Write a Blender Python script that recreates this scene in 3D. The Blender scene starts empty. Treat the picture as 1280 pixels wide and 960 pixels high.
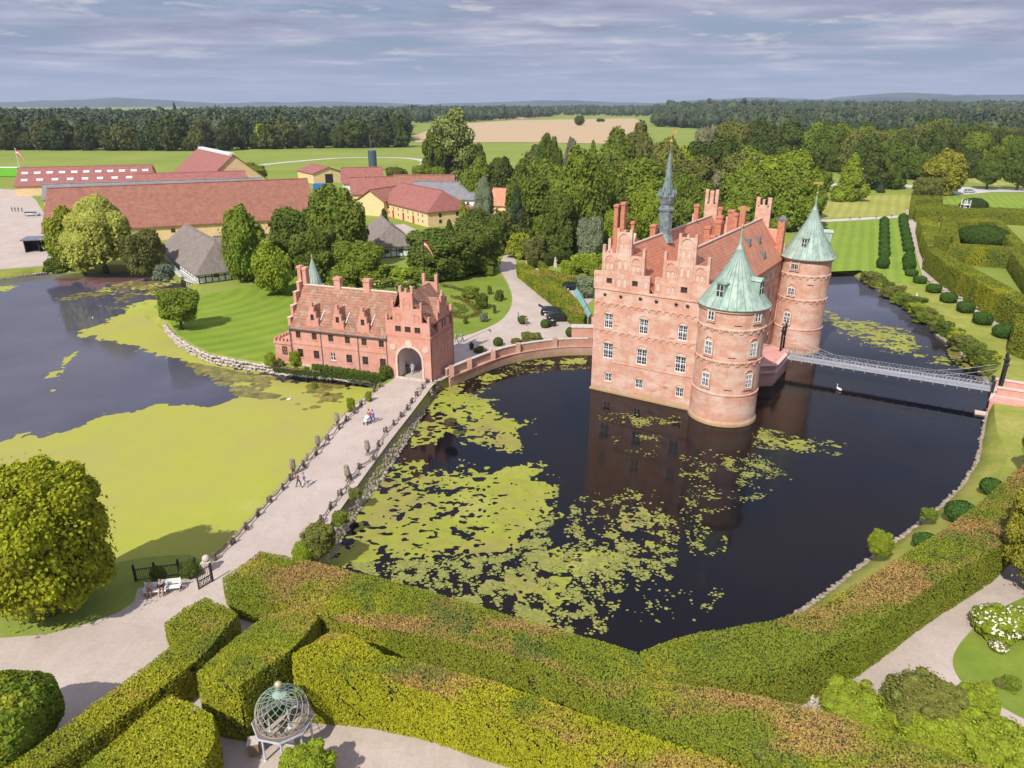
import bpy, math, random
import numpy as np
from mathutils import Vector, Matrix, geometry
random.seed(5); rng = np.random.default_rng(11)
R = math.radians
scn = bpy.context.scene
COL = scn.collection
# ---------------------------------------------------------------- camera (all sizes in metres, ground z = 0, water z = -1.5)
F = 904.0; PITCH = R(21.2); CH = 35.0
cP, sP = math.cos(PITCH), math.sin(PITCH)
WZ = -1.5
cam = bpy.data.objects.new('camera', bpy.data.cameras.new('camera')); COL.objects.link(cam)
cam.location = (0, 0, CH); cam.rotation_euler = (R(90) - PITCH, 0, 0)
cam.data.sensor_width = 36; cam.data.lens = F / 1280 * 36
cam.data.clip_start = 0.5; cam.data.clip_end = 40000
scn.camera = cam

def g(px, py, z=0.0):
    "survey: where a sight line meets the level z"
    u = (px - 640) / F; v = (480 - py) / F
    t = (z - CH) / (-sP + v * cP)
    return (u * t, (cP + v * sP) * t)
def hz(py, gx, gy):
    v = (480 - py) / F
    return (v * gy * cP - gy * sP) / (cP + v * sP) + CH
def fdepth(x, y, z): return y * cP - (z - CH) * sP

# ---------------------------------------------------------------- numpy noise
_perm = rng.random((256, 256))
def vnoise(x, y, off=0):
    x = np.asarray(x, float) + off * 17.3; y = np.asarray(y, float) + off * 9.7
    xi = np.floor(x).astype(int); yi = np.floor(y).astype(int); fx = x - xi; fy = y - yi
    fx = fx * fx * (3 - 2 * fx); fy = fy * fy * (3 - 2 * fy)
    p = lambda a, b: _perm[a & 255, b & 255]
    return (p(xi, yi) * (1 - fx) + p(xi + 1, yi) * fx) * (1 - fy) + (p(xi, yi + 1) * (1 - fx) + p(xi + 1, yi + 1) * fx) * fy
def fbm(x, y, s=1.0, o=4, off=0):
    t = 0; a = 0.5; n = 0
    for k in range(o):
        t = t + a * vnoise(np.asarray(x) / s, np.asarray(y) / s, off + k * 3); n += a; a *= 0.5; s *= 0.5
    return t / n
def inpoly(x, y, poly):
    x = np.asarray(x); y = np.asarray(y); r = np.zeros(x.shape, bool); n = len(poly)
    for i in range(n):
        x0, y0 = poly[i][:2]; x1, y1 = poly[(i + 1) % n][:2]
        if y0 == y1: continue
        c = ((y0 > y) != (y1 > y)) & (x < (x1 - x0) * (y - y0) / (y1 - y0) + x0)
        r ^= c
    return r
def pdist(x, y, poly, closed=True):
    d = np.full(np.shape(x), 1e9); n = len(poly)
    for i in range(n if closed else n - 1):
        ax, ay = poly[i][:2]; bx, by = poly[(i + 1) % n][:2]
        L = (bx - ax) ** 2 + (by - ay) ** 2 + 1e-9
        t = np.clip(((x - ax) * (bx - ax) + (y - ay) * (by - ay)) / L, 0, 1)
        d = np.minimum(d, np.hypot(x - ax - t * (bx - ax), y - ay - t * (by - ay)))
    return d

# ---------------------------------------------------------------- materials
class NT:
    def __init__(s, name):
        s.m = bpy.data.materials.new(name); s.m.use_nodes = True; s.t = s.m.node_tree
        s.b = s.t.nodes['Principled BSDF']; s.out = s.t.nodes['Material Output']
        s.co = s.t.nodes.new('ShaderNodeTexCoord')
    def n(s, ty, **kw):
        o = s.t.nodes.new(ty)
        for k, v in kw.items():
            if k in o.inputs: o.inputs[k].default_value = v
            else: setattr(o, k, v)
        return o
    def l(s, a, b): s.t.links.new(a, b)
    def noise(s, scale, detail=4, rough=.55, vec=None, stretch=None):
        o = s.n('ShaderNodeTexNoise'); o.inputs['Scale'].default_value = scale
        o.inputs['Detail'].default_value = detail; o.inputs['Roughness'].default_value = rough
        src = vec or s.co.outputs['Object']
        if stretch:
            mp = s.n('ShaderNodeMapping'); mp.inputs['Scale'].default_value = stretch
            s.l(src, mp.inputs['Vector']); src = mp.outputs[0]
        s.l(src, o.inputs['Vector']); return o.outputs['Fac']
    def ramp(s, fac, stops, interp='LINEAR'):
        o = s.n('ShaderNodeValToRGB'); cr = o.color_ramp; cr.interpolation = interp
        while len(cr.elements) < len(stops): cr.elements.new(0.5)
        for e, (p, c) in zip(cr.elements, stops):
            e.position = p; e.color = (*c, 1) if len(c) == 3 else c
        s.l(fac, o.inputs[0]); return o.outputs[0]
    def mix(s, fac, a, b, mode='MIX'):
        o = s.n('ShaderNodeMix', data_type='RGBA', blend_type=mode)
        for sock, v in ((o.inputs[0], fac), (o.inputs[6], a), (o.inputs[7], b)):
            if isinstance(v, (int, float)): sock.default_value = v
            elif isinstance(v, tuple): sock.default_value = (*v, 1)
            else: s.l(v, sock)
        return o.outputs[2]
    def math(s, op, a, b=0.5, c=None, clamp=False):
        o = s.n('ShaderNodeMath', operation=op); o.use_clamp = clamp
        for i, v in enumerate((a, b, c)):
            if v is None: continue
            if isinstance(v, (int, float)): o.inputs[i].default_value = v
            else: s.l(v, o.inputs[i])
        return o.outputs[0]
    def bump(s, h, dist=.05, strength=.6):
        o = s.n('ShaderNodeBump'); o.inputs['Distance'].default_value = dist; o.inputs['Strength'].default_value = strength
        s.l(h, o.inputs['Height']); s.l(o.outputs[0], s.b.inputs['Normal'])
    def col(s, c, rough=.85, metal=0.0):
        if isinstance(c, tuple): s.b.inputs['Base Color'].default_value = (*c, 1)
        else: s.l(c, s.b.inputs['Base Color'])
        s.b.inputs['Roughness'].default_value = rough; s.b.inputs['Metallic'].default_value = metal
        return s.m
def simple(name, c, rough=.8, metal=0.0, var=.15, scale=3.0):
    t = NT(name); a = tuple(x * (1 - var) for x in c); b = tuple(min(1, x * (1 + var)) for x in c)
    f = t.noise(scale, 5); m = t.col(t.ramp(f, [(.3, a), (.7, b)]), rough, metal); return m

def m_brick(name, base, light, pale=.5, dark=None, orange=(.50, .21, .08)):
    t = NT(name); dark = dark or tuple(x * .84 for x in base)
    f = t.noise(.9, 6, .65); c = t.ramp(f, [(.3, dark), (.5, base), (.72, tuple(x * 1.15 for x in base))]); f9 = t.noise(1.6, 6, .75, stretch=(1.6, 1.6, .25)); c = t.mix(t.ramp(f9, [(.54, (0, 0, 0)), (.72, (.5,) * 3)]), c, tuple(x * .62 for x in base))
    p = t.noise(.38, 7, .7, stretch=(1, 1, 1.9)); pf = t.ramp(p, [(.44, (0, 0, 0)), (.60, (pale,) * 3)])
    c = t.mix(pf, c, light)
    o = t.noise(.5, 4, .6, stretch=(1.3, 1.3, .35)); of = t.ramp(o, [(.58, (0, 0, 0)), (.70, (.45,) * 3)])
    c = t.mix(of, c, orange)
    sp = t.noise(5.5, 3, .8); c = t.mix(t.ramp(sp, [(.55, (0, 0, 0)), (.75, (.5,) * 3)]), c, tuple(x * .6 for x in base))
    w = t.n('ShaderNodeTexWave', wave_type='BANDS', bands_direction='Z', wave_profile='SAW'); w.inputs['Scale'].default_value = 2.6; w.inputs['Distortion'].default_value = .3
    t.l(t.co.outputs['Object'], w.inputs['Vector'])
    c = t.mix(t.ramp(w.outputs['Fac'], [(.80, (0, 0, 0)), (.98, (.22,) * 3)]), c, tuple(x * 1.15 for x in light))
    # algae / damp low course just over the water
    sep = t.n('ShaderNodeSeparateXYZ'); t.l(t.co.outputs['Object'], sep.inputs[0])
    zz = t.math('ADD', sep.outputs[2], t.math('MULTIPLY', t.noise(1.3, 4), .9))
    c = t.mix(t.ramp(t.math('MULTIPLY_ADD', zz, .25, .5), [(.30, (.75,) * 3), (.43, (0, 0, 0))]), c, (.36, .27, .12))
    t.bump(sp, .03, .6); return t.col(c, .9)
def m_tiles(name, base, dark, moss, mossamt, rowscale=3.0):
    t = NT(name)
    f = t.noise(.7, 5, .6); c = t.ramp(f, [(.3, dark), (.55, base), (.75, tuple(min(1, x * 1.25) for x in base))])
    v = t.n('ShaderNodeTexVoronoi'); v.inputs['Scale'].default_value = 2.2; t.l(t.co.outputs['Object'], v.inputs['Vector'])
    sepv = t.n('ShaderNodeSeparateXYZ'); t.l(v.outputs['Color'], sepv.inputs[0])
    c = t.mix(t.math('MULTIPLY', sepv.outputs[0], .35), c, dark)
    m = t.noise(1.1, 7, .75); c = t.mix(t.ramp(m, [(.5, (0, 0, 0)), (.62, (mossamt,) * 3)]), c, moss)
    m2 = t.noise(3.6, 5, .8); c = t.mix(t.ramp(m2, [(.56, (0, 0, 0)), (.68, (mossamt * .8,) * 3)]), c, tuple(min(1, x * 1.3 + .05) for x in moss)); m3 = t.noise(2.7, 4, .8, stretch=(1, 1, .5)); c = t.mix(t.ramp(m3, [(.57, (0, 0, 0)), (.7, (mossamt * .7,) * 3)]), c, tuple(x * .55 for x in dark))
    w = t.n('ShaderNodeTexWave', wave_type='BANDS', bands_direction='Z', wave_profile='SAW'); w.inputs['Scale'].default_value = rowscale * .32; w.inputs['Distortion'].default_value = .15
    t.l(t.co.outputs['Object'], w.inputs['Vector'])
    c = t.mix(t.ramp(w.outputs['Fac'], [(.75, (0, 0, 0)), (.97, (.55,) * 3)]), c, tuple(x * .45 for x in dark))
    t.bump(w.outputs['Fac'], .06, .7); return t.col(c, .8)

M = {}
M['brick'] = m_brick('castle_brick', (.59, .305, .21), (.69, .53, .43), .7)
M['brick2'] = m_brick('gatehouse_brick', (.58, .265, .195), (.68, .42, .34), .45, orange=(.58, .26, .18))
M['brick3'] = m_brick('wall_brick', (.46, .24, .17), (.52, .40, .32), .5)
M['brickpink'] = m_brick('pier_brick', (.60, .28, .23), (.62, .45, .38), .25)
M['redbrick'] = simple('chimney_brick', (.50, .20, .12), .9, var=.25)
M['trim'] = simple('pale_plaster', (.62, .48, .40), .85, var=.15)
M['stone'] = simple('stone', (.52, .46, .40), .9, var=.25)
M['tileo'] = m_tiles('orange_tiles', (.64, .26, .15), (.50, .18, .10), (.50, .38, .28), .35)
M['tilem'] = m_tiles('mossy_tiles', (.37, .155, .095), (.23, .11, .075), (.36, .30, .20), .8)
M['tilef'] = m_tiles('farm_tiles', (.33, .125, .08), (.23, .09, .06), (.34, .20, .13), .45)
M['tiler'] = m_tiles('red_tiles', (.34, .12, .095), (.26, .09, .075), (.33, .18, .14), .35)
M['tileg'] = m_tiles('grey_slates', (.22, .22, .24), (.17, .17, .18), (.27, .25, .24), .4)
M['thatch'] = (lambda t: (t.bump(t.noise(6, 4), .1, .8), t.col(t.ramp(t.noise(1.2, 6, .7, stretch=(1, 1, .4)), [(.3, (.15, .12, .10)), (.7, (.27, .23, .20))]), .95))[1])(NT('thatch'))
def m_copper():
    t = NT('green_copper')
    f = t.noise(1.4, 5, .6, stretch=(1, 1, .22)); c = t.ramp(f, [(.28, (.17, .24, .20)), (.45, (.27, .37, .30)), (.62, (.38, .48, .39)), (.8, (.29, .40, .33))])
    s2 = t.noise(3.2, 3, .7, stretch=(1, 1, .12)); c = t.mix(t.ramp(s2, [(.6, (0, 0, 0)), (.75, (.55,) * 3)]), c, (.14, .17, .16))
    return t.col(c, .6)
M['copper'] = m_copper()
M['copperd'] = simple('dark_copper', (.17, .215, .215), .5, var=.45, scale=2)
M['lead'] = simple('lead_grey', (.16, .17, .19), .5)
M['black'] = simple('black_iron', (.02, .02, .022), .5)
M['white'] = simple('white_paint', (.78, .77, .74), .6, var=.06)
M['cream'] = simple('cream_frame', (.62, .56, .48), .7, var=.1)
M['greyw'] = simple('grey_white_paint', (.55, .56, .58), .6, var=.1)
M['glass'] = simple('window_glass', (.035, .035, .045), .12, var=.3)
M['brownwin'] = simple('brown_frame', (.10, .055, .04), .6)
M['yellow'] = simple('yellow_plaster', (.76, .55, .29), .9, var=.09, scale=.8)
M['redpaint'] = simple('red_paint', (.45, .04, .03), .6)
M['gold'] = simple('gilding', (.75, .52, .18), .35, .7); M['ballgold'] = simple('worn_gilding', (.75, .62, .42), .3, .6)
M['niche'] = simple('blind_niche_plaster', (.68, .47, .38), .9, var=.12)
M['bark'] = simple('bark', (.11, .085, .065), .95, var=.3)
M['wood'] = simple('timber', (.25, .17, .11), .85)
M['dark'] = simple('dark_inside', (.02, .018, .016), .9)
M['skylight'] = simple('skylight', (.75, .76, .78), .4, var=.05)
M['bluegrey'] = simple('blue_grey_silo', (.07, .10, .14), .5)
M['rail'] = simple('bridge_grey', (.36, .37, .40), .6, var=.12); M['slate'] = simple('gazebo_slate', (.16, .14, .14), .8)

def m_leaf(name, spread=.35, trans=.25):
    "leaf colour comes from each plant's own colour, leaf by leaf a little different"
    t = NT(name)
    oi = t.n('ShaderNodeObjectInfo'); ge = t.n('ShaderNodeNewGeometry')
    r = ge.outputs['Random Per Island']
    hsv = t.n('ShaderNodeHueSaturation'); t.l(oi.outputs['Color'], hsv.inputs['Color'])
    t.l(t.math('MULTIPLY_ADD', r, .05, .475), hsv.inputs['Hue'])
    t.l(t.math('MULTIPLY_ADD', r, spread * 2, 1.08 - spread), hsv.inputs['Value'])
    big = t.noise(.35, 3, .6, vec=ge.outputs['Position'])
    c = t.mix(t.ramp(big, [(.35, (.0,) * 3), (.7, (.3,) * 3)]), hsv.outputs[0], (.22, .20, .03), 'MIX')
    t.col(c, .7); t.b.inputs['Specular IOR Level'].default_value = .12
    tr = t.n('ShaderNodeBsdfTranslucent'); t.l(c, tr.inputs[0])
    mx = t.n('ShaderNodeMixShader'); mx.inputs[0].default_value = trans
    t.l(t.b.outputs[0], mx.inputs[1]); t.l(tr.outputs[0], mx.inputs[2]); t.l(mx.outputs[0], t.out.inputs[0])
    return t.m
M['leaf'] = m_leaf('leaves')
def m_hedge():
    t = NT('hedge_leaves'); ge = t.n('ShaderNodeNewGeometry'); r = ge.outputs['Random Per Island']
    oi = t.n('ShaderNodeObjectInfo')
    at = t.n('ShaderNodeAttribute', attribute_name='tint'); sp = t.n('ShaderNodeSeparateXYZ'); t.l(at.outputs['Vector'], sp.inputs[0])
    c = t.mix(sp.outputs[0], oi.outputs['Color'], (.40, .375, .018))     # yellow young growth
    c = t.mix(sp.outputs[1], c, (.47, .235, .105))                    # scorched red-brown shoots
    c = t.mix(sp.outputs[2], c, (.105, .165, .028))                   # deep green
    hsv = t.n('ShaderNodeHueSaturation'); t.l(c, hsv.inputs['Color'])
    t.l(t.math('MULTIPLY_ADD', r, .56, .72), hsv.inputs['Value']); t.l(t.math('MULTIPLY_ADD', r, .05, .475), hsv.inputs['Hue'])
    t.l(hsv.outputs[0], t.b.inputs['Base Color']); t.b.inputs['Roughness'].default_value = .7; t.b.inputs['Specular IOR Level'].default_value = .12
    tr = t.n('ShaderNodeBsdfTranslucent'); t.l(hsv.outputs[0], tr.inputs[0])
    mx = t.n('ShaderNodeMixShader'); mx.inputs[0].default_value = .2
    t.l(t.b.outputs[0], mx.inputs[1]); t.l(tr.outputs[0], mx.inputs[2]); t.l(mx.outputs[0], t.out.inputs[0])
    return t.m
M['hedge'] = m_hedge()
def m_grass(name, a, b, c3, scale=.05, stripes=None):
    t = NT(name)
    f = t.noise(scale, 8, .62); c = t.ramp(f, [(.32, a), (.5, b), (.68, c3)])
    f2 = t.noise(1.5, 6, .7); c = t.mix(t.ramp(f2, [(.35, (.0,) * 3), (.75, (.4,) * 3)]), c, tuple(x * .55 for x in b)); f5 = t.noise(.22, 6, .7); c = t.mix(t.ramp(f5, [(.5, (0, 0, 0)), (.75, (.45,) * 3)]), c, (.30, .28, .08))
    if stripes:
        kind, sc, rot, orig = stripes
        mp = t.n('ShaderNodeMapping'); mp.inputs['Location'].default_value = orig; mp.inputs['Rotation'].default_value = (0, 0, rot)
        t.l(t.co.outputs['Object'], mp.inputs[0])
        w = t.n('ShaderNodeTexWave', wave_type=kind); w.inputs['Scale'].default_value = sc; w.inputs['Distortion'].default_value = 1.2; w.inputs['Detail'].default_value = 2; w.inputs['Detail Scale'].default_value = .3
        if kind == 'RINGS': w.rings_direction = 'Z'
        t.l(mp.outputs[0], w.inputs['Vector'])
        c = t.mix(t.math('MULTIPLY', t.ramp(w.outputs['Fac'], [(.2, (0, 0, 0)), (.8, (.45,) * 3)]), t.noise(.06, 4)), c, tuple(x * 1.4 for x in c3))
    t.b.inputs['Specular IOR Level'].default_value = .1; t.bump(f2, .1, .4); return t.col(c, .95)
M['rockl'] = (lambda t: t.col(t.ramp(t.noise(1.6, 6, .7), [(.3, (.26, .22, .18)), (.5, (.46, .40, .34)), (.7, (.58, .52, .46))]), .9))(NT('pale_rock'))
M['grass'] = m_grass('meadow_grass', (.19, .255, .045), (.23, .29, .05), (.29, .31, .07), .02)
M['bank'] = m_grass('bank_grass', (.20, .24, .045), (.28, .30, .055), (.38, .35, .10), .25)
M['lawn'] = m_grass('lawn', (.15, .225, .028), (.18, .25, .032), (.22, .28, .04), .1)
def m_gravel(name, a, b):
    t = NT(name); f = t.noise(.18, 7, .6); c = t.ramp(f, [(.3, a), (.7, b)])
    f2 = t.noise(4, 5, .8); c = t.mix(t.ramp(f2, [(.4, (0, 0, 0)), (.75, (.5,) * 3)]), c, tuple(x * .68 for x in a)); f7 = t.noise(.6, 6, .75); c = t.mix(t.ramp(f7, [(.48, (0, 0, 0)), (.7, (.5,) * 3)]), c, tuple(x * .80 for x in a))
    f3 = t.noise(.5, 5, .6, stretch=(1, .25, 1)); c = t.mix(t.ramp(f3, [(.5, (0, 0, 0)), (.8, (.3,) * 3)]), c, tuple(min(1, x * 1.25) for x in b))
    t.bump(f2, .03, .4); return t.col(c, .95)
M['gravel'] = m_gravel('gravel', (.43, .35, .29), (.53, .445, .38))
M['wheat'] = m_gravel('stubble', (.46, .32, .17), (.54, .39, .22))
M['road'] = m_gravel('pale_road', (.48, .46, .42), (.6, .57, .52))
M['earth'] = simple('earth', (.12, .09, .06), .95, var=.4, scale=2)
M['rock'] = (lambda t: t.col(t.ramp(t.noise(1.6, 6, .7), [(.3, (.13, .11, .07)), (.48, (.27, .22, .16)), (.62, (.38, .32, .27)), (.75, (.20, .21, .08))]), .9))(NT('rock'))

# ---------------------------------------------------------------- mesh building
class MB:
    def __init__(s): s.v = []; s.f = []; s.m = []; s.cur = 0
    def add(s, vs, fs):
        n = len(s.v); s.v += [tuple(p) for p in vs]; s.f += [tuple(i + n for i in f) for f in fs]; s.m += [s.cur] * len(fs)
    def box(s, x0, x1, y0, y1, z0, z1):
        s.add([(x, y, z) for z in (z0, z1) for x, y in ((x0, y0), (x1, y0), (x1, y1), (x0, y1))],
              [(3, 2, 1, 0), (4, 5, 6, 7), (0, 1, 5, 4), (1, 2, 6, 5), (2, 3, 7, 6), (3, 0, 4, 7)])
    def prism(s, poly, z0, z1):
        n = len(poly)
        s.add([(x, y, z0) for x, y in poly] + [(x, y, z1) for x, y in poly],
              [tuple(range(n))[::-1], tuple(range(n, 2 * n))] + [(i, (i + 1) % n, n + (i + 1) % n, n + i) for i in range(n)])
    def prismy(s, poly, y0, y1):
        n = len(poly)
        s.add([(x, y0, z) for x, z in poly] + [(x, y1, z) for x, z in poly],
              [tuple(range(n)), tuple(range(n, 2 * n))[::-1]] + [((i + 1) % n, i, n + i, n + (i + 1) % n) for i in range(n)])
    def prismx(s, poly, x0, x1):
        n = len(poly)
        s.add([(x0, y, z) for y, z in poly] + [(x1, y, z) for y, z in poly],
              [tuple(range(n))[::-1], tuple(range(n, 2 * n))] + [(i, (i + 1) % n, n + (i + 1) % n, n + i) for i in range(n)])
    def arch(s, x, z, w, y0, y1, t, n=8, deg=180):
        "half ring over an opening w wide whose spring is at height z"
        r0 = w / 2; r1 = r0 + t; a0 = math.pi / 2 + R(deg / 2)
        for i in range(n):
            a = a0 - R(deg) * i / n; b = a0 - R(deg) * (i + 1) / n
            s.prismy([(x + r0 * math.cos(a), z + r0 * math.sin(a)), (x + r0 * math.cos(b), z + r0 * math.sin(b)),
                      (x + r1 * math.cos(b), z + r1 * math.sin(b)), (x + r1 * math.cos(a), z + r1 * math.sin(a))], y0, y1)
    def disc(s, x, z, r, y0, y1, n=14, half=False, sz=1.0):
        N = n; k = math.pi if half else 2 * math.pi
        pts = [(x + r * math.cos(k * i / N), z + r * sz * math.sin(k * i / N)) for i in range(N + (1 if half else 0))]
        s.prismy(pts, y0, y1)
    def lathe(s, prof, cx=0, cy=0, n=24, wob=0):
        base = len(s.v); vs = []
        for r, z in prof:
            for i in range(n):
                a = 2 * math.pi * i / n; vs.append((cx + r * math.cos(a), cy + r * math.sin(a), z))
        fs = []
        for k in range(len(prof) - 1):
            for i in range(n):
                j = (i + 1) % n; fs.append((k * n + i, k * n + j, (k + 1) * n + j, (k + 1) * n + i))
        if prof[0][0] > 1e-4: fs.append(tuple(range(n))[::-1])
        if prof[-1][0] > 1e-4: fs.append(tuple(range((len(prof) - 1) * n, len(prof) * n)))
        s.add(vs, fs)
    def tube(s, pts, r, n=6, r2=None, cap=True):
        P = [Vector(p) for p in pts]; m = len(P); vs = []
        up = Vector((0, 0, 1))
        for i, p in enumerate(P):
            d = (P[min(i + 1, m - 1)] - P[max(i - 1, 0)]).normalized()
            a = d.cross(up)
            if a.length < .05: a = d.cross(Vector((1, 0, 0)))
            a.normalize(); b = d.cross(a)
            rr = r if r2 is None else r + (r2 - r) * i / (m - 1)
            for k in range(n):
                t = 2 * math.pi * k / n; vs.append(tuple(p + a * rr * math.cos(t) + b * rr * math.sin(t)))
        fs = [(i * n + k, i * n + (k + 1) % n, (i + 1) * n + (k + 1) % n, (i + 1) * n + k) for i in range(m - 1) for k in range(n)]
        if cap: fs += [tuple(range(n))[::-1], tuple(range((m - 1) * n, m * n))]
        s.add(vs, fs)
    def ball(s, c, r, n=10, sz=1.0):
        s.lathe([(r * math.sin(math.pi * i / n) + (1e-5 if i in (0, n) else 0), c[2] - r * sz * math.cos(math.pi * i / n)) for i in range(n + 1)], c[0], c[1], n + 2)
    def bar(s, a, b, w, h):
        a = Vector(a); b = Vector(b); d = (b - a).normalized(); up = Vector((0, 0, 1))
        x = d.cross(up)
        if x.length < .05: x = Vector((1, 0, 0))
        x.normalize(); y = x.cross(d)
        vs = [tuple(p + x * w / 2 * i + y * h / 2 * j) for p in (a, b) for i, j in ((-1, -1), (1, -1), (1, 1), (-1, 1))]
        s.add(vs, [(0, 1, 2, 3), (7, 6, 5, 4), (0, 4, 5, 1), (1, 5, 6, 2), (2, 6, 7, 3), (3, 7, 4, 0)])
    def cells(s, xs, zs, occ, y0, y1):
        "wall from a grid of cells; occ(x, z) says where there is masonry; openings get real reveals"
        xs = sorted(set(round(x, 4) for x in xs)); zs = sorted(set(round(z, 4) for z in zs))
        o = {(i, k): occ((xs[i] + xs[i + 1]) / 2, (zs[k] + zs[k + 1]) / 2) for i in range(len(xs) - 1) for k in range(len(zs) - 1)}
        for (i, k), v in o.items():
            if not v: continue
            a, b, c, d = xs[i], xs[i + 1], zs[k], zs[k + 1]
            s.add([(a, y0, c), (b, y0, c), (b, y0, d), (a, y0, d)], [(0, 1, 2, 3)])
            s.add([(a, y1, c), (b, y1, c), (b, y1, d), (a, y1, d)], [(3, 2, 1, 0)])
            if not o.get((i - 1, k)): s.add([(a, y0, c), (a, y0, d), (a, y1, d), (a, y1, c)], [(0, 1, 2, 3)])
            if not o.get((i + 1, k)): s.add([(b, y0, c), (b, y0, d), (b, y1, d), (b, y1, c)], [(3, 2, 1, 0)])
            if not o.get((i, k - 1)): s.add([(a, y0, c), (b, y0, c), (b, y1, c), (a, y1, c)], [(3, 2, 1, 0)])
            if not o.get((i, k + 1)): s.add([(a, y0, d), (b, y0, d), (b, y1, d), (a, y1, d)], [(0, 1, 2, 3)])
    def mesh(s, name, mats, smooth=False):
        me = bpy.data.meshes.new(name); me.from_pydata(s.v, [], s.f)
        if not isinstance(mats, (list, tuple)): mats = [mats]
        for m in mats: me.materials.append(M[m] if isinstance(m, str) else m)
        if len(mats) > 1: me.polygons.foreach_set('material_index', s.m)
        if smooth: me.polygons.foreach_set('use_smooth', [True] * len(me.polygons))
        me.update(); return me
    def build(s, name, mats, parent=None, smooth=False):
        return link(name, s.mesh(name, mats, smooth), parent)
def link(name, data, parent=None, loc=None, rz=None):
    o = bpy.data.objects.new(name, data); COL.objects.link(o)
    if parent: o.parent = parent
    if loc is not None: o.location = loc
    if rz is not None: o.rotation_euler = (0, 0, rz)
    return o
def tag(o, label=None, cat=None, group=None, kind=None):
    if label: o['label'] = label
    if cat: o['category'] = cat
    if group: o['group'] = group
    if kind: o['kind'] = kind
    return o
def thing(name, loc, label, cat, group=None, rz=0.0):
    o = link(name, None, None, loc, rz); o.empty_display_size = .3
    return tag(o, label, cat, group)
def copy_thing(src, loc, rz, label=None, scale=None):
    c = src.copy(); COL.objects.link(c); c.location = loc; c.rotation_euler = (0, 0, rz)
    if scale: c.scale = scale
    if label: c['label'] = label
    for ch in src.children:
        d = ch.copy(); COL.objects.link(d); d.parent = c
        for gr in ch.children:
            e = gr.copy(); COL.objects.link(e); e.parent = d
    return c
def np_mesh(name, V, Q, mat, tint=None, smooth=False):
    me = bpy.data.meshes.new(name); V = np.asarray(V, np.float32); Q = np.asarray(Q, np.int32); k = Q.shape[1]
    me.vertices.add(len(V)); me.vertices.foreach_set('co', V.ravel())
    me.loops.add(Q.size); me.loops.foreach_set('vertex_index', Q.ravel())
    me.polygons.add(len(Q)); me.polygons.foreach_set('loop_start', np.arange(0, Q.size, k, dtype=np.int32))
    if tint is not None:
        a = me.attributes.new('tint', 'FLOAT_VECTOR', 'POINT'); a.data.foreach_set('vector', np.asarray(tint, np.float32).ravel())
    me.materials.append(M[mat] if isinstance(mat, str) else mat)
    me.update(calc_edges=True)
    if smooth: me.polygons.foreach_set('use_smooth', [True] * len(me.polygons))
    return me
def sheet(name, poly, z, mat, kind='structure'):
    me = bpy.data.meshes.new(name)
    tris = geometry.tessellate_polygon([[Vector((x, y, 0)) for x, y in poly]])
    me.from_pydata([(x, y, z) for x, y in poly], [], [tuple(t) for t in tris])
    me.update()
    nz = [p.normal.z for p in me.polygons]
    if sum(nz) < 0: me.flip_normals()
    me.materials.append(M[mat] if isinstance(mat, str) else mat)
    return tag(link(name, me), kind=kind)
def smoothpoly(pts, it=2, closed=True):
    for _ in range(it):
        n = len(pts); q = []
        rr = range(n) if closed else range(n - 1)
        if not closed: q.append(pts[0])
        for i in rr:
            a = pts[i]; b = pts[(i + 1) % n]
            q.append(tuple(x * .75 + y * .25 for x, y in zip(a, b))); q.append(tuple(x * .25 + y * .75 for x, y in zip(a, b)))
        if not closed: q.append(pts[-1])
        pts = q
    return pts
# ---------------------------------------------------------------- light and sky
SUN_EL = R(46); SDX, SDY = .52, .854           # shadows fall towards (+.52, +.85)
sun = bpy.data.objects.new('sun', bpy.data.lights.new('sun', 'SUN')); COL.objects.link(sun)
sun.data.energy = 5.0; sun.data.angle = R(.6); sun.data.color = (1, .95, .87)
sd = Vector((SDX * math.cos(SUN_EL), SDY * math.cos(SUN_EL), -math.sin(SUN_EL)))
sun.rotation_euler = sd.to_track_quat('-Z', 'Y').to_euler()
world = bpy.data.worlds.new('World'); scn.world = world; world.use_nodes = True
nt = world.node_tree; bg = nt.nodes['Background']
sky = nt.nodes.new('ShaderNodeTexSky'); sky.sky_type = 'NISHITA'; sky.sun_disc = False
sky.sun_elevation = SUN_EL; sky.sun_rotation = math.atan2(-SDX, -SDY); sky.air_density = 1.3; sky.dust_density = 2.0; sky.ozone_density = 2
tc = nt.nodes.new('ShaderNodeTexCoord'); sep = nt.nodes.new('ShaderNodeSeparateXYZ'); nt.links.new(tc.outputs['Generated'], sep.inputs[0])
def wm(op, a, b, c=None):
    o = nt.nodes.new('ShaderNodeMath'); o.operation = op
    for i, v in enumerate((a, b, c)):
        if v is None: continue
        if isinstance(v, (int, float)): o.inputs[i].default_value = v
        else: nt.links.new(v, o.inputs[i])
    return o.outputs[0]
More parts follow.
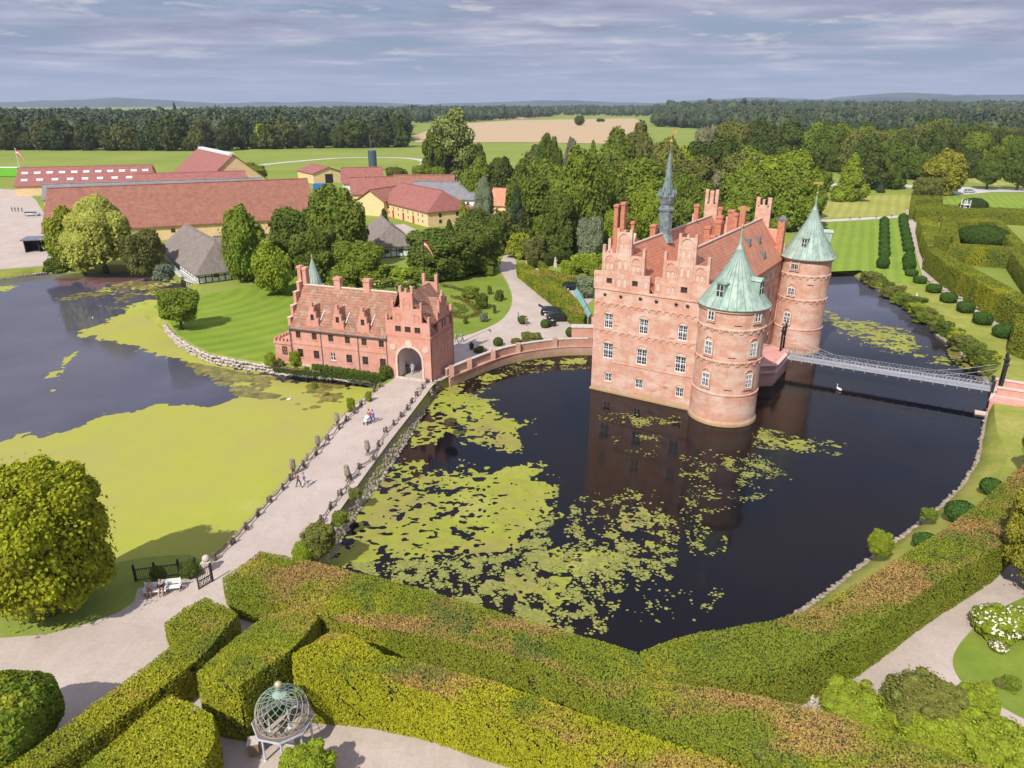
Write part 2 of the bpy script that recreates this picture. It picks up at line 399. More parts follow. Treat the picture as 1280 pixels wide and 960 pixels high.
# cloud deck: direction projected on a flat layer overhead, so that the banks flatten towards the horizon
zz = wm('ADD', wm('MAXIMUM', sep.outputs[2], 0.0), .045)
cx = nt.nodes.new('ShaderNodeCombineXYZ'); nt.links.new(wm('DIVIDE', sep.outputs[0], zz), cx.inputs[0]); nt.links.new(wm('DIVIDE', sep.outputs[1], zz), cx.inputs[1])
def wnoise(scale, det, off, rough=.6):
    mp = nt.nodes.new('ShaderNodeMapping'); mp.inputs['Location'].default_value = (off, off * .7, 0); mp.inputs['Scale'].default_value = (1, 1.25, 1); nt.links.new(cx.outputs[0], mp.inputs[0])
    o = nt.nodes.new('ShaderNodeTexNoise'); o.inputs['Scale'].default_value = scale; o.inputs['Detail'].default_value = det; o.inputs['Roughness'].default_value = rough
    nt.links.new(mp.outputs[0], o.inputs['Vector']); return o.outputs['Fac']
def wramp(f, stops):
    o = nt.nodes.new('ShaderNodeValToRGB')
    while len(o.color_ramp.elements) < len(stops): o.color_ramp.elements.new(.5)
    for e, (p, c) in zip(o.color_ramp.elements, stops): e.position = p; e.color = (*c, 1)
    nt.links.new(f, o.inputs[0]); return o.outputs[0]
def wmix(f, a, b, mode='MIX'):
    o = nt.nodes.new('ShaderNodeMix'); o.data_type = 'RGBA'; o.blend_type = mode
    for s_, v in ((o.inputs[0], f), (o.inputs[6], a), (o.inputs[7], b)):
        if isinstance(v, (int, float)): s_.default_value = v
        elif isinstance(v, tuple): s_.default_value = (*v, 1)
        else: nt.links.new(v, s_)
    return o.outputs[2]
cover = wnoise(.42, 6, 5.1, .55)
shade = wnoise(.75, 7, 9.0, .58)
cloudcol = wramp(shade, [(.34, (3.2, 3.4, 4.9)), (.47, (4.3, 4.55, 6.3)), (.58, (5.8, 5.9, 7.4)), (.70, (8.4, 8.2, 9.2))])
f = wramp(cover, [(.40, (.0,) * 3), (.56, (1.0,) * 3)])
skyb = wmix(.70, sky.outputs[0], (2.6, 3.6, 6.2)); deck0 = wmix(f, skyb, cloudcol)
hi = wramp(sep.outputs[2], [(.14, (1.0,) * 3), (.50, (1.5, 1.45, 1.45))]); deck = wmix(1.0, deck0, hi, 'MULTIPLY')
# small fair-weather puffs low over the horizon
az = wm('ARCTAN2', sep.outputs[0], sep.outputs[1]); c2 = nt.nodes.new('ShaderNodeCombineXYZ'); nt.links.new(wm('MULTIPLY', az, 11.0), c2.inputs[0]); nt.links.new(wm('MULTIPLY', sep.outputs[2], 62.0), c2.inputs[1])
pn = nt.nodes.new('ShaderNodeTexNoise'); pn.inputs['Scale'].default_value = 1.0; pn.inputs['Detail'].default_value = 7; pn.inputs['Roughness'].default_value = .58; nt.links.new(c2.outputs[0], pn.inputs['Vector'])
band = wramp(sep.outputs[2], [(.025, (0, 0, 0)), (.045, (1, 1, 1)), (.11, (1, 1, 1)), (.17, (0, 0, 0))])
pm = wmix(1.0, wramp(pn.outputs['Fac'], [(.57, (0, 0, 0)), (.66, (.85,) * 3)]), band, 'MULTIPLY')
deck = wmix(pm, deck, (7.0, 6.9, 7.4))
hz2 = wmix(wramp(sep.outputs[2], [(.0, (.8,) * 3), (.07, (.0,) * 3)]), deck, (3.5, 4.5, 7.2))
nt.links.new(hz2, bg.inputs[0]); bg.inputs[1].default_value = .082
vs = scn.view_settings; vs.view_transform = 'Standard'; vs.look = 'None'; vs.exposure = 0.06; vs.gamma = 1.0; vs.use_curve_mapping = False
scn.render.engine = 'CYCLES'; scn.cycles.use_denoising = True; scn.cycles.max_bounces = 6; scn.cycles.diffuse_bounces = 3; scn.cycles.glossy_bounces = 3
scn.cycles.transparent_max_bounces = 6; scn.cycles.transmission_bounces = 2; scn.cycles.volume_bounces = 0; scn.cycles.caustics_reflective = False; scn.cycles.caustics_refractive = False

# ---------------------------------------------------------------- the two waters
W = WZ
pond_px = [(260, 703, .15, 0), (281, 682, .15, 0), (298, 664, .15, 0), (325, 635, .15, 0), (362, 594, .15, 0), (403, 548, .15, 0), (437, 509, .15, 0), (468, 486, .15, 0),
  (474, 485, .35), (430, 477, .35), (380, 472, .35), (345, 468, .35), (300, 461, .35), (262, 453, .35), (238, 441, .35), (222, 430, .4), (207, 414, .8),
  (188, 402, 2), (179, 394, 2), (192, 386, 2), (225, 376, 1.5), (248, 370, 1), (240, 362, .4), (222, 352, .4), (205, 341, 1.5), (150, 341, 1.5), (100, 341, 1.5), (60, 342, 1.2), (0, 349, 1.2),
  (-150, 358, 1.2), (-420, 420, 1.5), (-560, 640, 1.5), (-300, 790, 1.5), (0, 748, 1.2), (100, 728, 1.2), (150, 716, .8), (185, 712, .4), (240, 708, .4)]
moat_px = [(546, 488, .35), (520, 533, 1.6), (495, 573, 1.6), (470, 609, 1.6), (445, 643, 1.6), (425, 677, 1.6), (408, 712, 1.5),
  (440, 735, 1), (600, 783, 1), (780, 842, 1), (850, 836, 1.5), (950, 802, 2.5), (985, 779, 2.8), (1040, 737, 2.8), (1100, 692, 2.8), (1165, 645, 2.8), (1205, 606, 2.8), (1222, 577, 2.5), (1227, 552, 1.2),
  (1236, 512, .2), (1236, 480, .2), (1229, 470, 2), (1215, 452, 2.5), (1180, 426, 2.5), (1150, 399, 2.5), (1125, 380, 2.5), (1095, 361, 2.5), (1066, 344, 2), (1036, 339.5, .6),
  (990, 342, .6), (900, 362, .6), (800, 400, .6), (768, 425, .3), (742, 443, .3), (700, 443, .3), (650, 450, .3), (620, 458.5, .3), (590, 471, .3), (565, 482, .35)]
def survey(pts): return [(*g(p[0], p[1], p[3] if len(p) > 3 else W), p[2]) for p in pts]
def densify(pts, step=2.5):
    out = []
    for i in range(len(pts)):
        a = pts[i]; b = pts[(i + 1) % len(pts)]; n = max(1, int(math.hypot(b[0] - a[0], b[1] - a[1]) / step))
        for k in range(n): out.append(tuple(a[j] + (b[j] - a[j]) * k / n for j in range(3)))
    return out
def offset_out(pts):
    A = sum(pts[i][0] * pts[(i + 1) % len(pts)][1] - pts[(i + 1) % len(pts)][0] * pts[i][1] for i in range(len(pts)))
    s = 1 if A > 0 else -1; out = []
    for i in range(len(pts)):
        a = pts[i - 2]; b = pts[(i + 2) % len(pts)]; dx, dy = b[0] - a[0], b[1] - a[1]; L = math.hypot(dx, dy) + 1e-6
        out.append((pts[i][0] + s * dy / L * pts[i][2], pts[i][1] - s * dx / L * pts[i][2]))
    return out
shores = {}
for nm, px in (('pond', pond_px), ('moat', moat_px)):
    p = densify(survey(px)); p = [(x + .35 * (fbm(x, y, 3, 3, 2) - .5) * (d > .5), y + .35 * (fbm(x, y, 3, 3, 5) - .5) * (d > .5), d) for x, y, d in p]
    shores[nm] = (p, offset_out(p))
    top = shores[nm][1]; n = len(p); V = []; Q = []
    for i in range(n):
        a = p[i]; b = top[i]; m = ((a[0] + b[0]) / 2, (a[1] + b[1]) / 2)
        V += [(a[0], a[1], W - .9), (a[0], a[1], W + .1), (m[0], m[1], W + .9), (b[0], b[1], 0.0)]
    for i in range(n):
        j = (i + 1) % n
        for k in range(3): Q.append((i * 4 + k, j * 4 + k, j * 4 + k + 1, i * 4 + k + 1))
    tag(link('bank', np_mesh('bank', V, Q, 'bank')), kind='structure')
# ground, one sheet to the horizon with the two basins cut out of it
outer = [(-9000, -300), (9000, -300), (9000, 14000), (-9000, 14000)]
vsx = [Vector(p) for p in outer]; ed = [(0, 1), (1, 2), (2, 3), (3, 0)]
for nm in shores:
    b = len(vsx); t = shores[nm][1]; vsx += [Vector(p) for p in t]; ed += [(b + i, b + (i + 1) % len(t)) for i in range(len(t))]
cv, ce, cf, *_ = geometry.delaunay_2d_cdt(vsx, ed, [], 0, 1e-4)
keep = []
for f_ in cf:
    c = (sum(cv[i].x for i in f_) / 3, sum(cv[i].y for i in f_) / 3)
    if not any(bool(inpoly(np.array([c[0]]), np.array([c[1]]), shores[nm][1])[0]) for nm in shores): keep.append(tuple(f_))
me = bpy.data.meshes.new('ground'); me.from_pydata([(v.x, v.y, 0) for v in cv], [], keep); me.update()
if sum(p.normal.z for p in me.polygons) < 0: me.flip_normals()
me.materials.append(M['grass']); tag(link('ground', me), kind='structure')
# water
t = NT('moat_water'); t.b.inputs['IOR'].default_value = 1.33
nzf = t.noise(.04, 5, .6); wc = t.ramp(nzf, [(.35, (.004, .005, .010)), (.6, (.012, .008, .005))])
sw_ = t.n('ShaderNodeSeparateXYZ'); t.l(t.co.outputs['Object'], sw_.inputs[0])          # sky sheen painted into the water colour of the open pond and far arm
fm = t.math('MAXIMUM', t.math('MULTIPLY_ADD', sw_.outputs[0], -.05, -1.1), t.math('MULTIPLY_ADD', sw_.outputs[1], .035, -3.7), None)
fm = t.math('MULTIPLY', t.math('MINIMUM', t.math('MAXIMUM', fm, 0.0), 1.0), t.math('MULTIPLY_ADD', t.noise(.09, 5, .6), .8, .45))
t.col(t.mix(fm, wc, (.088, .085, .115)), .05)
rp = t.noise(.9, 5, .65, stretch=(1, 1.6, 1)); msk = t.ramp(t.noise(.045, 3, .5), [(.38, (.15,) * 3), (.6, (1,) * 3)])
t.b.inputs['Specular IOR Level'].default_value = .33
t.bump(t.math('MULTIPLY', rp, msk), .05, .35); M['water'] = t.m
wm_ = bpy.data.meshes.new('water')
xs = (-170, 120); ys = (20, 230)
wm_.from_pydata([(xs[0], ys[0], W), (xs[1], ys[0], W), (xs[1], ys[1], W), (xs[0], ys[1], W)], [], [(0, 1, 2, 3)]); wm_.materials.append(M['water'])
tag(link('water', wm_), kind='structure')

# ---------------------------------------------------------------- duckweed: a floating skin, cut out cell by cell from a coverage field
def field(regs, X, Y):
    "regs: (polygon px, edge softness m, strength)"
    Fd = np.full(X.shape, -9.0)
    for px, soft, st in regs:
        P = [g(a, b, W) for a, b in px]
        ins = inpoly(X, Y, P); d = pdist(X, Y, P)
        Fd = np.maximum(Fd, np.where(ins, np.minimum(d / soft, 1) * st, -d / soft))
    return Fd
def march(X, Y, Z, z):
    "polygons where Z > 0"
    ny, nx = Z.shape; V = []; Fc = []; pos = Z > 0
    full = pos[:-1, :-1] & pos[1:, :-1] & pos[:-1, 1:] & pos[1:, 1:]
    some = (pos[:-1, :-1] | pos[1:, :-1] | pos[:-1, 1:] | pos[1:, 1:]) & ~full
    for j in range(ny - 1):          # runs of full cells become one long quad
        row = np.flatnonzero(full[j])
        if len(row):
            cuts = np.split(row, np.flatnonzero(np.diff(row) > 1) + 1)
            for c in cuts:
                a, b = c[0], c[-1] + 1; n = len(V)
                V += [(X[j, a], Y[j, a], z), (X[j, b], Y[j, b], z), (X[j + 1, b], Y[j + 1, b], z), (X[j + 1, a], Y[j + 1, a], z)]; Fc.append((n, n + 1, n + 2, n + 3))
    for j, i in zip(*np.nonzero(some)):
        cs = ((j, i), (j, i + 1), (j + 1, i + 1), (j + 1, i)); poly = []
        for k in range(4):
            a = cs[k]; b = cs[(k + 1) % 4]; za, zb = Z[a], Z[b]
            if za > 0: poly.append((X[a], Y[a], z))
            if (za > 0) != (zb > 0):
                u = za / (za - zb); poly.append((X[a] + (X[b] - X[a]) * u, Y[a] + (Y[b] - Y[a]) * u, z))
        if len(poly) >= 3: n = len(V); V += poly; Fc.append(tuple(range(n, n + len(poly))))
    return V, Fc
t = NT('duckweed'); f1 = t.noise(.11, 7, .65); f2 = t.noise(.8, 6, .75)
c = t.ramp(f1, [(.33, (.25, .21, .065)), (.44, (.28, .275, .048)), (.54, (.28, .305, .032)), (.66, (.345, .33, .078))])
c = t.mix(t.ramp(f2, [(.46, (0, 0, 0)), (.70, (.55,) * 3)]), c, (.17, .19, .035)); f3 = t.noise(.35, 5, .7); c = t.mix(t.ramp(f3, [(.5, (0, 0, 0)), (.72, (.55,) * 3)]), c, (.30, .235, .09)); f4 = t.noise(3.5, 3, .8); c = t.mix(t.ramp(f4, [(.55, (0, 0, 0)), (.72, (.4,) * 3)]), c, (.14, .15, .03)); t.col(c, .8); t.bump(t.noise(5, 3), .02, .4); M['weed'] = t.m; t.b.inputs['Specular IOR Level'].default_value = .25
t = NT('pond_duckweed'); f1 = t.noise(.06, 6, .6); f2 = t.noise(.5, 5, .7)
c = t.ramp(f1, [(.33, (.33, .31, .085)), (.47, (.345, .335, .065)), (.60, (.34, .355, .048)), (.74, (.40, .385, .11))]); c = t.mix(t.ramp(f2, [(.52, (0, 0, 0)), (.8, (.22,) * 3)]), c, (.24, .27, .05)); t.col(c, .8); t.b.inputs['Specular IOR Level'].default_value = .25; M['weedp'] = t.m
t = NT('lily_leaves'); f1 = t.noise(2.5, 3, .6); ge = t.n('ShaderNodeNewGeometry')
t.col(t.mix(ge.outputs['Random Per Island'], (.17, .19, .025), (.29, .285, .07)), .45); M['pad'] = t.m
def weed(name, regs, bounds, step, thr, label, z, nsc=2.2, amp=1.6, hole=0):
    x = np.arange(bounds[0], bounds[1], step); y = np.arange(bounds[2], bounds[3], step); X, Y = np.meshgrid(x, y)
    Fd = field(regs, X, Y)
    Nz = (hole > 0) * (fbm(X, Y, .38, 2, 71) - .5) * 1.3 + (fbm(X, Y, nsc, 4, 7) - .5) * amp + (fbm(X, Y, .7, 2, 13) - .5) * 1.1; hol = fbm(X + .6 * fbm(X, Y, 2, 2, 3), Y * 1.5, .75, 4, 29); Nz = Nz - (hole > 0) * np.clip(fbm(X, Y * 1.4, .42, 2, 91) - .70, 0, 1) * 30 * np.clip((fbm(X, Y, 5, 2, 17) - .40) * 5, 0, 1); Nz = Nz - hole * np.clip(hol - .56, 0, 1) * 22 * np.clip((fbm(X, Y, 9, 2, 33) - .38) * 4, 0, 1)
    V, Fc = march(X, Y, Fd + Nz - thr, z)
    me = bpy.data.meshes.new(name); me.from_pydata(V, [], Fc); me.materials.append(M['weed']); me.update()
    return tag(link(name, me), label, 'duckweed', None, 'stuff')
pond_regs = [([(-60, 548), (0, 549), (60, 541), (150, 516), (200, 506), (262, 506), (296, 497), (285, 478), (262, 466), (215, 448), (180, 438), (150, 428), (105, 420), (93, 414), (130, 404), (152, 390), (168, 378), (200, 372), (235, 362), (262, 372), (265, 400), (265, 452), (350, 474), (430, 484), (478, 486), (445, 512), (368, 604), (262, 712), (160, 722), (-60, 790)], 2.6, 1.3),
  ([(130, 358), (200, 346), (232, 355), (200, 369), (150, 366), (120, 371)], 4, .12), ([(55, 470), (85, 452), (95, 440), (80, 455), (70, 490)], 2, .0), ([(0, 356), (20, 358), (10, 364), (-20, 366)], 2, .6)]
pw_ = weed('duckweed', pond_regs, (-125, -8, 36, 172), .42, .15, 'thick yellow-green duckweed covering the left pond beside the causeway', W + .012)
PONDW = pw_
moat_regs = [([(408, 700), (440, 650), (470, 605), (492, 575), (520, 590), (560, 587), (570, 578), (600, 585), (640, 575), (670, 577), (690, 610), (690, 640), (672, 665), (640, 690), (600, 700), (520, 705), (480, 700), (420, 712)], 2.0, 1.25),
  ([(520, 535), (546, 490), (600, 488), (640, 520), (672, 545), (655, 570), (600, 560), (560, 548), (520, 560), (505, 575), (480, 590), (500, 605), (520, 590), (500, 560)], 2.2, .8),
  ([(470, 603), (500, 575), (540, 580), (552, 596), (520, 604), (480, 618)], 1.5, 1.0),
  ([(620, 700), (690, 690), (745, 680), (790, 686), (780, 700), (745, 730), (700, 758), (640, 752), (615, 735)], 2.0, .34), ([(650, 762), (680, 762), (695, 785), (660, 782)], 1.0, 1.2),
  ([(780, 640), (830, 640), (840, 690), (800, 700), (778, 680)], 2.5, .12),
  ([(545, 488), (600, 468), (660, 452), (742, 445), (742, 452), (660, 462), (610, 480), (560, 496)], 1.2, .3),
  ([(1028, 385), (1060, 398), (1085, 402), (1120, 408), (1150, 425), (1165, 438), (1120, 442), (1085, 432), (1060, 418), (1028, 402)], 2.0, .65),
  ([(1140, 440), (1190, 450), (1225, 460), (1200, 462), (1150, 452)], 1.5, .5),
  ([(950, 540), (985, 540), (1010, 552), (1045, 557), (1010, 562), (960, 556)], 1.5, .35)]
weed('duckweed', moat_regs, (-22, 84, 36, 160), .17, .22, 'broken yellow-green duckweed mats on the castle moat', W + .012, 1.8, 2.4, 1.0)
# lily pads, thousands of small round leaves
def pads(regs, n, label, rmin=.06, rmax=.17):
    V = []; Fc = []
    for px, cnt, clump in regs:
        P = np.array([g(a, b, W) for a, b in px]); lo = P.min(0); hi = P.max(0); k = 0; tries = 0
        while k < cnt and tries < 400:
            tries += 1; m = 4000
            x = rng.uniform(lo[0], hi[0], m); y = rng.uniform(lo[1], hi[1], m)
            ok = inpoly(x, y, P) & (fbm(x, y, clump, 4, 21) > .635 - .28 * rng.random(m) ** 6)
            for xx, yy in zip(x[ok], y[ok]):
                r = rmin + (rmax - rmin) * rng.random() ** 1.7; s = 7; b = len(V); z = W + .016 + .02 * rng.random(); a0 = rng.random() * 6
                e = rng.uniform(.75, 1.1)
                V += [(xx + r * math.cos(a0 + 6.283 * i / s) * (.85 + .3 * rng.random()), yy + r * e * math.sin(a0 + 6.283 * i / s), z) for i in range(s)]
                Fc.append(tuple(range(b, b + s))); k += 1
                if k >= cnt: break
    me = bpy.data.meshes.new('lily_pads'); me.from_pydata(V, [], Fc); me.materials.append(M['pad']); me.update()
    return tag(link('lily_pads', me), label, 'water lilies', None, 'stuff')
pads([([(425, 705), (520, 700), (640, 690), (690, 640), (700, 590), (690, 680), (650, 760), (600, 765), (500, 730)], 4600, .9),
  ([(600, 690), (680, 690), (780, 680), (800, 700), (760, 790), (690, 800), (620, 760)], 2600, .9),
  ([(715, 625), (760, 608), (820, 612), (850, 660), (845, 720), (800, 745), (740, 740), (700, 690)], 1700, .8),
  ([(850, 570), (900, 560), (960, 570), (990, 600), (960, 620), (905, 640), (880, 690), (850, 660)], 700, 1.2),
  ([(855, 660), (910, 670), (905, 695), (860, 695)], 110, 1.2), ([(745, 515), (840, 520), (870, 525), (800, 535), (750, 525)], 420, 1.2), ([(760, 540), (830, 545), (820, 575), (770, 560)], 90, 1.8),
  ([(950, 535), (1060, 555), (1050, 570), (940, 560)], 600, 1.2), ([(890, 568), (990, 590), (960, 608), (890, 585)], 350, 1.2), ([(1030, 380), (1180, 440), (1220, 462), (1100, 440), (1030, 405)], 300, 3),
  ([(780, 740), (910, 735), (880, 775), (800, 780), (720, 800)], 120, 1.2), ([(600, 455), (742, 445), (742, 460), (640, 470)], 260, 1.4)], 0,
  'scattered yellow-green lily pads drifting on the dark castle moat')
t = NT('brown_lily_leaves'); ge = t.n('ShaderNodeNewGeometry'); t.col(t.mix(ge.outputs['Random Per Island'], (.10, .11, .02), (.26, .21, .05)), .5); M['padb'] = t.m
lp = pads([([(230, 452), (300, 466), (350, 473), (430, 482), (425, 505), (380, 512), (350, 500), (300, 495), (250, 470)], 1500, 2.6),
  ([(60, 375), (120, 362), (200, 347), (232, 355), (200, 375), (150, 388), (90, 376)], 700, 3.5), ([(1180, 425), (1232, 462), (1225, 475), (1190, 450)], 120, 2)], 0,
  'olive and brown lily leaves near the stone bank and thatched house', .25, .6)
lp.data.materials[0] = M['padb']; PONDW.data.materials[0] = M['weedp']

# ---------------------------------------------------------------- gravel, lawns, far fields
def ppoly(px, z=0.0): return [g(a, b, z) for a, b in px]
gp = [(498, 470), (477, 484), (456, 497), (432, 517), (400, 556), (359, 603), (326, 639), (296, 671), (266, 703), (255, 718), (232, 724), (200, 730), (172, 736), (168, 752), (150, 765), (110, 780), (60, 793), (0, 798), (-160, 800), (-500, 830), (-700, 1500), (2300, 1500), (1700, 720), (1500, 640), (1290, 690), (1240, 710), (1190, 745), (1120, 790), (1000, 835), (900, 858), (797, 868), (600, 805), (450, 752), (384, 712), (384, 690), (415, 652), (452, 600), (487, 552), (515, 516), (541, 482), (546, 478)]
sheet('gravel_path', ppoly(gp), .03, 'gravel')
sheet('forecourt', smoothpoly(ppoly([(497, 472), (520, 440), (568, 424), (600, 414), (626, 402), (639, 386), (641, 370), (634, 352), (623, 336), (630, 318), (634, 306), (642, 306), (641, 320), (648, 332), (672, 354), (700, 379), (724, 404), (745, 414), (745, 424), (700, 426), (650, 433), (612, 444), (585, 457), (566, 468), (545, 479)]), 1), .03, 'gravel')
sheet('garden_path', ppoly([(660, 322), (672, 335), (700, 350), (735, 362), (745, 372), (735, 380), (700, 362), (672, 345), (655, 330)]), .03, 'gravel')
sheet('farmyard', ppoly([(-200, 238), (0, 236), (30, 238), (45, 250), (75, 300), (110, 318), (108, 330), (60, 332), (0, 337), (-200, 345)]), .03, 'gravel')
sheet('yard', ppoly([(480, 283), (505, 280), (545, 300), (520, 308), (495, 300)]), .03, 'gravel')
M['lawn1'] = m_grass('island_lawn', (.14, .225, .022), (.17, .255, .025), (.21, .285, .032), .1, ('RINGS', .085, 0, (66.0, -139.0, 0)))
M['lawn2'] = m_grass('park_lawn', (.17, .26, .03), (.195, .285, .035), (.23, .31, .045), .08, ('BANDS', .12, R(25), (0, 0, 0)))
M['meadow'] = m_grass('mown_meadow', (.28, .30, .06), (.32, .33, .07), (.38, .34, .11), .06, ('BANDS', .10, R(27), (0, 0, 0)))
_sp = survey(pond_px); _ps, _pt = shores['pond']
def _near(q): return min(range(len(_ps)), key=lambda i: (_ps[i][0] - q[0]) ** 2 + (_ps[i][1] - q[1]) ** 2)
_a = _near(_sp[9]); _b = _near(_sp[20])
isl = [(x, y) for x, y in _pt[_a:_b + 1]] + ppoly([(255, 369), (300, 360), (340, 350), (400, 350), (400, 400), (470, 440), (500, 468)]) + [(x, y) for x, y in ppoly([(487, 474)])]
sheet('island_lawn', isl, .02, 'lawn1')
_mp = survey(moat_px); _ms, _mt = shores['moat']; _pxs = [p[:2] for p in moat_px]
def _nearm(q): return min(range(len(_ms)), key=lambda i: (_ms[i][0] - q[0]) ** 2 + (_ms[i][1] - q[1]) ** 2)
_a = _nearm(_mp[_pxs.index((985, 779))]); _b = _nearm(_mp[_pxs.index((1066, 344))])
sheet('bank_meadow', [(x, y) for x, y in _mt[_a:_b + 1]] + ppoly([(1110, 352), (1150, 350), (1200, 384), (1262, 420), (1420, 440), (1420, 600), (1290, 620), (1200, 700), (1100, 765), (1000, 815)]), .012, 'bank')
sheet('rose_lawn', ppoly([(566, 425), (600, 413), (625, 401), (637, 386), (639, 370), (632, 352), (620, 338), (600, 335), (560, 345), (520, 360), (520, 400), (545, 420)]), .035, 'lawn')
sheet('park_lawn', ppoly([(1030, 340), (1028, 283), (1040, 278), (1130, 275), (1143, 272), (1155, 340), (1160, 360), (1110, 352), (1075, 338)]), .03, 'lawn2')
sheet('park_meadow', ppoly([(1000, 262), (1060, 246), (1130, 243), (1152, 243), (1146, 268), (1020, 274)]), .03, 'meadow')
sheet('park_path', ppoly([(1000, 280), (1025, 278), (1080, 275), (1142, 271), (1142, 268.5), (1080, 272), (1025, 275), (1000, 276)]), .05, 'road')
sheet('maze_path', ppoly([(1132, 262), (1142, 262), (1148, 300), (1160, 338), (1185, 360), (1240, 400), (1260, 412), (1250, 414), (1180, 366), (1153, 345), (1143, 310)]), .05, 'gravel')
sheet('park_road', ppoly([(1010, 232), (1150, 235), (1180, 241), (1200, 244), (1240, 240), (1400, 240), (1400, 236), (1240, 235.5), (1185, 233), (1100, 230), (1010, 229)]), .05, 'road')
sheet('park_field', ppoly([(1180, 245), (1400, 243), (1400, 268), (1152, 266)]), .03, 'lawn2')
sheet('right_field', ppoly([(1180, 222), (1180, 205), (1215, 198), (1400, 196), (1400, 225), (1240, 232)]), .04, 'meadow')
sheet('small_lawn', smoothpoly(ppoly([(1190, 835), (1192, 815), (1210, 792), (1240, 765), (1300, 738), (1420, 760), (1500, 1000), (1290, 905), (1240, 878), (1205, 858)])), .05, 'lawn')
sheet('far_lawn', ppoly([(1004, 190), (1000, 172), (1064, 169), (1062, 180), (1050, 190)]), .06, 'meadow')
sheet('wheat_field', ppoly([(515, 170), (560, 156), (640, 150.5), (792, 148), (806, 153), (790, 165), (760, 180), (655, 178), (520, 178.5)]), .25, 'wheat')
sheet('stubble_field', ppoly([(540, 150.5), (600, 147), (690, 146), (640, 150)]), .3, 'wheat')
sheet('pale_field', ppoly([(700, 139.5), (760, 137.2), (800, 137.2), (800, 140)]), .6, 'wheat')
# white loop road on the far meadow
rd = [(322, 207), (345, 204), (380, 201), (420, 197.5), (470, 196.5), (510, 197.5), (533, 201), (530, 207), (520, 212)]
rp_ = smoothpoly([g(a, b) for a, b in rd], 2, False); V = []; Q = []
for i, p in enumerate(rp_):
    a = rp_[max(i - 1, 0)]; b = rp_[min(i + 1, len(rp_) - 1)]; dx, dy = b[0] - a[0], b[1] - a[1]; L = math.hypot(dx, dy)
    V += [(p[0] - dy / L * 3, p[1] + dx / L * 3, .06), (p[0] + dy / L * 3, p[1] - dx / L * 3, .06)]
Q = [(2 * i, 2 * i + 1, 2 * i + 3, 2 * i + 2) for i in range(len(rp_) - 1)]
tag(link('field_road', np_mesh('field_road', V, Q, 'road')), kind='structure')
# low blue hills on the skyline
M['hill'] = simple('hill_woods', (.03, .05, .06), .95, var=.4, scale=.003)
def hill(px0, px1, dist, hmax, seed):
    x0 = (px0 - 640) / F * dist * .932; x1 = (px1 - 640) / F * dist * .932; n = 90; V = []
    for i in range(n + 1):
        u = i / n; x = x0 + (x1 - x0) * u; e = math.sin(math.pi * u) ** .6
        h = hmax * e * (.45 + .9 * float(fbm(np.array([u * 5.0]), np.array([seed * 1.0]), 1.0, 4, seed)[0]))
        V += [(x, dist, -5), (x, dist + 300, h), (x, dist + 1500, h * .8), (x, dist + 2600, -5)]
    Q = [(4 * i + k, 4 * i + 4 + k, 4 * i + 5 + k, 4 * i + 1 + k) for i in range(n) for k in range(3)]
    tag(link('hills', np_mesh('hills', V, Q, 'hill', smooth=True)), kind='structure')
hill(-60, 240, 7500, 95, 3); hill(180, 560, 8500, 62, 8); hill(500, 900, 8000, 68, 5); hill(820, 1120, 6500, 95, 12); hill(960, 1500, 5500, 110, 9); hill(1040, 1400, 7500, 150, 15)
# ---------------------------------------------------------------- windows, shared by every brick building
_wc = {}
def win_mesh(w, h, kind):
    key = (round(w, 2), round(h, 2), kind)
    if key in _wc: return _wc[key]
    f = MB(); p = MB(); fw = .10 if w > .7 else .06
    f.box(-w / 2, -w / 2 + fw, -.03, .06, 0, h); f.box(w / 2 - fw, w / 2, -.03, .06, 0, h)
    f.box(-w / 2 + fw, w / 2 - fw, -.03, .06, 0, fw); f.box(-w / 2 + fw, w / 2 - fw, -.03, .06, h - fw, h)
    if w > .55: f.box(-.05, .05, -.035, .05, fw, h - fw)
    if h > 1.3: f.box(-w / 2 + fw, w / 2 - fw, -.028, .045, h * .56, h * .56 + .08)
    if kind != 'brown' or True:
        nb = 2 if w > 1 else 1
        for sx in (-1, 1):
            for k in range(1, nb):
                x = sx * (w / 2) * k / nb; f.box(x - .02, x + .02, -.01, .03, fw, h - fw)
        nz_ = max(1, int(h / .48))
        for k in range(1, nz_):
            z = h * k / nz_; f.box(-w / 2 + fw, w / 2 - fw, -.012, .028, z - .018, z + .018)
    p.box(-w / 2 + .02, w / 2 - .02, .03, .05, .02, h - .02)
    m = {'white': 'white', 'cream': 'cream', 'brown': 'brownwin', 'grey': 'greyw'}[kind]
    _wc[key] = (f.mesh('window', m), p.mesh('pane', 'glass')); return _wc[key]
def window(parent, x, z, w, h, y=.16, kind='white', sub=True, rz=0, pos=None):
    fm, pm = win_mesh(w, h, kind)
    o = link('window', fm, parent, pos or (x, y, z - h / 2), rz)
    if sub: link('pane', pm, o)
    return o
def frieze(mb, x0, x1, z, y, w=.95, t=.13, d=.09):
    n = max(1, int(round((x1 - x0) / w))); w = (x1 - x0) / n
    for i in range(n): mb.arch(x0 + w * (i + .5), z, w - t * 1.5, y - d, y + .02, t, 6)
def niche(mb, x, z, w, h, y, pair=True):
    "blind arched recess: raised brick frame with two little lancets in it"
    mb.arch(x, z + h, w - .2, y - .09, y + .02, .12, 8)
    mb.box(x - w / 2 - .02, x - w / 2 + .10, y - .09, y + .02, z, z + h); mb.box(x + w / 2 - .10, x + w / 2 + .02, y - .09, y + .02, z, z + h)
NICHES = []
def lancet(mb, x, z, w, h, y):
    NICHES.append((x, z, w - .05, h))
    mb.arch(x, z + h, w, y - .05, y + .02, .08, 6); mb.box(x - w / 2, x + w / 2, y - .015, y + .02, z, z + h)

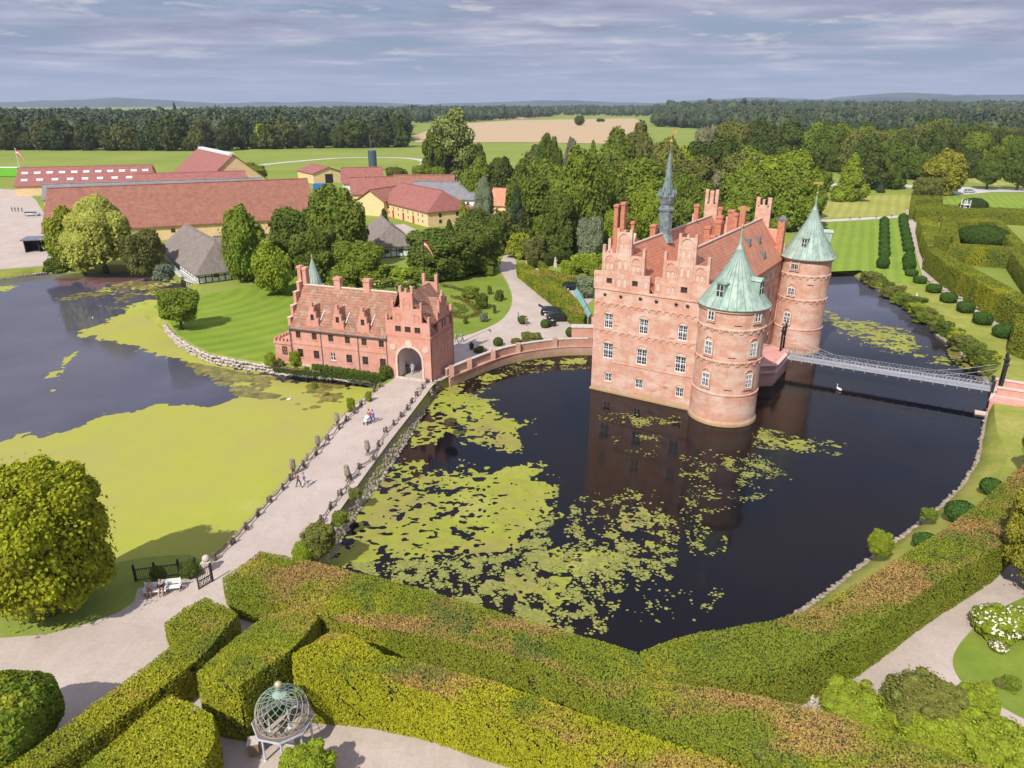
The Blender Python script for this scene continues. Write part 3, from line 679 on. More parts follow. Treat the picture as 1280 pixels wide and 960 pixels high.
# ---------------------------------------------------------------- the castle
CA = R(-33); CO = (10.95, 92.5)
castle = thing('castle', (CO[0], CO[1], 0), 'pink brick water castle with stepped gables, two green cone-roofed round towers and a copper spire', 'castle', None, CA)
def cw(u, v): return (CO[0] + u * math.cos(CA) - v * math.sin(CA), CO[1] + u * math.sin(CA) + v * math.cos(CA))
def cl(x, y):
    dx, dy = x - CO[0], y - CO[1]; return (dx * math.cos(CA) + dy * math.sin(CA), -dx * math.sin(CA) + dy * math.cos(CA))
L = 33.0
wins = [(2.0, 8.4, 1.25, 1.95), (6.95, 8.4, 1.25, 1.95), (12.15, 8.4, 1.25, 1.95), (2.15, 4.3, 1.45, 2.1), (6.95, 4.3, 1.45, 2.1), (12.2, 4.3, 1.45, 2.1),
        (2.35, .55, 1.1, 1.15), (6.8, .55, 1.1, 1.25), (12.4, .55, 1.1, 1.25),
        (1.85, 13.75, .78, .7), (5.4, 13.8, .78, .7), (11.85, 13.85, .85, .75), (1.35, 11.8, .4, .42), (3.6, 11.8, .4, .42), (6.3, 11.9, .45, .42), (8.45, 11.85, .45, .42), (11.05, 11.85, .4, .42), (12.5, 11.85, .4, .42)]
sil = [(-.12, 15.82, -1.7, 12.75), (-.35, .72, 12.75, 14.85), (.72, 1.12, 12.75, 18.3), (1.12, 2.6, 12.75, 17.3), (2.6, 4.68, 12.75, 20.05), (4.68, 6.2, 12.75, 17.2), (6.2, 6.55, 12.75, 18.25), (6.55, 7.4, 12.75, 14.9),
       (2.6, 2.95, 20.05, 20.5), (3.5, 3.8, 20.05, 20.35), (4.33, 4.68, 20.05, 20.5),
       (8.05, 9.0, 12.75, 14.95), (9.0, 9.35, 12.75, 18.25), (9.35, 10.68, 12.75, 17.2), (10.68, 12.98, 12.75, 20.15), (12.98, 14.45, 12.75, 17.0), (14.45, 14.8, 12.75, 18.1), (14.8, 15.85, 12.75, 14.9),
       (10.68, 11.0, 20.15, 20.6), (11.65, 11.97, 20.15, 20.5), (12.64, 12.98, 20.15, 20.6)]
def in_sil(x, z, S): return any(a < x < b and c < z < d for a, b, c, d in S)
def panel(S, W_, y0, y1, mat, name, parent, extra=None):
    mb = MB(); xs = [q for s in S for q in s[:2]] + [w[0] + k * w[2] / 2 for w in W_ for k in (-1, 1)]
    zs = [q for s in S for q in s[2:]] + [w[1] + k * w[3] / 2 for w in W_ for k in (-1, 1)]
    def occ(x, z): return in_sil(x, z, S) and not any(abs(x - w[0]) < w[2] / 2 and abs(z - w[1]) < w[3] / 2 for w in W_)
    mb.cells(xs, zs, occ, y0, y1)
    if extra: extra(mb)
    return mb.build(name, mat, parent)
def front_extra(mb):
    frieze(mb, 0, 14.2, 10.45, 0, .95); frieze(mb, 0, 14.0, 6.75, 0, .95)
    mb.box(2.9, 14.0, -.07, .01, 2.8, 2.92); mb.box(-.2, 14.2, -.10, .01, 12.55, 12.72)
    mb.box(-.25, 14.2, -.25, .02, -1.7, -1.25)
    for x, z, w, h in wins[:9]: mb.arch(x, z + h / 2 - .12, w * .92, -.08, .02, .14, 8, 130)
    for x, z, w, h in wins[12:]: mb.arch(x, z + .15, w, -.08, .02, .12, 6)
    for gx, tops in ((0, ((1.85, 1.35, 15.2, 1.25), (3.65, 1.6, 17.6, 1.6), (5.45, 1.35, 15.2, 1.2))), (8.05, ((10.0, 1.35, 15.0, 1.35), (11.83, 1.7, 17.6, 1.7), (13.7, 1.35, 15.0, 1.2)))):
        for x, w, z, h in tops:
            niche(mb, x, z, w, h, 0)
            for k in (-1, 1): lancet(mb, x + k * w * .2, z + .1, .34, h * .55, 0)
        cxx = tops[1][0]
        for z in (13.1, 15.4):
            for k in (-1, 1):
                if gx < 1 or z > 14: lancet(mb, cxx + k * .4, z, .42, 1.0, 0)
        for k in (-1, 1):
            mb.box(cxx + k * .92 - .05, cxx + k * .92 + .05, -.07, .01, 12.9, 17.4)
    lancet(mb, .15, 13.3, .4, .9, 0); lancet(mb, 6.95, 13.3, .4, .9, 0); lancet(mb, 8.5, 13.3, .4, .9, 0); lancet(mb, 9.9, 13.1, .3, .8, 0); lancet(mb, 10.45, 13.1, .3, .8, 0)
    mb.disc(8.8, .5, .52, -.07, .02); mb.box(8.72, 8.88, -.11, -.06, .25, .75)
    for x, z in ((3.1, 5.0), (3.15, 8.0), (10.9, 7.6), (13.6, 7.3), (10.7, 3.9), (13.3, 2.9), (10.5, .9)): mb.disc(x, z, .3, -.12, .01, 8, True)
panel(sil, wins, 0, .42, 'brick', 'front_wall', castle, front_extra)
for i, (x, z, w, h) in enumerate(wins): window(castle, x, z, w, h, .17, 'white' if h > 1 else 'brown')
for x, z, w, h in wins[:9]: w_ = MB(); w_.disc(x, z + h / 2 + .01, w * .46, -.012, .1, 10, True, .62); w_.build('window_head', 'trim', castle)
for x, z, w, h in NICHES: nm_ = MB(); nm_.box(x - w / 2, x + w / 2, -.03, .02, z, z + h); nm_.build('blind_niche', 'niche', castle)
# masonry core, side and rear walls
mb = MB()
side_w = []
def side_occ(S, W_):
    return lambda x, z: in_sil(x, z, S) and not any(abs(x - w[0]) < w[2] / 2 and abs(z - w[1]) < w[3] / 2 for w in W_)
sw = MB(); sW = []
for v in np.arange(3.2, 30, 2.9):
    for z, h in ((11.0, .75), (8.0, 1.5), (4.2, 1.7), (.6, 1.1)): sW.append((float(v), z, .95 if h > 1 else .6, h))
sS = [(.42, L, -1.7, 12.6)]
xs_ = [.42, L] + [w[0] + k * w[2] / 2 for w in sW for k in (-1, 1)]; zs_ = [-1.7, 12.6] + [w[1] + k * w[3] / 2 for w in sW for k in (-1, 1)]
sw.cells(xs_, zs_, side_occ(sS, sW), 0, .4)
frieze(sw, .5, L, 10.0, 0, 1.0); frieze(sw, .5, L, 12.1, 0, .55, .1, .12); sw.box(.5, L, -.07, .01, 2.8, 2.92)
for w in sW: sw.arch(w[0], w[1] + w[3] / 2 - .1, w[2] * .9, -.08, .02, .14, 6, 140)
o = sw.build('side_wall', 'brick', castle); o.location = (15.7, 0, 0); o.rotation_euler = (0, 0, R(90))
for x, z, w, h in sW:
    q = window(o, x, z, w, h, .15, 'cream', False)
    # pane goes into the same sub-part level
    link('pane', win_mesh(w, h, 'cream')[1], o, (x, .155, z - h / 2))
core = MB(); core.box(.02, 15.28, .5, L - .02, -1.7, 12.45); core.box(0, .42, .42, L, -1.7, 12.6)
core.build('inner_walls', 'brick', castle)
rs = [(-.12, 15.82, -1.7, 12.7)] + [s for s in sil[1:]]
rs = [(a, b, c, d + (.8 if d > 20 else 0) if c > 20 else d) for a, b, c, d in rs] + [(2.6, 3.1, 20.4, 22.3), (3.35, 3.95, 20, 22.1), (4.2, 4.68, 20.4, 22.3), (10.68, 11.25, 20.4, 21.6), (12.4, 12.98, 20.4, 21.6), (11.2, 12.4, 20, 20.45)]
panel(rs, [], L - .45, L + .02, 'brick', 'rear_wall', castle)
# roofs
def gable_roof(x0, x1, y0, y1, ze, zr, t=.22, oh=.25):
    m = MB(); xm = (x0 + x1) / 2; sl = (zr - ze) / (xm - x0)
    A = [(x0 - oh, ze - oh * sl), (xm, zr), (x1 + oh, ze - oh * sl), (x1 + oh, ze - oh * sl + t), (xm, zr + t * 1.3), (x0 - oh, ze - oh * sl + t)]
    m.add([(x, y0, z) for x, z in A] + [(x, y1, z) for x, z in A], [(0, 1, 4, 5), (1, 2, 3, 4), (11, 10, 7, 6), (10, 9, 8, 7), (5, 4, 10, 11), (4, 3, 9, 10), (1, 0, 6, 7), (2, 1, 7, 8), (0, 5, 11, 6), (3, 2, 8, 9)])
    return m
rf = gable_roof(0, 7.78, .42, L - .45, 12.75, 18.0).build('roof', 'tileo', castle)
m = MB(); m.tube([(3.89, .42, 18.3), (3.89, L - .45, 18.3)], .16, 8); m.build('ridge_tiles', 'trim', rf)
rf2 = gable_roof(7.92, 15.7, .42, L - .45, 12.75, 18.2, oh=.2).build('roof', 'tileo', castle)
m = MB(); m.tube([(11.81, .42, 18.5), (11.81, L - .45, 18.5)], .16, 8); m.build('ridge_tiles', 'trim', rf2)
m = MB()
for v, k in ((21, 2.6), (25.5, 2.4), (24, 1.1)):      # little slate roof vents on the right slope
    x = 15.7 - k; z = 12.75 + k * 1.4; m.prism([(x - .35, v - .3), (x + .5, v - .3), (x + .5, v + .3), (x - .35, v + .3)], z - .3, z + .75)
m.build('roof_vent', 'lead', rf2)
def chimney(parent, x, y, z0, z1, w, d, mat='redbrick', name='chimney', pots=0):
    m = MB(); m.box(x - w / 2, x + w / 2, y - d / 2, y + d / 2, z0, z1 - .35); m.box(x - w / 2 - .1, x + w / 2 + .1, y - d / 2 - .1, y + d / 2 + .1, z1 - .35, z1 - .12)
    m.box(x - w / 2 - .03, x + w / 2 + .03, y - d / 2 - .03, y + d / 2 + .03, z1 - .12, z1)
    return m.build(name, mat, parent)
for x, y, z0, z1, w, d in ((-.95, 7.4, 10, 22.4, .55, .8), (-.15, 7.8, 10, 22.7, .55, .8), (.55, 9.5, 13, 20.0, .45, .5), (3.0, 11.0, 16, 19.6, .75, .8), (7.3, 21, 14, 18.4, .8, .8), (8.2, 23, 14, 19.0, .9, .9), (7.4, 26, 14, 19.3, .8, .9), (8.6, 27.5, 14, 20.1, .9, .8), (9.6, 26.5, 14, 19.8, .6, .7), (9.6, 30, 15, 20.4, .85, .8), (8.9, 18.5, 13, 17.6, .8, .8), (5.9, 30.5, 15, 20.0, .6, .6), (2.3, 30, 15, 20.2, .7, .7)):
    chimney(castle, x, y, z0, z1, w, d)
m = MB(); m.box(14.6, 15.6, L - 1.6, L - .5, 12, 18.4); m.build('chimney', 'redbrick', castle)
o = m = MB(); m.lathe([(.75, 18.4), (.7, 18.7), (.05, 19.3)], 15.1, L - 1.05, 4); m.build('chimney_cap', 'lead', castle)
# west stair projection whose top shows left of the gable
m = MB(); m.box(-1.6, .0, 6.6, 10.5, -1.7, 15.0); m.prismx([(6.6, 15.0), (10.5, 15.0), (8.55, 18.6)], -1.6, 1.5)
for y, z in ((6.6, 16.2), (7.3, 17.8), (10.1, 16.2), (9.4, 17.8)): m.box(-1.9, -1.5, y - .25, y + .25, 13.5, z)
m.box(-.42, -.12, 3.0, 3.4, 12, 16.6); m.build('stair_wing', 'brick', castle)
# ridge spire
m = MB(); sx, sy = 3.89, 12.7
m.cur = 0; m.lathe([(1.50, 17.1), (1.16, 17.8), (0.99, 18.2), (0.96, 21.2), (1.12, 21.35), (1.14, 21.6), (0.90, 21.75), (0.86, 22.1), (0.99, 22.3), (1.25, 23.3), (1.12, 23.35), (0.82, 23.5), (0.53, 25.4), (0.26, 28.0), (0.06, 29.4), (0.04, 29.6)], sx, sy, 8)
for k in range(8):
    a = math.pi / 4 * k + math.pi / 8; x, y = sx + 1.08 * math.cos(a), sy + 1.08 * math.sin(a)
    m.prism([(x - .18, y - .18), (x + .18, y - .18), (x + .18, y + .18), (x - .18, y + .18)], 23.2, 23.8); m.lathe([(.2, 23.8), (.01, 24.4)], x, y, 4)
sp = m.build('spire', 'copperd', castle)
m = MB(); m.tube([(sx, sy, 29.4), (sx, sy, 32.0)], .045, 6); m.ball((sx, sy, 30.3), .22, 8); m.prismy([(sx - .1, 31.4), (sx + .75, 31.3), (sx + .75, 31.8), (sx - .1, 31.7)], sy - .02, sy + .02)
m.build('weather_vane', 'gold', sp)
# round towers
def tower(cx, cy, r, ze, roofR, apex, fin, wlist, hoods, rings, label, vane):
    m = MB(); N = 48
    prof = [(r + .28, -1.8), (r + .22, -1.2), (r + .08, -.9), (r + .02, 2.35), (r + .1, 2.38), (r + .1, 2.52), (r - .02, 2.56)]
    rings = sorted(rings)
    for z in rings: prof += [(r - .02, z - .42), (r - .02, z + .1), (r + .1, z + .36), (r + .1, z + .46), (r - .02, z + .54)]
    prof += [(r - .03, ze - .5), (r + .16, ze - .4), (r + .16, ze)]
    m.lathe(prof, 0, 0, N)
    for z in rings:
        n = 22
        for k in range(n):
            a = 2 * math.pi * k / n; sub = MB(); sub.arch(0, z, .78, -.09, .03, .13, 6)
            ca, sa = math.cos(a), math.sin(a)
            m.add([((-x * sa) + (r + .0 - y) * ca, (x * ca) + (r - y) * sa, zz_) for x, y, zz_ in sub.v], sub.f)
    for az, z in hoods:
        a = R(az) - CA; sub = MB(); sub.disc(0, z, .42, -.13, .03, 8, True); ca, sa = math.cos(a), math.sin(a)
        m.add([(-x * sa + (r - y) * ca, x * ca + (r - y) * sa, zz_) for x, y, zz_ in sub.v], sub.f)
    for az, z, w, h in wlist:     # brick surrounds of the windows
        a = R(az) - CA; ca, sa = math.cos(a), math.sin(a); sub = MB()
        sub.arch(0, z + h / 2 - .05, w, -.10, .03, .16, 8, 170); sub.box(-w / 2 - .13, -w / 2, -.10, .1, z - h / 2 - .1, z + h / 2); sub.box(w / 2, w / 2 + .13, -.10, .1, z - h / 2 - .1, z + h / 2)
        sub.box(-w / 2 - .13, w / 2 + .13, -.13, .1, z - h / 2 - .22, z - h / 2 - .1)
        m.add([(-x * sa + (r - y) * ca, x * ca + (r - y) * sa, zz_) for x, y, zz_ in sub.v], sub.f)
    t = m.build('round_tower', 'brick', castle); t['label'] = label; t.location = (cx, cy, 0)
    for az, z, w, h in wlist:
        a = R(az) - CA
        o = window(t, 0, z, w, h, 0, 'white' if h > 1 else 'cream', False, a + math.pi / 2, ((r + .06) * math.cos(a), (r + .06) * math.sin(a), z - h / 2))
        link('pane', win_mesh(w, h, 'white')[1], t, ((r + .055) * math.cos(a), (r + .055) * math.sin(a), z - h / 2), a + math.pi / 2)
    # bell-cast copper cone with standing seams
    m = MB(); H_ = apex - ze; rp = [(roofR - .05, ze - .12), (roofR, ze), (roofR * .93, ze + .28), (roofR * .82, ze + H_ * .15), (roofR * .61, ze + H_ * .36), (roofR * .40, ze + H_ * .58), (roofR * .2, ze + H_ * .83), (roofR * .095, apex), (.2, apex + .5), (.12, fin - .6), (.05, fin)]
    m.lathe(rp, 0, 0, 40)
    rr = m.build('cone_roof', 'copper', t); m = MB()
    for k in range(26):
        a = 2 * math.pi * k / 26
        m.tube([((q + .02) * math.cos(a), (q + .02) * math.sin(a), z) for q, z in rp[1:8]], .032, 4, .022)
    for kz in (.12, .26, .42, .6, .76):
        for k in range(26):
            pass
    m.build('standing_seams', 'copperd', t)
    m = MB()
    m.tube([(0, 0, fin - .3), (0, 0, vane)], .035, 5); m.ball((0, 0, fin + .35), .16, 8)
    m.prismy([(-.75, vane - .55), (.1, vane - .45), (.6, vane - .6), (.6, vane - .1), (.1, vane - .25), (-.75, vane - .15)], -.025, .025)
    m.build('weather_vane', 'gold', t)
    return t, rp
def dormer(t, az, r, z, w, h, ze):
    a = R(az) - CA; m = MB(); ca, sa = math.cos(a), math.sin(a)
    sub = MB(); sub.cur = 0
    sub.box(-w / 2, w / 2, -.55, 1.6, z, z + h); sub.prismy([(-w / 2 - .12, z + h), (w / 2 + .12, z + h), (w / 2 + .05, z + h + .12), (0, z + h + .4), (-w / 2 - .05, z + h + .12)], -.68, 1.6)
    sub.cur = 1; sub.box(-w / 2 + .12, w / 2 - .12, -.57, -.54, z + .15, z + h - .15)
    sub.cur = 2; sub.box(-.03, .03, -.6, -.56, z + .15, z + h - .15); sub.box(-w / 2 + .12, w / 2 - .12, -.6, -.56, z + h * .5 - .03, z + h * .5 + .03)
    m.v = [(-x * sa + (r - y) * ca, x * ca + (r - y) * sa, zz_) for x, y, zz_ in sub.v]; m.f = sub.f; m.m = sub.m
    m.build('dormer', ['copper', 'glass', 'white'], t)
c1 = cl(26.4, 83.7)
T1w = [(-144, 12.0, .95, 1.15), (-62, 12.1, .95, 1.2), (-143, 8.1, 1.05, 1.7), (-64, 8.2, 1.05, 1.7), (-142, 4.1, 1.05, 1.75), (-66, 4.3, 1.05, 1.75)]
t1, rp1 = tower(c1[0], c1[1], 3.92, 13.0, 4.28, 19.3, 21.6, T1w, [(-97, 11.25), (-101, 7.35), (-102, 3.3)], [10.15, 6.2], 'near round tower with a streaked green cone roof and two dormers', 24.2)
dormer(t1, -138, 2.75, 14.1, 1.0, 1.6, 13); dormer(t1, -42, 2.6, 14.4, 1.05, 1.6, 13)
c2 = cl(45.3, 110.2)
T2w = [(-140, 12.1, 1.25, .95), (-140, 8.3, 1.15, 1.15), (-141, 4.1, 1.15, 1.75)]
t2, rp2 = tower(c2[0], c2[1], 3.55, 13.3, 4.05, 20.2, 22.3, T2w, [(-98, 9.6), (-116, .7), (-150, .8)], [10.4, 6.7], 'far round tower by the footbridge with a pale green cone roof', 24.4)
dormer(t2, -128, 2.4, 15.0, .85, 1.3, 13); dormer(t2, -20, 2.3, 15.6, .9, 1.4, 13)
# bridge terrace between the towers
m = MB(); tp = [(15.7, 10.5), (20.6, 14.4), (20.6, 22.3), (15.7, 23.5)]
m.prism([(a, b) for a, b in tp], -1.7, .5)
tp2 = [(15.7, 10.3), (20.75, 14.3), (20.75, 22.4), (15.7, 23.7)]
m.prism([(15.7, 10.4), (20.68, 14.35), (20.68, 22.35), (15.7, 23.6)], .62, 1.55)
ter = m.build('bridge_terrace', 'brickpink', castle)
m = MB(); m.prism([(15.7, 10.1), (20.9, 14.2), (20.9, 22.5), (15.7, 23.8)], .5, .72)
for a, b in ((tp2[0], tp2[1]), (tp2[1], (20.75, 19.9))): m.bar((a[0], a[1], 1.62), (b[0], b[1], 1.62), .5, .14)
m.build('coping', 'trim', ter)
# ---------------------------------------------------------------- gatehouse
GA = R(-19); GO = (-31.8, 98.0)
gate = thing('gatehouse', (GO[0], GO[1], 0), 'long pink brick gatehouse with an arched gateway, mossy tiled roof and three small stepped dormers', 'gatehouse', None, GA)
def gw(u, v): return (GO[0] + u * math.cos(GA) - v * math.sin(GA), GO[1] + u * math.sin(GA) + v * math.cos(GA))
D = 7.6
up = [(x, 4.67, .78, .98) for x in (1.8, 4.43, 7.07, 9.7, 12.3, 14.94)]; low = [(x, 1.97, .9, 1.2) for x in (1.87, 4.5, 7.12, 9.75, 12.28, 15.0)]
gS = [(.35, 15.8, -.05, 5.9)]
for x in (4.4, 8.4, 12.3): gS += [(x - .92, x + .92, 5.9, 7.3), (x - .62, x + .62, 7.3, 8.2), (x - .36, x + .36, 8.2, 8.9), (x - .14, x + .14, 8.9, 9.5)]
tS = [(15.8, 17.1, -.05, 8.15), (17.1, 20.95, 4.75, 8.15), (17.1, 17.25, -.05, 4.75), (20.95, 22.25, -.05, 8.15), (16.9, 21.15, 8.15, 9.95), (18.1, 19.95, 9.95, 12.1), (18.0, 18.35, 12.1, 12.9), (19.7, 20.05, 12.1, 12.9), (18.85, 19.15, 12.1, 12.6), (15.8, 16.1, 8.15, 9.0), (16.85, 17.1, 9.95, 10.8), (20.95, 21.2, 9.95, 10.9), (21.95, 22.25, 8.15, 9.0)]
gwn = up + low + [(x, 7.42, .55, .85) for x in (4.4, 8.4, 12.3)]
twn = [(x, 7.1, .85, .8) for x in (17.63, 19.05, 20.47)]
NICHES.clear()
def ge(mb):
    frieze(mb, .5, 15.7, 3.2, 0, .42, .09, .06)
    for x, z, w, h in low + up: mb.box(x - w / 2 - .08, x + w / 2 + .08, -.09, .02, z - h / 2 - .12, z - h / 2)
panel(gS, gwn, 0, .38, 'brick2', 'front_wall', gate, ge)
def te(mb):
    frieze(mb, 15.9, 22.2, 5.95, 0, .5, .1, .07)
    x, sp, r = 19.1, 2.85, 1.9; n = 10      # round arch head under the masonry above it
    for k in range(n):
        a = math.pi - math.pi * k / n; b = math.pi - math.pi * (k + 1) / n
        xa, xb = x + r * math.cos(a), x + r * math.cos(b)
        mb.prismy([(xa, sp + r * math.sin(a)), (xb, sp + r * math.sin(b)), (xb, 4.75), (xa, 4.75)], 0.001, .37)
    niche(mb, 19.02, 9.9, 1.0, 1.1, 0); lancet(mb, 18.8, 10, .26, .7, 0); lancet(mb, 19.25, 10, .26, .7, 0)
    for k in (-1, 1): niche(mb, 19.02 + k * 1.35, 8.2, .7, .8, 0)
panel(tS, twn, -.03, .38, 'brick2', 'tower_front', gate, te)
for x, z, w, h in gwn: window(gate, x, z, w, h, .14, 'brown' if x not in (7.12,) else 'white')
for x, z, w, h in twn: window(gate, x, z, w, h, .14, 'brown')
m = MB(); m.arch(19.1, 2.85, 3.6, -.12, .0, .3, 16); m.box(17.0, 17.28, -.12, 0, -.02, 2.85); m.box(20.92, 21.2, -.12, 0, -.02, 2.85)
m.disc(19.1, 5.1, .55, -.13, -.02); m.disc(16.69, 4.5, .42, -.1, -.02); m.disc(21.5, 4.5, .42, -.1, -.02); m.build('archway_trim', 'trim', gate)
m = MB()   # bodies behind the fronts, with the passage left open
m.box(.35, 15.8, .38, D, -.05, 5.85); m.box(15.8, 17.2, .38, D, -.05, 8.1); m.box(20.98, 22.2, .38, D - .01, -.05, 6.3); m.box(17.2, 20.98, .38, D - .02, 4.8, 8.05)
m.build('inner_walls', 'brick2', gate)
m = MB(); m.box(17.2, 17.24, .4, D, 0, 4.75); m.build('passage_plaster', 'white', gate)
# right side wall of the gate tower
sd_ = [(0, D, -.6, 6.3), (2.6, 6.3, 6.3, 8.4), (3.2, 5.7, 8.4, 9.9), (3.85, 5.05, 9.9, 11.0), (2.6, 2.85, 8.4, 9.2), (6.05, 6.3, 8.4, 9.2), (4.3, 4.6, 11.0, 11.6), (3.2, 3.42, 9.9, 10.6), (5.48, 5.7, 9.9, 10.6)]
sW2 = [(3.3, 3.3, .28, 1.1), (4.35, 3.3, .28, 1.1), (5.4, 3.3, .28, 1.1), (4.0, 7.15, .45, 1.0), (4.9, 7.15, .45, 1.0)]
def se(mb): frieze(mb, .2, 7.5, 5.7, 0, .5, .1, .07); mb.box(0, D, -.12, .02, 6.15, 6.32)
o = panel(sd_, sW2, 0, .3, 'brick2', 'side_wall', gate, se); o.location = (22.25 + .0, 0, 0); o.rotation_euler = (0, 0, R(90))
m = MB()
for x, z, w, h in sW2: m.box(x - w / 2, x + w / 2, .12, .16, z - h / 2, z + h / 2)
m.build('slit_windows', 'glass', o)
# roofs: long wing along u, tower along v with a crossing gable to the right
m = MB(); ze, zr, ym = 5.9, 10.75, D / 2; s_ = (zr - ze) / ym
A = [(-.35, ze - .35 * s_), (ym, zr), (D + .35, ze - .35 * s_), (D + .35, ze - .35 * s_ + .22), (ym, zr + .25), (-.35, ze - .35 * s_ + .22)]
m.prismx([A[0], A[1], A[4], A[5]], .72, 15.85); m.prismx([A[1], A[2], A[3], A[4]], .72, 15.85)
wr = m.build('roof', 'tilem', gate)
m = MB(); m.tube([(.7, ym, zr + .22), (15.8, ym, zr + .22)], .13, 8); m.build('ridge_tiles', 'trim', wr)
for x in (4.4, 8.4, 12.3):       # dormer saddle roofs behind the stepped fronts
    m = MB(); m.prismy([(x - 1.0, 6.9), (x + 1.0, 6.9), (x, 8.95)], .38, 3.3); m.build('dormer_roof', 'tilem', wr)
    m = MB(); m.bar((x + 1.05, .42, 6.95), (x + 1.0, 2.2, 8.6), .12, .2); m.build('flashing', 'greyw', wr)
m = gable_roof(15.85, 22.2, .38, D - .38, 7.7, 11.6, oh=.05).build('roof', 'tilem', gate)
mm = MB(); mm.add([(20.0, 2.4, 8.0), (22.0, 2.4, 8.0), (22.0, 4.45, 10.6), (19.2, 4.45, 10.6), (20.0, 6.5, 8.0), (22.0, 6.5, 8.0)], [(0, 1, 2, 3), (3, 2, 5, 4), (0, 3, 4), (1, 5, 2)]); mm.build('cross_roof', 'tilem', m)
mm = MB(); mm.add([(22.2, .38, 6.35), (22.2, D, 6.35), (20.6, D, 8.9), (20.6, .38, 8.9)], [(0, 1, 2, 3)]); mm.build('lower_slope', 'tilem', m)
# rear gable with its two tall pinnacles, left stepped gable
rg = [(.35, 15.8, -.05, 5.9), (15.8, 17.2, -.05, 8.1), (17.2, 20.98, 4.7, 8.1), (20.98, 22.25, -.05, 8.1), (16.9, 21.2, 8.1, 9.9), (17.9, 20.2, 9.9, 11.9), (17.9, 18.3, 11.9, 13.0), (19.8, 20.2, 11.9, 13.0), (21.9, 22.25, 8.1, 9.0)]
panel(rg, [], D - .38, D + .02, 'brick2', 'rear_wall', gate)
lg = [(0, D, -.05, 5.9), (.0, .9, 5.9, 7.0), (.9, 1.9, 5.9, 8.5), (1.9, 2.9, 5.9, 10.2), (2.9, 4.7, 5.9, 11.4), (4.7, 5.7, 5.9, 10.2), (5.7, 6.7, 5.9, 8.5), (6.7, D, 5.9, 7.0)]
o = panel(lg, [], -.42, 0, 'brick2', 'end_wall', gate); o.location = (.34, 0, 0); o.rotation_euler = (0, 0, R(90))
m = MB()
for y, z in ((.45, 7.0), (1.4, 8.5), (2.4, 10.2), (3.8, 11.4), (5.2, 10.2)): m.box(.28, .82, y - .52 if y != 3.8 else 2.85, y + .52 if y != 3.8 else 4.75, z, z + .1)
m.build('gable_coping', 'trim', gate)
for x, y, z0, z1, w, d in ((.45, 4.0, 9, 13.6, .55, .8), (1.2, 4.1, 9, 13.4, .6, .8), (6.55, 3.9, 9.5, 12.4, .95, .8), (11.2, 3.9, 9.5, 12.5, .95, .8)): chimney(gate, x, y, z0, z1, w, d, 'brick2')
m = MB()
for x in (.48, 5.48, 11.35, 15.72): m.tube([(x, -.1, 0.1), (x, -.1, 5.75)], .05, 6)
m.bar((.4, -.42, 5.62), (15.8, -.42, 5.62), .12, .1); m.build('downpipes', 'lead', gate)
# low crenellated wing at the left end
m = MB(); m.box(-2.6, .34, .3, 3.9, -.05, 3.3); m.box(-2.7, .34, .15, .35, 2.9, 3.3)
for k in range(5): m.box(-2.6 + k * .62, -2.25 + k * .62, .2, .5, 3.3, 3.75)
for k in range(5): m.box(-2.6, -2.3, .6 + k * .7, .95 + k * .7, 3.3, 3.75)
lw_ = m.build('corner_wing', 'brick2', gate); lw_['label'] = 'low crenellated brick corner wing'
window(lw_, -.95, 2.0, .75, 1.15, .2, 'brown', False)
m = MB(); m.box(15.0, 22.3, -.1, .0, -.05, .35); m.box(.3, 15.0, -.1, 0, -.05, .3); m.build('plinth', 'stone', gate)
# ---------------------------------------------------------------- flagpole and its pennant
fp = gw(17.35, 9.3)
tp_ = thing('flagpole', (fp[0], fp[1], 0), 'tall black flagpole rising behind the gatehouse', 'flagpole')
m = MB(); m.tube([(0, 0, 0), (0, 0, 17.2)], .14, 8, .06); m.ball((0, 0, 17.3), .14, 6); m.build('pole', 'black', tp_)
m = MB(); m.lathe([(.3, 0), (.3, .3), (.16, .5)], 0, 0, 10); m.build('base', 'stone', tp_)
def flag(name, loc, rz, label, Ls, Hs, rows):
    f_ = thing(name, loc, label, 'flag', None, rz); nx = 14; V = []; Q = []
    def strip(z0f, z1f, nm, mat, y=0):
        V = []; Q = []
        for i in range(nx + 1):
            u = i / nx; x = u * Ls * .55; dr = u * u * Ls * .75; taper = 1 - .75 * u; w = .12 * math.sin(u * 9) * u
            for zf in (z0f, z1f): V.append((x, w + y, -dr - Hs * (.5 + (zf - .5) * taper)))
        for s_ in (1,):
            Q = [(2 * i, 2 * i + 1, 2 * i + 3, 2 * i + 2) for i in range(nx)]
        link(nm, np_mesh(nm, V, Q, mat), f_)
    for z0f, z1f, nm, mat in rows: strip(z0f, z1f, nm, mat)
    return f_
M['flagred'] = simple('flag_red', (.55, .03, .05), .8); M['flagwhite'] = simple('flag_white', (.8, .78, .76), .8)
rows = [(0, .36, 'red_stripe', 'flagred'), (.36, .62, 'white_stripe', 'flagwhite'), (.62, 1, 'red_stripe', 'flagred')]
flag('pennant', (fp[0] + .08, fp[1], 17.1), R(-15), 'red and white pennant drooping from the black flagpole behind the gatehouse', 2.3, .8, rows)
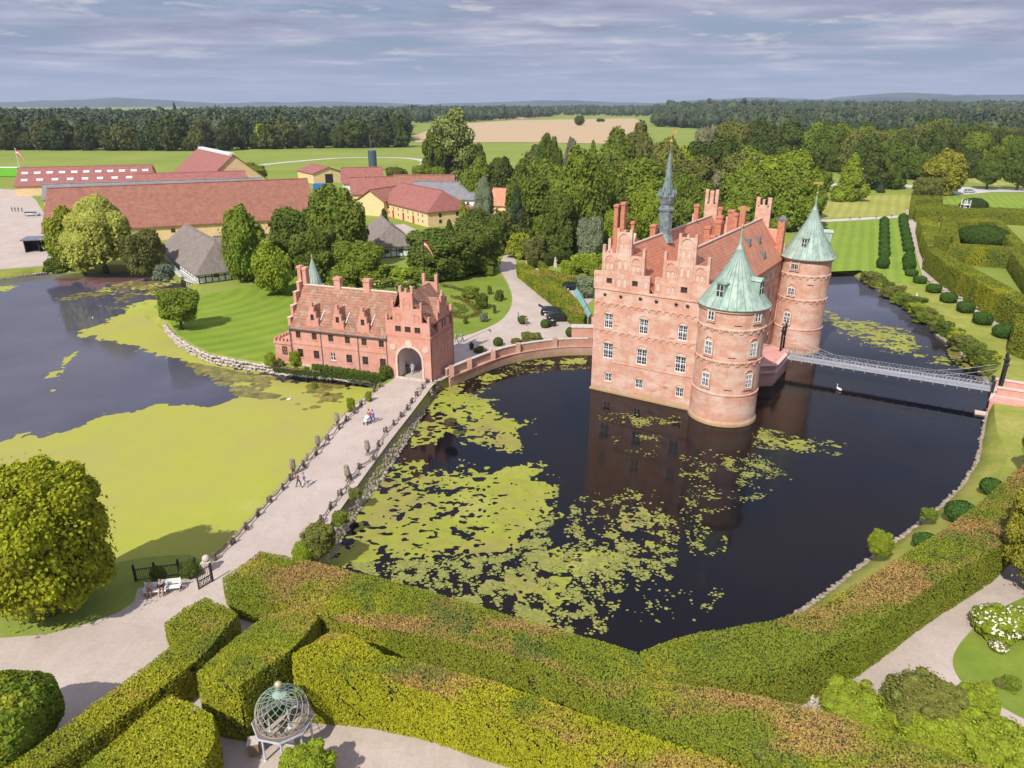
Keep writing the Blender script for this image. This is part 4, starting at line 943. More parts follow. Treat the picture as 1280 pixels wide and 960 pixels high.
# round stair turret with copper cone behind the left end (its own little building)
tt = gw(-2.0, 10.6)
tr_ = thing('stair_turret', (tt[0], tt[1], 0), 'round turret with a dark green copper cone behind the left end of the gatehouse', 'turret')
m = MB(); m.lathe([(1.3, 0), (1.3, 8.0), (1.45, 8.2)], 0, 0, 24); m.build('wall', 'brick2', tr_)
m = MB(); pr_ = [(1.7, 8.1), (1.4, 8.7), (.95, 10.2), (.45, 11.9), (.08, 13.0), (.04, 14.0)]; m.lathe(pr_, 0, 0, 16)
for k in range(16):
    a = k * math.pi / 8; m.tube([((q + .01) * math.cos(a), (q + .01) * math.sin(a), z) for q, z in pr_[:5]], .04, 4)
m.box(.9, 1.5, -.5, .3, 8.3, 9.3)
m.build('cone_roof', 'copper', tr_); m = MB(); m.ball((0, 0, 13.5), .14, 6); m.build('finial', 'gold', tr_)

# ---------------------------------------------------------------- curved brick wall of the forecourt
def wall_strip(name, pts, z0, z1, th, mat, cope, label, cat, cz=.14, crown=True):
    "pts: world line; wall of thickness th to its left"
    o = thing(name, (pts[0][0], pts[0][1], 0), label, cat); ox, oy = pts[0][:2]; P = [(p[0] - ox, p[1] - oy) for p in pts]
    m = MB(); c = MB(); n = len(P); nn = []
    for i in range(n):
        a = P[max(0, i - 1)]; b = P[min(n - 1, i + 1)]; dx, dy = b[0] - a[0], b[1] - a[1]; Ln = math.hypot(dx, dy); nn.append((-dy / Ln, dx / Ln))
    def run(mb, o0, o1, a, b):
        V = []
        for p, q in zip(P, nn):
            V += [(p[0] + q[0] * o0, p[1] + q[1] * o0, a), (p[0] + q[0] * o1, p[1] + q[1] * o1, a), (p[0] + q[0] * o1, p[1] + q[1] * o1, b), (p[0] + q[0] * o0, p[1] + q[1] * o0, b)]
        Fc = [(4 * i + k, 4 * i + 4 + k, 4 * i + 4 + (k + 1) % 4, 4 * i + (k + 1) % 4) for i in range(n - 1) for k in range(4)] + [(0, 1, 2, 3), (4 * n - 1, 4 * n - 2, 4 * n - 3, 4 * n - 4)]
        mb.add(V, Fc)
    run(m, 0, th, z0, z1)
    if crown: run(c, -.08, th + .08, z1, z1 + cz)
    m.build('masonry', mat, o)
    if crown: c.build('coping', cope, o)
    return o, run
wl = smoothpoly([g(a, b, W) for a, b in [(563, 484), (590, 472.3), (620, 459.8), (650, 451.3), (700, 444.3), (746, 444)]], 2, False)
wo, run = wall_strip('brick_wall', wl, -1.8, -.15, 1.1, 'brick3', 'brick3', 'curved red brick wall between the gatehouse and the castle above the moat', 'wall', .05)
m = MB(); run(m, .55, 1.0, -.12, .95); m.build('parapet', 'brick3', wo); m = MB(); run(m, .48, 1.07, .95, 1.08); m.build('parapet_coping', 'stone', wo)
m = MB()
for i in range(1, len(wl), 4):
    p = wl[i]; m.box(p[0] - wl[0][0] - .35, p[0] - wl[0][0] + .35, p[1] - wl[0][1] + .35, p[1] - wl[0][1] + 1.15, -.12, 1.25)
m.build('piers', 'brick3', wo)
pb = g(719, 424); o = thing('brick_pier_wall', (pb[0], pb[1], 0), 'low pink brick wing wall standing against the left flank of the castle', 'wall', None, R(-4))
m = MB(); m.box(-.6, 3.6, 0, 1.6, 0, 1.9); m.box(2.6, 3.3, 1.6, 4.2, 0, 2.6); m.build('masonry', 'brickpink', o); m = MB(); m.box(-.7, 3.6, -.1, 1.7, 1.9, 2.02); m.build('coping', 'stone', o)
# ---------------------------------------------------------------- footbridge
A_ = Vector((*g(977, 447.5, .5), .62)); B_ = Vector((*g(1238, 489, .5), .62)); dv = B_ - A_; BL = dv.length; brz = math.atan2(dv.y, dv.x)
br = thing('footbridge', tuple(A_), 'narrow pale iron footbridge with lattice sides spanning the moat to the far tower', 'bridge', None, brz)
m = MB(); m.box(0, BL, 0, 1.9, -.14, 0); m.build('deck', 'rail', br)
for y, mat, nm in ((0, 'rail', 'railing'), (1.9, 'lead', 'railing')):
    m = MB(); n = 56
    for z in (-.12, .98): m.bar((0, y, z), (BL, y, z), .07, .07)
    for i in range(n):
        x0, x1 = BL * i / n, BL * (i + 1) / n; m.bar((x0, y, -.1), (x1, y, .95), .04, .055); m.bar((x1, y, -.1), (x0, y, .95), .04, .055)
    for i in range(0, n + 1, 3): m.bar((BL * i / n, y, -.45), (BL * i / n, y, 1.0), .07, .07)
    m.build(nm, mat, br)
m = MB()
for y in (-.12, 2.02):
    m.tube([(BL * u, y, 3.0 * (1 - 2 * u) ** 2 * (1 if u < .5 else .9) + .25) for u in np.linspace(0, 1, 25)], .018, 5)
m.build('cables', 'greyw', br)
def portal(x, nm):
    m = MB()
    for y in (-.15, 2.05):
        m.bar((x, y, -.5), (x, y, 3.9), .26, .26); m.lathe([(.26, 3.9), (.26, 4.1), (.12, 4.2), (.14, 4.6), (.02, 4.8)], x, y, 8)
    m.bar((x, -.15, 3.6), (x, 2.05, 3.6), .14, .16); m.bar((x, -.15, 3.2), (x, 2.05, 3.2), .08, .08)
    for k in range(6): m.bar((x, -.15 + .366 * k, 3.2), (x, -.15 + .366 * (k + 1), 3.6), .05, .05)
    m.build(nm, 'black', br)
portal(-.3, 'portal'); 
m = MB()
for y in (-.2, 2.1): m.bar((BL + .15, y, -.8), (BL + .15, y, 1.35), .35, .35); m.bar((BL + 1.0, y, -.3), (BL + 1.0, y, 3.6), .3, .3); m.lathe([(.28, 3.6), (.3, 3.75), (.13, 3.9), (.2, 4.2), (.2, 4.5), (.05, 4.8)], BL + 1.0, y, 8)
m.build('portal', 'black', br)
# abutment on the right bank: angled pink wall under the garden walk
def bl(x, y):  # world -> bridge frame
    dx, dy = x - A_.x, y - A_.y; return (dx * math.cos(brz) + dy * math.sin(brz), -dx * math.sin(brz) + dy * math.cos(brz))
ab = thing('bridge_abutment', (B_.x, B_.y, 0), 'pink brick bridge abutment with pale copings on the right bank', 'abutment', None, brz)
m = MB(); m.prism([(-.1, -3.2), (.2, -.4), (.2, 2.3), (14, 3.4), (14, -.8)], -1.7, .25); m.build('masonry', 'brickpink', ab)
m = MB(); m.box(.6, 14, -.9, -.5, .4, 1.35); m.box(.6, 14, 2.5, 2.9, .4, 1.35); m.build('parapet', 'brickpink', ab)
m = MB(); m.prism([(-.25, -3.4), (.1, -.5), (.1, 2.45), (14, 3.5), (14, -.95), (.6, -1.0)], .25, .42); m.box(.5, 14, -1.0, -.4, 1.35, 1.5); m.box(.5, 14, 2.4, 3.0, 1.35, 1.5); m.box(-1.4, .4, -4.0, -3.1, -1.6, -1.25); m.build('coping', 'trim', ab)
# ---------------------------------------------------------------- foliage
def unit(v): return v / (np.linalg.norm(v, axis=1, keepdims=True) + 1e-9)
def leafquads(P, N, size, jit, aspect=.75, vert=0.0):
    n = len(P); nn = unit(N * (1 - jit) + unit(rng.normal(size=(n, 3))) * jit)
    a = unit(np.cross(nn, unit(rng.normal(size=(n, 3))) * (1 - vert) + np.array([1.0, 0, 0]) * vert)); b = np.cross(nn, a)
    s = size * rng.uniform(.55, 1.25, (n, 1)); bend = nn * s * .18
    V = np.stack([P - a * s * aspect - b * s * .6, P + a * s * aspect - b * s * .6 - bend, P + a * s * aspect * .7 + b * s, P - a * s * aspect * .7 + b * s - bend], 1).reshape(-1, 3)
    return V, np.arange(4 * n).reshape(-1, 4)
def sphere_pts(n):
    v = unit(rng.normal(size=(n, 3))); return v
def sphere_mesh(c, r, nu=10, nv=7, wob=.1):
    V = []; 
    for j in range(nv + 1):
        th = math.pi * (.03 + .94 * j / nv)
        for i in range(nu):
            ph = 2 * math.pi * i / nu; k = 1 + wob * (rng.random() - .5)
            V.append((c[0] + r[0] * k * math.sin(th) * math.cos(ph), c[1] + r[1] * k * math.sin(th) * math.sin(ph), c[2] + r[2] * k * math.cos(th)))
    Q = [(j * nu + i, (j + 1) * nu + i, (j + 1) * nu + (i + 1) % nu, j * nu + (i + 1) % nu) for j in range(nv) for i in range(nu)]
    return np.array(V), np.array(Q)
def crown(kind, seed, nl, nleaf, leaf, core=.88, ra=.17, rb=.31):
    global rng
    keep = rng; rng = np.random.default_rng(seed)
    C = []; Rr = []
    for k in range(nl):
        if kind == 'round':
            d = unit(rng.normal(size=(1, 3)))[0] * rng.uniform(.25, .72); c = d * [1, 1, .95] * 1.12; r = rng.uniform(.17, .30)
        elif kind == 'wide':
            z = rng.uniform(-.55, .62); q = math.sqrt(1 - z * z) * rng.uniform(.3, .82); a = rng.uniform(0, 6.283); c = np.array([q * math.cos(a), q * math.sin(a), z]); r = rng.uniform(ra, rb)
        elif kind == 'tall':
            z = rng.uniform(-.82, .85); q = (1 - abs(z) ** 2.2) * rng.uniform(.1, .72); a = rng.uniform(0, 6.283); c = np.array([q * math.cos(a), q * math.sin(a), z]); r = rng.uniform(.17, .30)
        elif kind == 'cone':
            z = rng.uniform(-.9, .88); q = (1 - z) / 2 * rng.uniform(.3, .75); a = rng.uniform(0, 6.283); c = np.array([q * math.cos(a), q * math.sin(a), z]); r = .12 + .22 * (1 - z) / 2
        C.append(c); Rr.append(r)
    if kind in ('round', 'wide'): C.append(np.array([0, 0, -.05])); Rr.append(.78)
    C = np.array(C); Rr = np.array(Rr); w = Rr ** 2 / (Rr ** 2).sum()
    idx = rng.choice(len(C), nleaf * 3, p=w); d = sphere_pts(nleaf * 3)
    rad = Rr[idx][:, None] * (1 + .22 * (rng.random((len(idx), 1)) - .65)); P = C[idx] + d * rad * np.where(rng.random((len(idx), 1)) < .16, rng.uniform(1.0, 1.2, (len(idx), 1)), 1)
    ok = np.ones(len(P), bool)
    for c, r in zip(C, Rr): ok &= (np.linalg.norm(P - c, axis=1) > r * .80)
    ok &= (d[:, 2] > -.6) | (rng.random(len(P)) < .45)
    P = P[ok][:nleaf]; d = d[ok][:nleaf]
    V, Q = leafquads(P, unit(d + np.array([0, 0, .3])), leaf, .42)
    Vs = [V]; Qs = [Q]; n = len(V)
    for c, r in zip(C, Rr):
        v, q = sphere_mesh(c, (r * core,) * 3, 8, 5, .25); Vs.append(v); Qs.append(q + n); n += len(v)
    rng = keep
    V = np.concatenate(Vs); m_ = np.percentile(np.abs(V[:len(P) * 4]), 99.7, axis=0); V = V / m_
    if kind in ('round', 'wide'): V[:, :2] *= 1 + .10 * np.clip(V[:, 2:3] ** 2, 0, 1); V[:, :2] /= 1.02
    return np_mesh('crown', V, np.concatenate(Qs), 'leaf')
CR = {
 'a': crown('round', 1, 60, 7500, .045), 'b': crown('round', 2, 75, 8000, .042), 'c': crown('wide', 3, 64, 7800, .044), 'd': crown('wide', 4, 52, 7200, .046),
 'fine': crown('wide', 12, 190, 44000, .022, .80, .10, .17), 'bush': crown('wide', 6, 34, 3200, .07), 'bushfine': crown('wide', 26, 90, 16000, .03, .93, .12, .2), 'tall': crown('tall', 7, 60, 5200, .042, .55), 'tallb': crown('tall', 17, 36, 4200, .055), 'cone': crown('cone', 8, 70, 4600, .05),
 'far': crown('round', 9, 22, 1300, .085), 'farb': crown('wide', 10, 20, 1200, .09)}
def willow_mesh():
    Ps = []; Ns = []; Vs = []; Qs = []; n = 0
    lob = [(0, 0, .55, .5), (.35, .1, .35, .42), (-.35, .05, .42, .42), (0, -.35, .3, .42), (.1, .4, .3, .4), (-.6, -.1, .0, .34), (.62, -.1, -.05, .34), (.2, -.5, -.1, .36), (-.25, -.5, -.15, .36), (0, .1, .8, .28)]
    for cx_, cy_, cz, r in lob:
        d = sphere_pts(1500); d[:, 2] = np.abs(d[:, 2]) * .9; P = np.array([cx_, cy_, cz]) + d * r; Ps.append(P); Ns.append(d)
        v, q = sphere_mesh((cx_, cy_, cz), (r * .85,) * 3, 8, 5, .2); Vs.append(v); Qs.append(q + n); n += len(v)
        ns = 60                                  # hanging curtains of shoots
        for k in range(ns):
            a = rng.uniform(0, 6.283); rr = r * rng.uniform(.75, 1.08); x = cx_ + rr * math.cos(a); y = cy_ + rr * math.sin(a); ln = rng.uniform(.35, .95) * (cz + 1.0) * .75; m_ = int(26 * ln / .5) + 4
            t_ = rng.random(m_); P = np.stack([x + .03 * rng.normal(size=m_) + .03 * math.cos(a) * t_, y + .03 * rng.normal(size=m_), cz - t_ * ln], 1)
            Ps.append(P); Ns.append(np.tile([math.cos(a), math.sin(a), .2], (m_, 1)))
    P = np.concatenate(Ps); N = np.concatenate(Ns); V, Q = leafquads(P, N, .042, .4, .45, .9)
    V[:, 2] = np.maximum(V[:, 2], -1.0)
    return np_mesh('crown', np.concatenate([V] + Vs), np.concatenate([Q] + [q + len(V) for q in Qs]), 'leaf')
CR['willow'] = willow_mesh()
def trunk_mesh(seed, limbs=6):
    rn = random.Random(seed); m = MB()
    m.tube([(0, 0, -.02), (.01, 0, .05), (.02, .01, .35), (.0, .03, .62), (.03, .0, 1.0)], .055, 8, .016)
    for k in range(limbs):
        a = 6.283 * k / limbs + rn.random(); z = .3 + .35 * rn.random(); ln = .25 + .2 * rn.random()
        m.tube([(.01, .01, z), (ln * .5 * math.cos(a), ln * .5 * math.sin(a), z + .16), (ln * math.cos(a), ln * math.sin(a), z + .36)], .022, 6, .007)
    return m.mesh('trunk', 'bark', True)
TR = [trunk_mesh(k) for k in range(3)]
G_ = {'dark': (.060, .092, .020), 'deep': (.095, .140, .020), 'mid': (.150, .205, .022), 'bright': (.23, .295, .022), 'yg': (.29, .33, .025), 'yellow': (.32, .31, .03), 'olive': (.16, .17, .04), 'pale': (.24, .23, .14), 'grey': (.19, .23, .15), 'purple': (.045, .022, .026), 'willow': (.42, .43, .08), 'spruce': (.04, .075, .035)}
_k = [0]
def tree(name, x, y, h, rx, color, var, label, cat='tree', group=None, tf=.16, z=0.0, ry=None, trunk=True):
    _k[0] += 1; k = _k[0]
    t = thing(name, (x, y, z), label, cat, group, (k * 2.39) % 6.28)
    rz_ = h * (1 - tf) / 2
    c = link('crown', CR[var], t, (0, 0, h * tf + rz_)); c.scale = (rx, ry or rx * (.9 + .2 * ((k * 7) % 10) / 10), rz_)
    col_ = G_[color] if isinstance(color, str) else color; j = .88 + .24 * ((k * 13) % 17) / 17
    c.color = (col_[0] * j, col_[1] * j, col_[2], 1)
    if trunk:
        r = link('trunk', TR[k % 3], t); s_ = max(h * .55, .3); r.scale = (h * .9, h * .9, h * .9 if tf > .1 else s_)
    return t
def ptree(name, px, by, ty, hw, color, var, label, group=None, tf=.12, cat='tree', trunk=True, z=0.0):
    "surveyed tree: foot at (px, by), top at row ty, half width hw"
    x, y = g(px, by, z); h = hz(ty, x, y) - z
    d = fdepth(x, y, z + h / 2); return tree(name, x, y, h, hw * d / F, color, var, label, cat, group, tf - .06 if 0 < tf < .08 else tf, z, None, trunk)
# big tree lower left
ptree('maple_tree', 66, 766, 586, 85, (.29, .31, .014), 'fine', 'large yellow-green rounded maple on the lawn at the lower left beside the pond', tf=.09)
ptree('willow_tree', 133, 340, 246, 50, 'willow', 'willow', 'big weeping willow at the far pond corner in front of the long barn', tf=.03)
ptree('alder_tree', 92, 338, 258, 25, 'yg', 'a', 'yellow-green tree standing left against the weeping willow', tf=.03)
ptree('willow_shrub', 182, 341, 288, 26, 'olive', 'c', 'rounded dull green bush between the weeping willow and the thatched house', tf=.02)
ptree('willow_tree', 107, 343, 312, 14, 'willow', 'willow', 'small weeping willow trailing on the water beneath the big willow', tf=.0)
ptree('shrub', 76, 341, 322, 20, 'deep', 'bush', 'dark green bank shrub left of the trailing small willow', cat='shrub', tf=0, trunk=False)
ptree('purple_tree', 176, 300, 274, 9, 'purple', 'farb', 'small dark purple tree in front of the yellow barn wall')
ptree('shrub', 206, 352, 330, 13, 'grey', 'bush', 'grey-green reedy bush on the bank left of the thatched house', cat='shrub', tf=0, trunk=False)
ptree('oak_tree', 311, 352, 257, 31, 'mid', 'b', 'full green tree right of the thatched half-timbered house', tf=.05)
ptree('lime_tree', 345, 368, 300, 27, 'bright', 'a', 'bright green tree on the island lawn behind the gatehouse cone', tf=.05)
ptree('oak_tree', 371, 335, 259, 34, 'deep', 'c', 'dark spreading tree between the two thatched roofs, left one of the pair', tf=.05)
ptree('oak_tree', 424, 335, 231, 40, 'mid', 'b', 'tallest dense tree in front of the farm, beside the thatched barn', tf=.05)
ptree('oak_tree', 398, 352, 284, 32, 'deep', 'd', 'low dark tree at the foot of the tallest farm tree', tf=.05)
ptree('beech_tree', 449, 354, 302, 31, 'mid', 'd', 'round mid-green tree directly behind the gatehouse chimneys', tf=.03)
ptree('beech_tree', 551, 346, 289, 47, 'deep', 'c', 'broad dark green tree behind the flagpole', tf=.03)
ptree('beech_tree', 597, 341, 283, 33, 'deep', 'd', 'dark green tree at the bend of the garden drive', tf=.03)
ptree('beech_tree', 596, 306, 262, 30, 'deep', 'a', 'dark round tree in front of the birch beyond the drive', tf=.03)
ptree('birch_tree', 605, 292, 222, 15, 'grey', 'willow', 'slender weeping birch beside the grey-roofed house', tf=.03)
ptree('conifer', 580, 300, 246, 11, 'bright', 'cone', 'pointed bright green conifer right of the yellow house', tf=.02)
ptree('conifer', 562, 302, 272, 10, 'dark', 'cone', 'short dark conifer right of the yellow house', tf=.02)
ptree('conifer', 482, 300, 258, 12, 'spruce', 'cone', 'dark conifer between the tall farm tree and the yellow house', tf=.02)
ptree('poplar_tree', 566, 238, 136, 33, (.22, .26, .08), 'tall', 'very tall loose poplar rising over the farm against the wheat field', tf=.10)
ptree('poplar_tree', 596, 240, 176, 18, 'deep', 'tallb', 'dark narrow tree right against the very tall poplar', tf=.05)
ptree('birch_tree', 545, 240, 158, 14, 'deep', 'tallb', 'narrow tree leaning left of the very tall poplar', tf=.05)
ptree('oak_tree', 497, 243, 208, 17, 'olive', 'd', 'brownish low tree behind the yellow house roof', tf=.03)
ptree('oak_tree', 536, 244, 207, 24, 'mid', 'c', 'low green tree under the very tall poplar', tf=.03)
ptree('oak_tree', 597, 262, 198, 22, 'mid', 'a', 'mid-green tree behind the grey-roofed house', tf=.03)
ptree('lime_tree', 317, 228, 203, 18, 'bright', 'a', 'bright tree right of the steep red barn with white skylight ridge', tf=.05)
ptree('lime_tree', 289, 222, 210, 13, 'yg', 'd', 'small yellow-green tree at the gable of the steep red barn', tf=.05)
ptree('lawn_tree', 228, 412, 362, 27, 'mid', 'd', 'low spreading tree alone on the tip of the island lawn', tf=.22)
# centre wood behind the castle, tree by tree
cw_ = [(655, 290, 203, 22, 'deep', 'a'), (646, 300, 226, 15, 'spruce', 'cone'), (685, 260, 167, 18, 'deep', 'b'), (713, 255, 167, 10, 'pale', 'tallb'), (739, 250, 170, 13, 'mid', 'cone'),
  (724, 312, 183, 42, 'mid', 'b'), (698, 320, 240, 27, 'deep', 'c'), (767, 255, 160, 26, 'mid', 'a'), (758, 300, 215, 28, 'deep', 'b'), (627, 262, 197, 22, 'dark', 'a'), (675, 240, 185, 20, 'olive', 'tallb'),
  (796, 240, 152, 20, 'olive', 'a'), (831, 262, 172, 30, 'olive', 'b'), (880, 220, 156, 14, 'pale', 'd'), (909, 222, 151, 26, 'olive', 'c'), (948, 214, 149, 26, 'dark', 'b'), (985, 208, 150, 28, 'dark', 'a'), (885, 250, 172, 33, 'dark', 'c'),
  (962, 272, 196, 46, 'bright', 'b'), (806, 300, 226, 22, 'bright', 'a'), (848, 290, 214, 26, 'mid', 'd'), (893, 272, 212, 13, 'pale', 'tallb'), (926, 268, 198, 20, 'bright', 'a'), (770, 320, 262, 20, 'bright', 'd'), (815, 240, 192, 24, 'mid', 'b'),
  (737, 325, 270, 18, 'grey', 'c'), (652, 250, 210, 16, 'olive', 'd'), (858, 246, 182, 18, 'yg', 'd')]
for i, (px, by, ty, hw, c, v) in enumerate(cw_):
    ptree('woodland_tree', px, by, ty, hw, c, v, 'tree of the mixed wood crowding behind the castle', 'trees of the wood behind the castle', -.05)
for i in range(46):
    px = 622 + (i * 61.7) % 372; by = 236 + (i * 37.3) % 62; ht = 13 + (i * 5.3) % 7; x, y = g(px, by)
    tree('woodland_tree', x, y, ht, ht * .50, ('deep', 'mid', 'bright', 'mid', 'olive')[i % 5], ('a', 'b', 'c', 'd')[i % 4], 'tree of the mixed wood crowding behind the castle', 'tree', 'trees of the wood behind the castle', -.06)
# garden shrubbery right of the drive
for i, (px, by, ty, hw, c) in enumerate([(648, 322, 290, 16, 'yg'), (668, 326, 296, 16, 'olive'), (690, 322, 292, 18, 'deep'), (712, 318, 286, 20, 'mid'), (735, 316, 285, 18, 'deep'), (655, 312, 284, 14, 'deep'), (728, 340, 317, 16, 'bright'), (710, 345, 326, 10, 'bright'), (640, 305, 280, 12, 'olive'), (745, 345, 318, 14, 'bright'), (732, 372, 345, 13, 'grey'), (679, 300, 268, 16, 'mid'), (620, 318, 272, 14, 'deep'), (628, 312, 262, 13, 'olive')]):
    ptree('shrub', px, by, ty, hw, c, 'bush', 'leafy garden shrub between the drive and the castle', 'shrubs of the castle garden', 0, 'shrub', False)
for px, by, ty, hw, c, lb in [(465, 356, 332, 22, 'bright', 'bright green shrub bed behind the right gatehouse chimney'), (500, 352, 334, 24, 'bright', 'bright green shrub bed behind the flagpole foot'), (430, 358, 338, 22, 'mid', 'mid-green shrub behind the left gatehouse chimneys'), (535, 352, 330, 20, 'mid', 'mid-green shrub at the left end of the rose lawn'),
    (602, 386, 366, 9, 'deep', 'dark conical shrub on the rose lawn, largest of its cluster'), (588, 372, 358, 11, 'mid', 'spreading green shrub on the rose lawn'), (612, 368, 357, 3, 'deep', 'tiny upright shrub at the middle of the rose lawn'), (624, 376, 362, 6, 'deep', 'round-headed small tree on the rose lawn near the drive'),
    (605, 402, 391, 5, 'grey', 'grey-leaved bush by the drive edge of the rose lawn'), (612, 345, 332, 6, 'mid', 'small tree at the far tip of the rose lawn'), (618, 392, 380, 2, 'deep', 'thin upright shrub on the rose lawn by the drive'), (582, 405, 396, 3, 'deep', 'tiny tree on the rose lawn behind the gate tower')]:
    ptree('shrub', px, by, ty, hw, c, 'bush', lb, None, 0, 'shrub', False)
# curved box-edged rose beds
def bed(name, px, w, h, color, label):
    P = smoothpoly([g(a, b) for a, b in px], 2, False); m = MB()
    o = thing(name, (P[0][0], P[0][1], 0), label, 'flower bed')
    pts = []; 
    for i in range(len(P) - 1):
        L_ = math.hypot(P[i + 1][0] - P[i][0], P[i + 1][1] - P[i][1]); k = max(2, int(L_ * 60))
        t_ = rng.random(k); pts.append(np.stack([P[i][0] + (P[i + 1][0] - P[i][0]) * t_ + rng.uniform(-w, w, k) - P[0][0], P[i][1] + (P[i + 1][1] - P[i][1]) * t_ + rng.uniform(-w, w, k) - P[0][1], rng.uniform(.05, h, k)], 1))
    Pn = np.concatenate(pts); V, Q = leafquads(Pn, np.tile([0, -.3, 1.0], (len(Pn), 1)), .13, .6)
    c = link('foliage', np_mesh('foliage', V, Q, 'leaf'), o); c.color = (*color, 1); return o
bed('flower_bed', [(566, 372), (580, 375), (592, 383), (600, 392), (590, 397), (572, 398), (560, 392)], .7, .5, (.16, .12, .03), 'curved reddish box-edged rose bed on the lawn behind the gate tower')
bed('flower_bed', [(560, 380), (572, 382), (582, 388), (575, 393), (562, 390)], .9, .5, (.13, .17, .03), 'inner green scroll of the rose bed behind the gate tower')
bed('flower_bed', [(552, 358), (570, 361), (590, 369), (598, 377)], .6, .5, (.14, .13, .04), 'long curved rose bed along the far side of the rose lawn')
bed('flower_bed', [(462, 366), (500, 365), (545, 368)], 1.2, .9, (.10, .17, .05), 'green flower border behind the gatehouse roof')
# white rose bushes sprinkled behind the gatehouse
t = NT('white_flowers'); M['flower'] = t.col((.66, .63, .46), .7)
def flowerbush(px, by, r, h, n, label, color='mid', fs=.07, grp=None):
    x, y = g(px, by); o = thing('flowering_shrub', (x, y, 0), label, 'shrub', grp)
    c = link('crown', CR['bushfine'], o, (0, 0, h / 2)); c.scale = (r, r, h / 2); cc = G_[color]; c.color = (*cc, 1)
    d = sphere_pts(n); d[:, 2] = np.abs(d[:, 2]); P = d * [r * .98, r * .98, h / 2] + [0, 0, h / 2]
    V, Q = leafquads(P, d, fs, .3); link('blossom', np_mesh('blossom', V, Q, 'flower'), o)
flowerbush(478, 358, 2.6, 1.7, 60, 'green bush dotted with white roses behind the right gatehouse chimney', 'mid', .16); flowerbush(508, 360, 2.4, 1.6, 70, 'green bush dotted with white roses left of the flagpole', 'mid', .16); flowerbush(556, 350, 2.2, 2.6, 40, 'bush with white blossoms just right of the gate tower pinnacles', 'mid', .16)
flowerbush(1244, 792, 1.75, 2.0, 260, 'large hydrangea covered with white flower heads at the path junction', 'bright', .10); flowerbush(1268, 790, 1.3, 1.9, 170, 'white hydrangea at the right picture edge beside the larger one', 'bright', .10); flowerbush(1247, 812, .62, .6, 110, 'low pinkish-white hydrangea in a round soil bed on the small lawn', 'olive', .09)
# park trees right of the castle
for a in [('lime_tree', 1060, 251, 187, 24, 'bright', 'cone', 'bright green broad pyramidal tree beside the meadow behind the far tower', .02), ('oak_tree', 1077, 236, 168, 27, 'dark', 'b', 'dark round tree behind the bright pyramidal tree', .03), ('oak_tree', 1110, 236, 176, 22, 'deep', 'c', 'second dark tree right of the bright pyramidal tree', .03),
  ('oak_tree', 1104, 233, 200, 24, 'mid', 'a', 'mid-green tree low beside the park road', .03), ('conifer', 1100, 241, 224, 6, 'spruce', 'cone', 'single small dark conifer by the park road', .02), ('oak_tree', 1176, 243, 186, 29, 'yellow', 'b', 'golden-yellow round tree at the park road', .05),
  ('oak_tree', 1158, 246, 221, 17, 'olive', 'c', 'olive bushy tree at the foot of the golden-yellow tree', .02), ('lime_tree', 1233, 237, 193, 17, 'deep', 'a', 'left of the two round avenue trees by the park road', .12), ('lime_tree', 1270, 238, 191, 19, 'deep', 'b', 'right of the two round avenue trees by the park road', .12),
  ('oak_tree', 1203, 222, 184, 18, 'dark', 'd', 'dark tree behind the golden-yellow tree', .03), ('oak_tree', 1142, 224, 184, 22, 'deep', 'a', 'dull green tree left of the golden-yellow tree', .03), ('oak_tree', 1025, 240, 214, 14, 'mid', 'd', 'low tree behind the far tower roof, left of the meadow', .02), ('shrub', 1005, 262, 233, 22, 'bright', 'd', 'bright bushy tree just left of the far tower vane', .02),
  ('oak_tree', 1040, 215, 180, 12, 'deep', 'd', 'small dark tree at the edge of the far lawn', .03)]:
    ptree(a[0], a[1], a[2], a[3], a[4], a[5], a[6], a[7], None, a[8])
for i in range(44):
    px = 1012 + (i * 47.3) % 280; by = 186 + (i * 7.7) % 34; x, y = g(px, by); ht = 17 + (i * 5.3) % 8
    if px < 1070 and by < 200: continue
    tree('park_tree', x, y, ht, ht * .42, ('deep', 'dark', 'mid', 'olive', 'dark')[i % 5], ('a', 'b', 'c', 'd')[i % 4], 'dark broad-leaved tree in the woods beyond the park road', 'tree', 'trees beyond the park road', -.05)
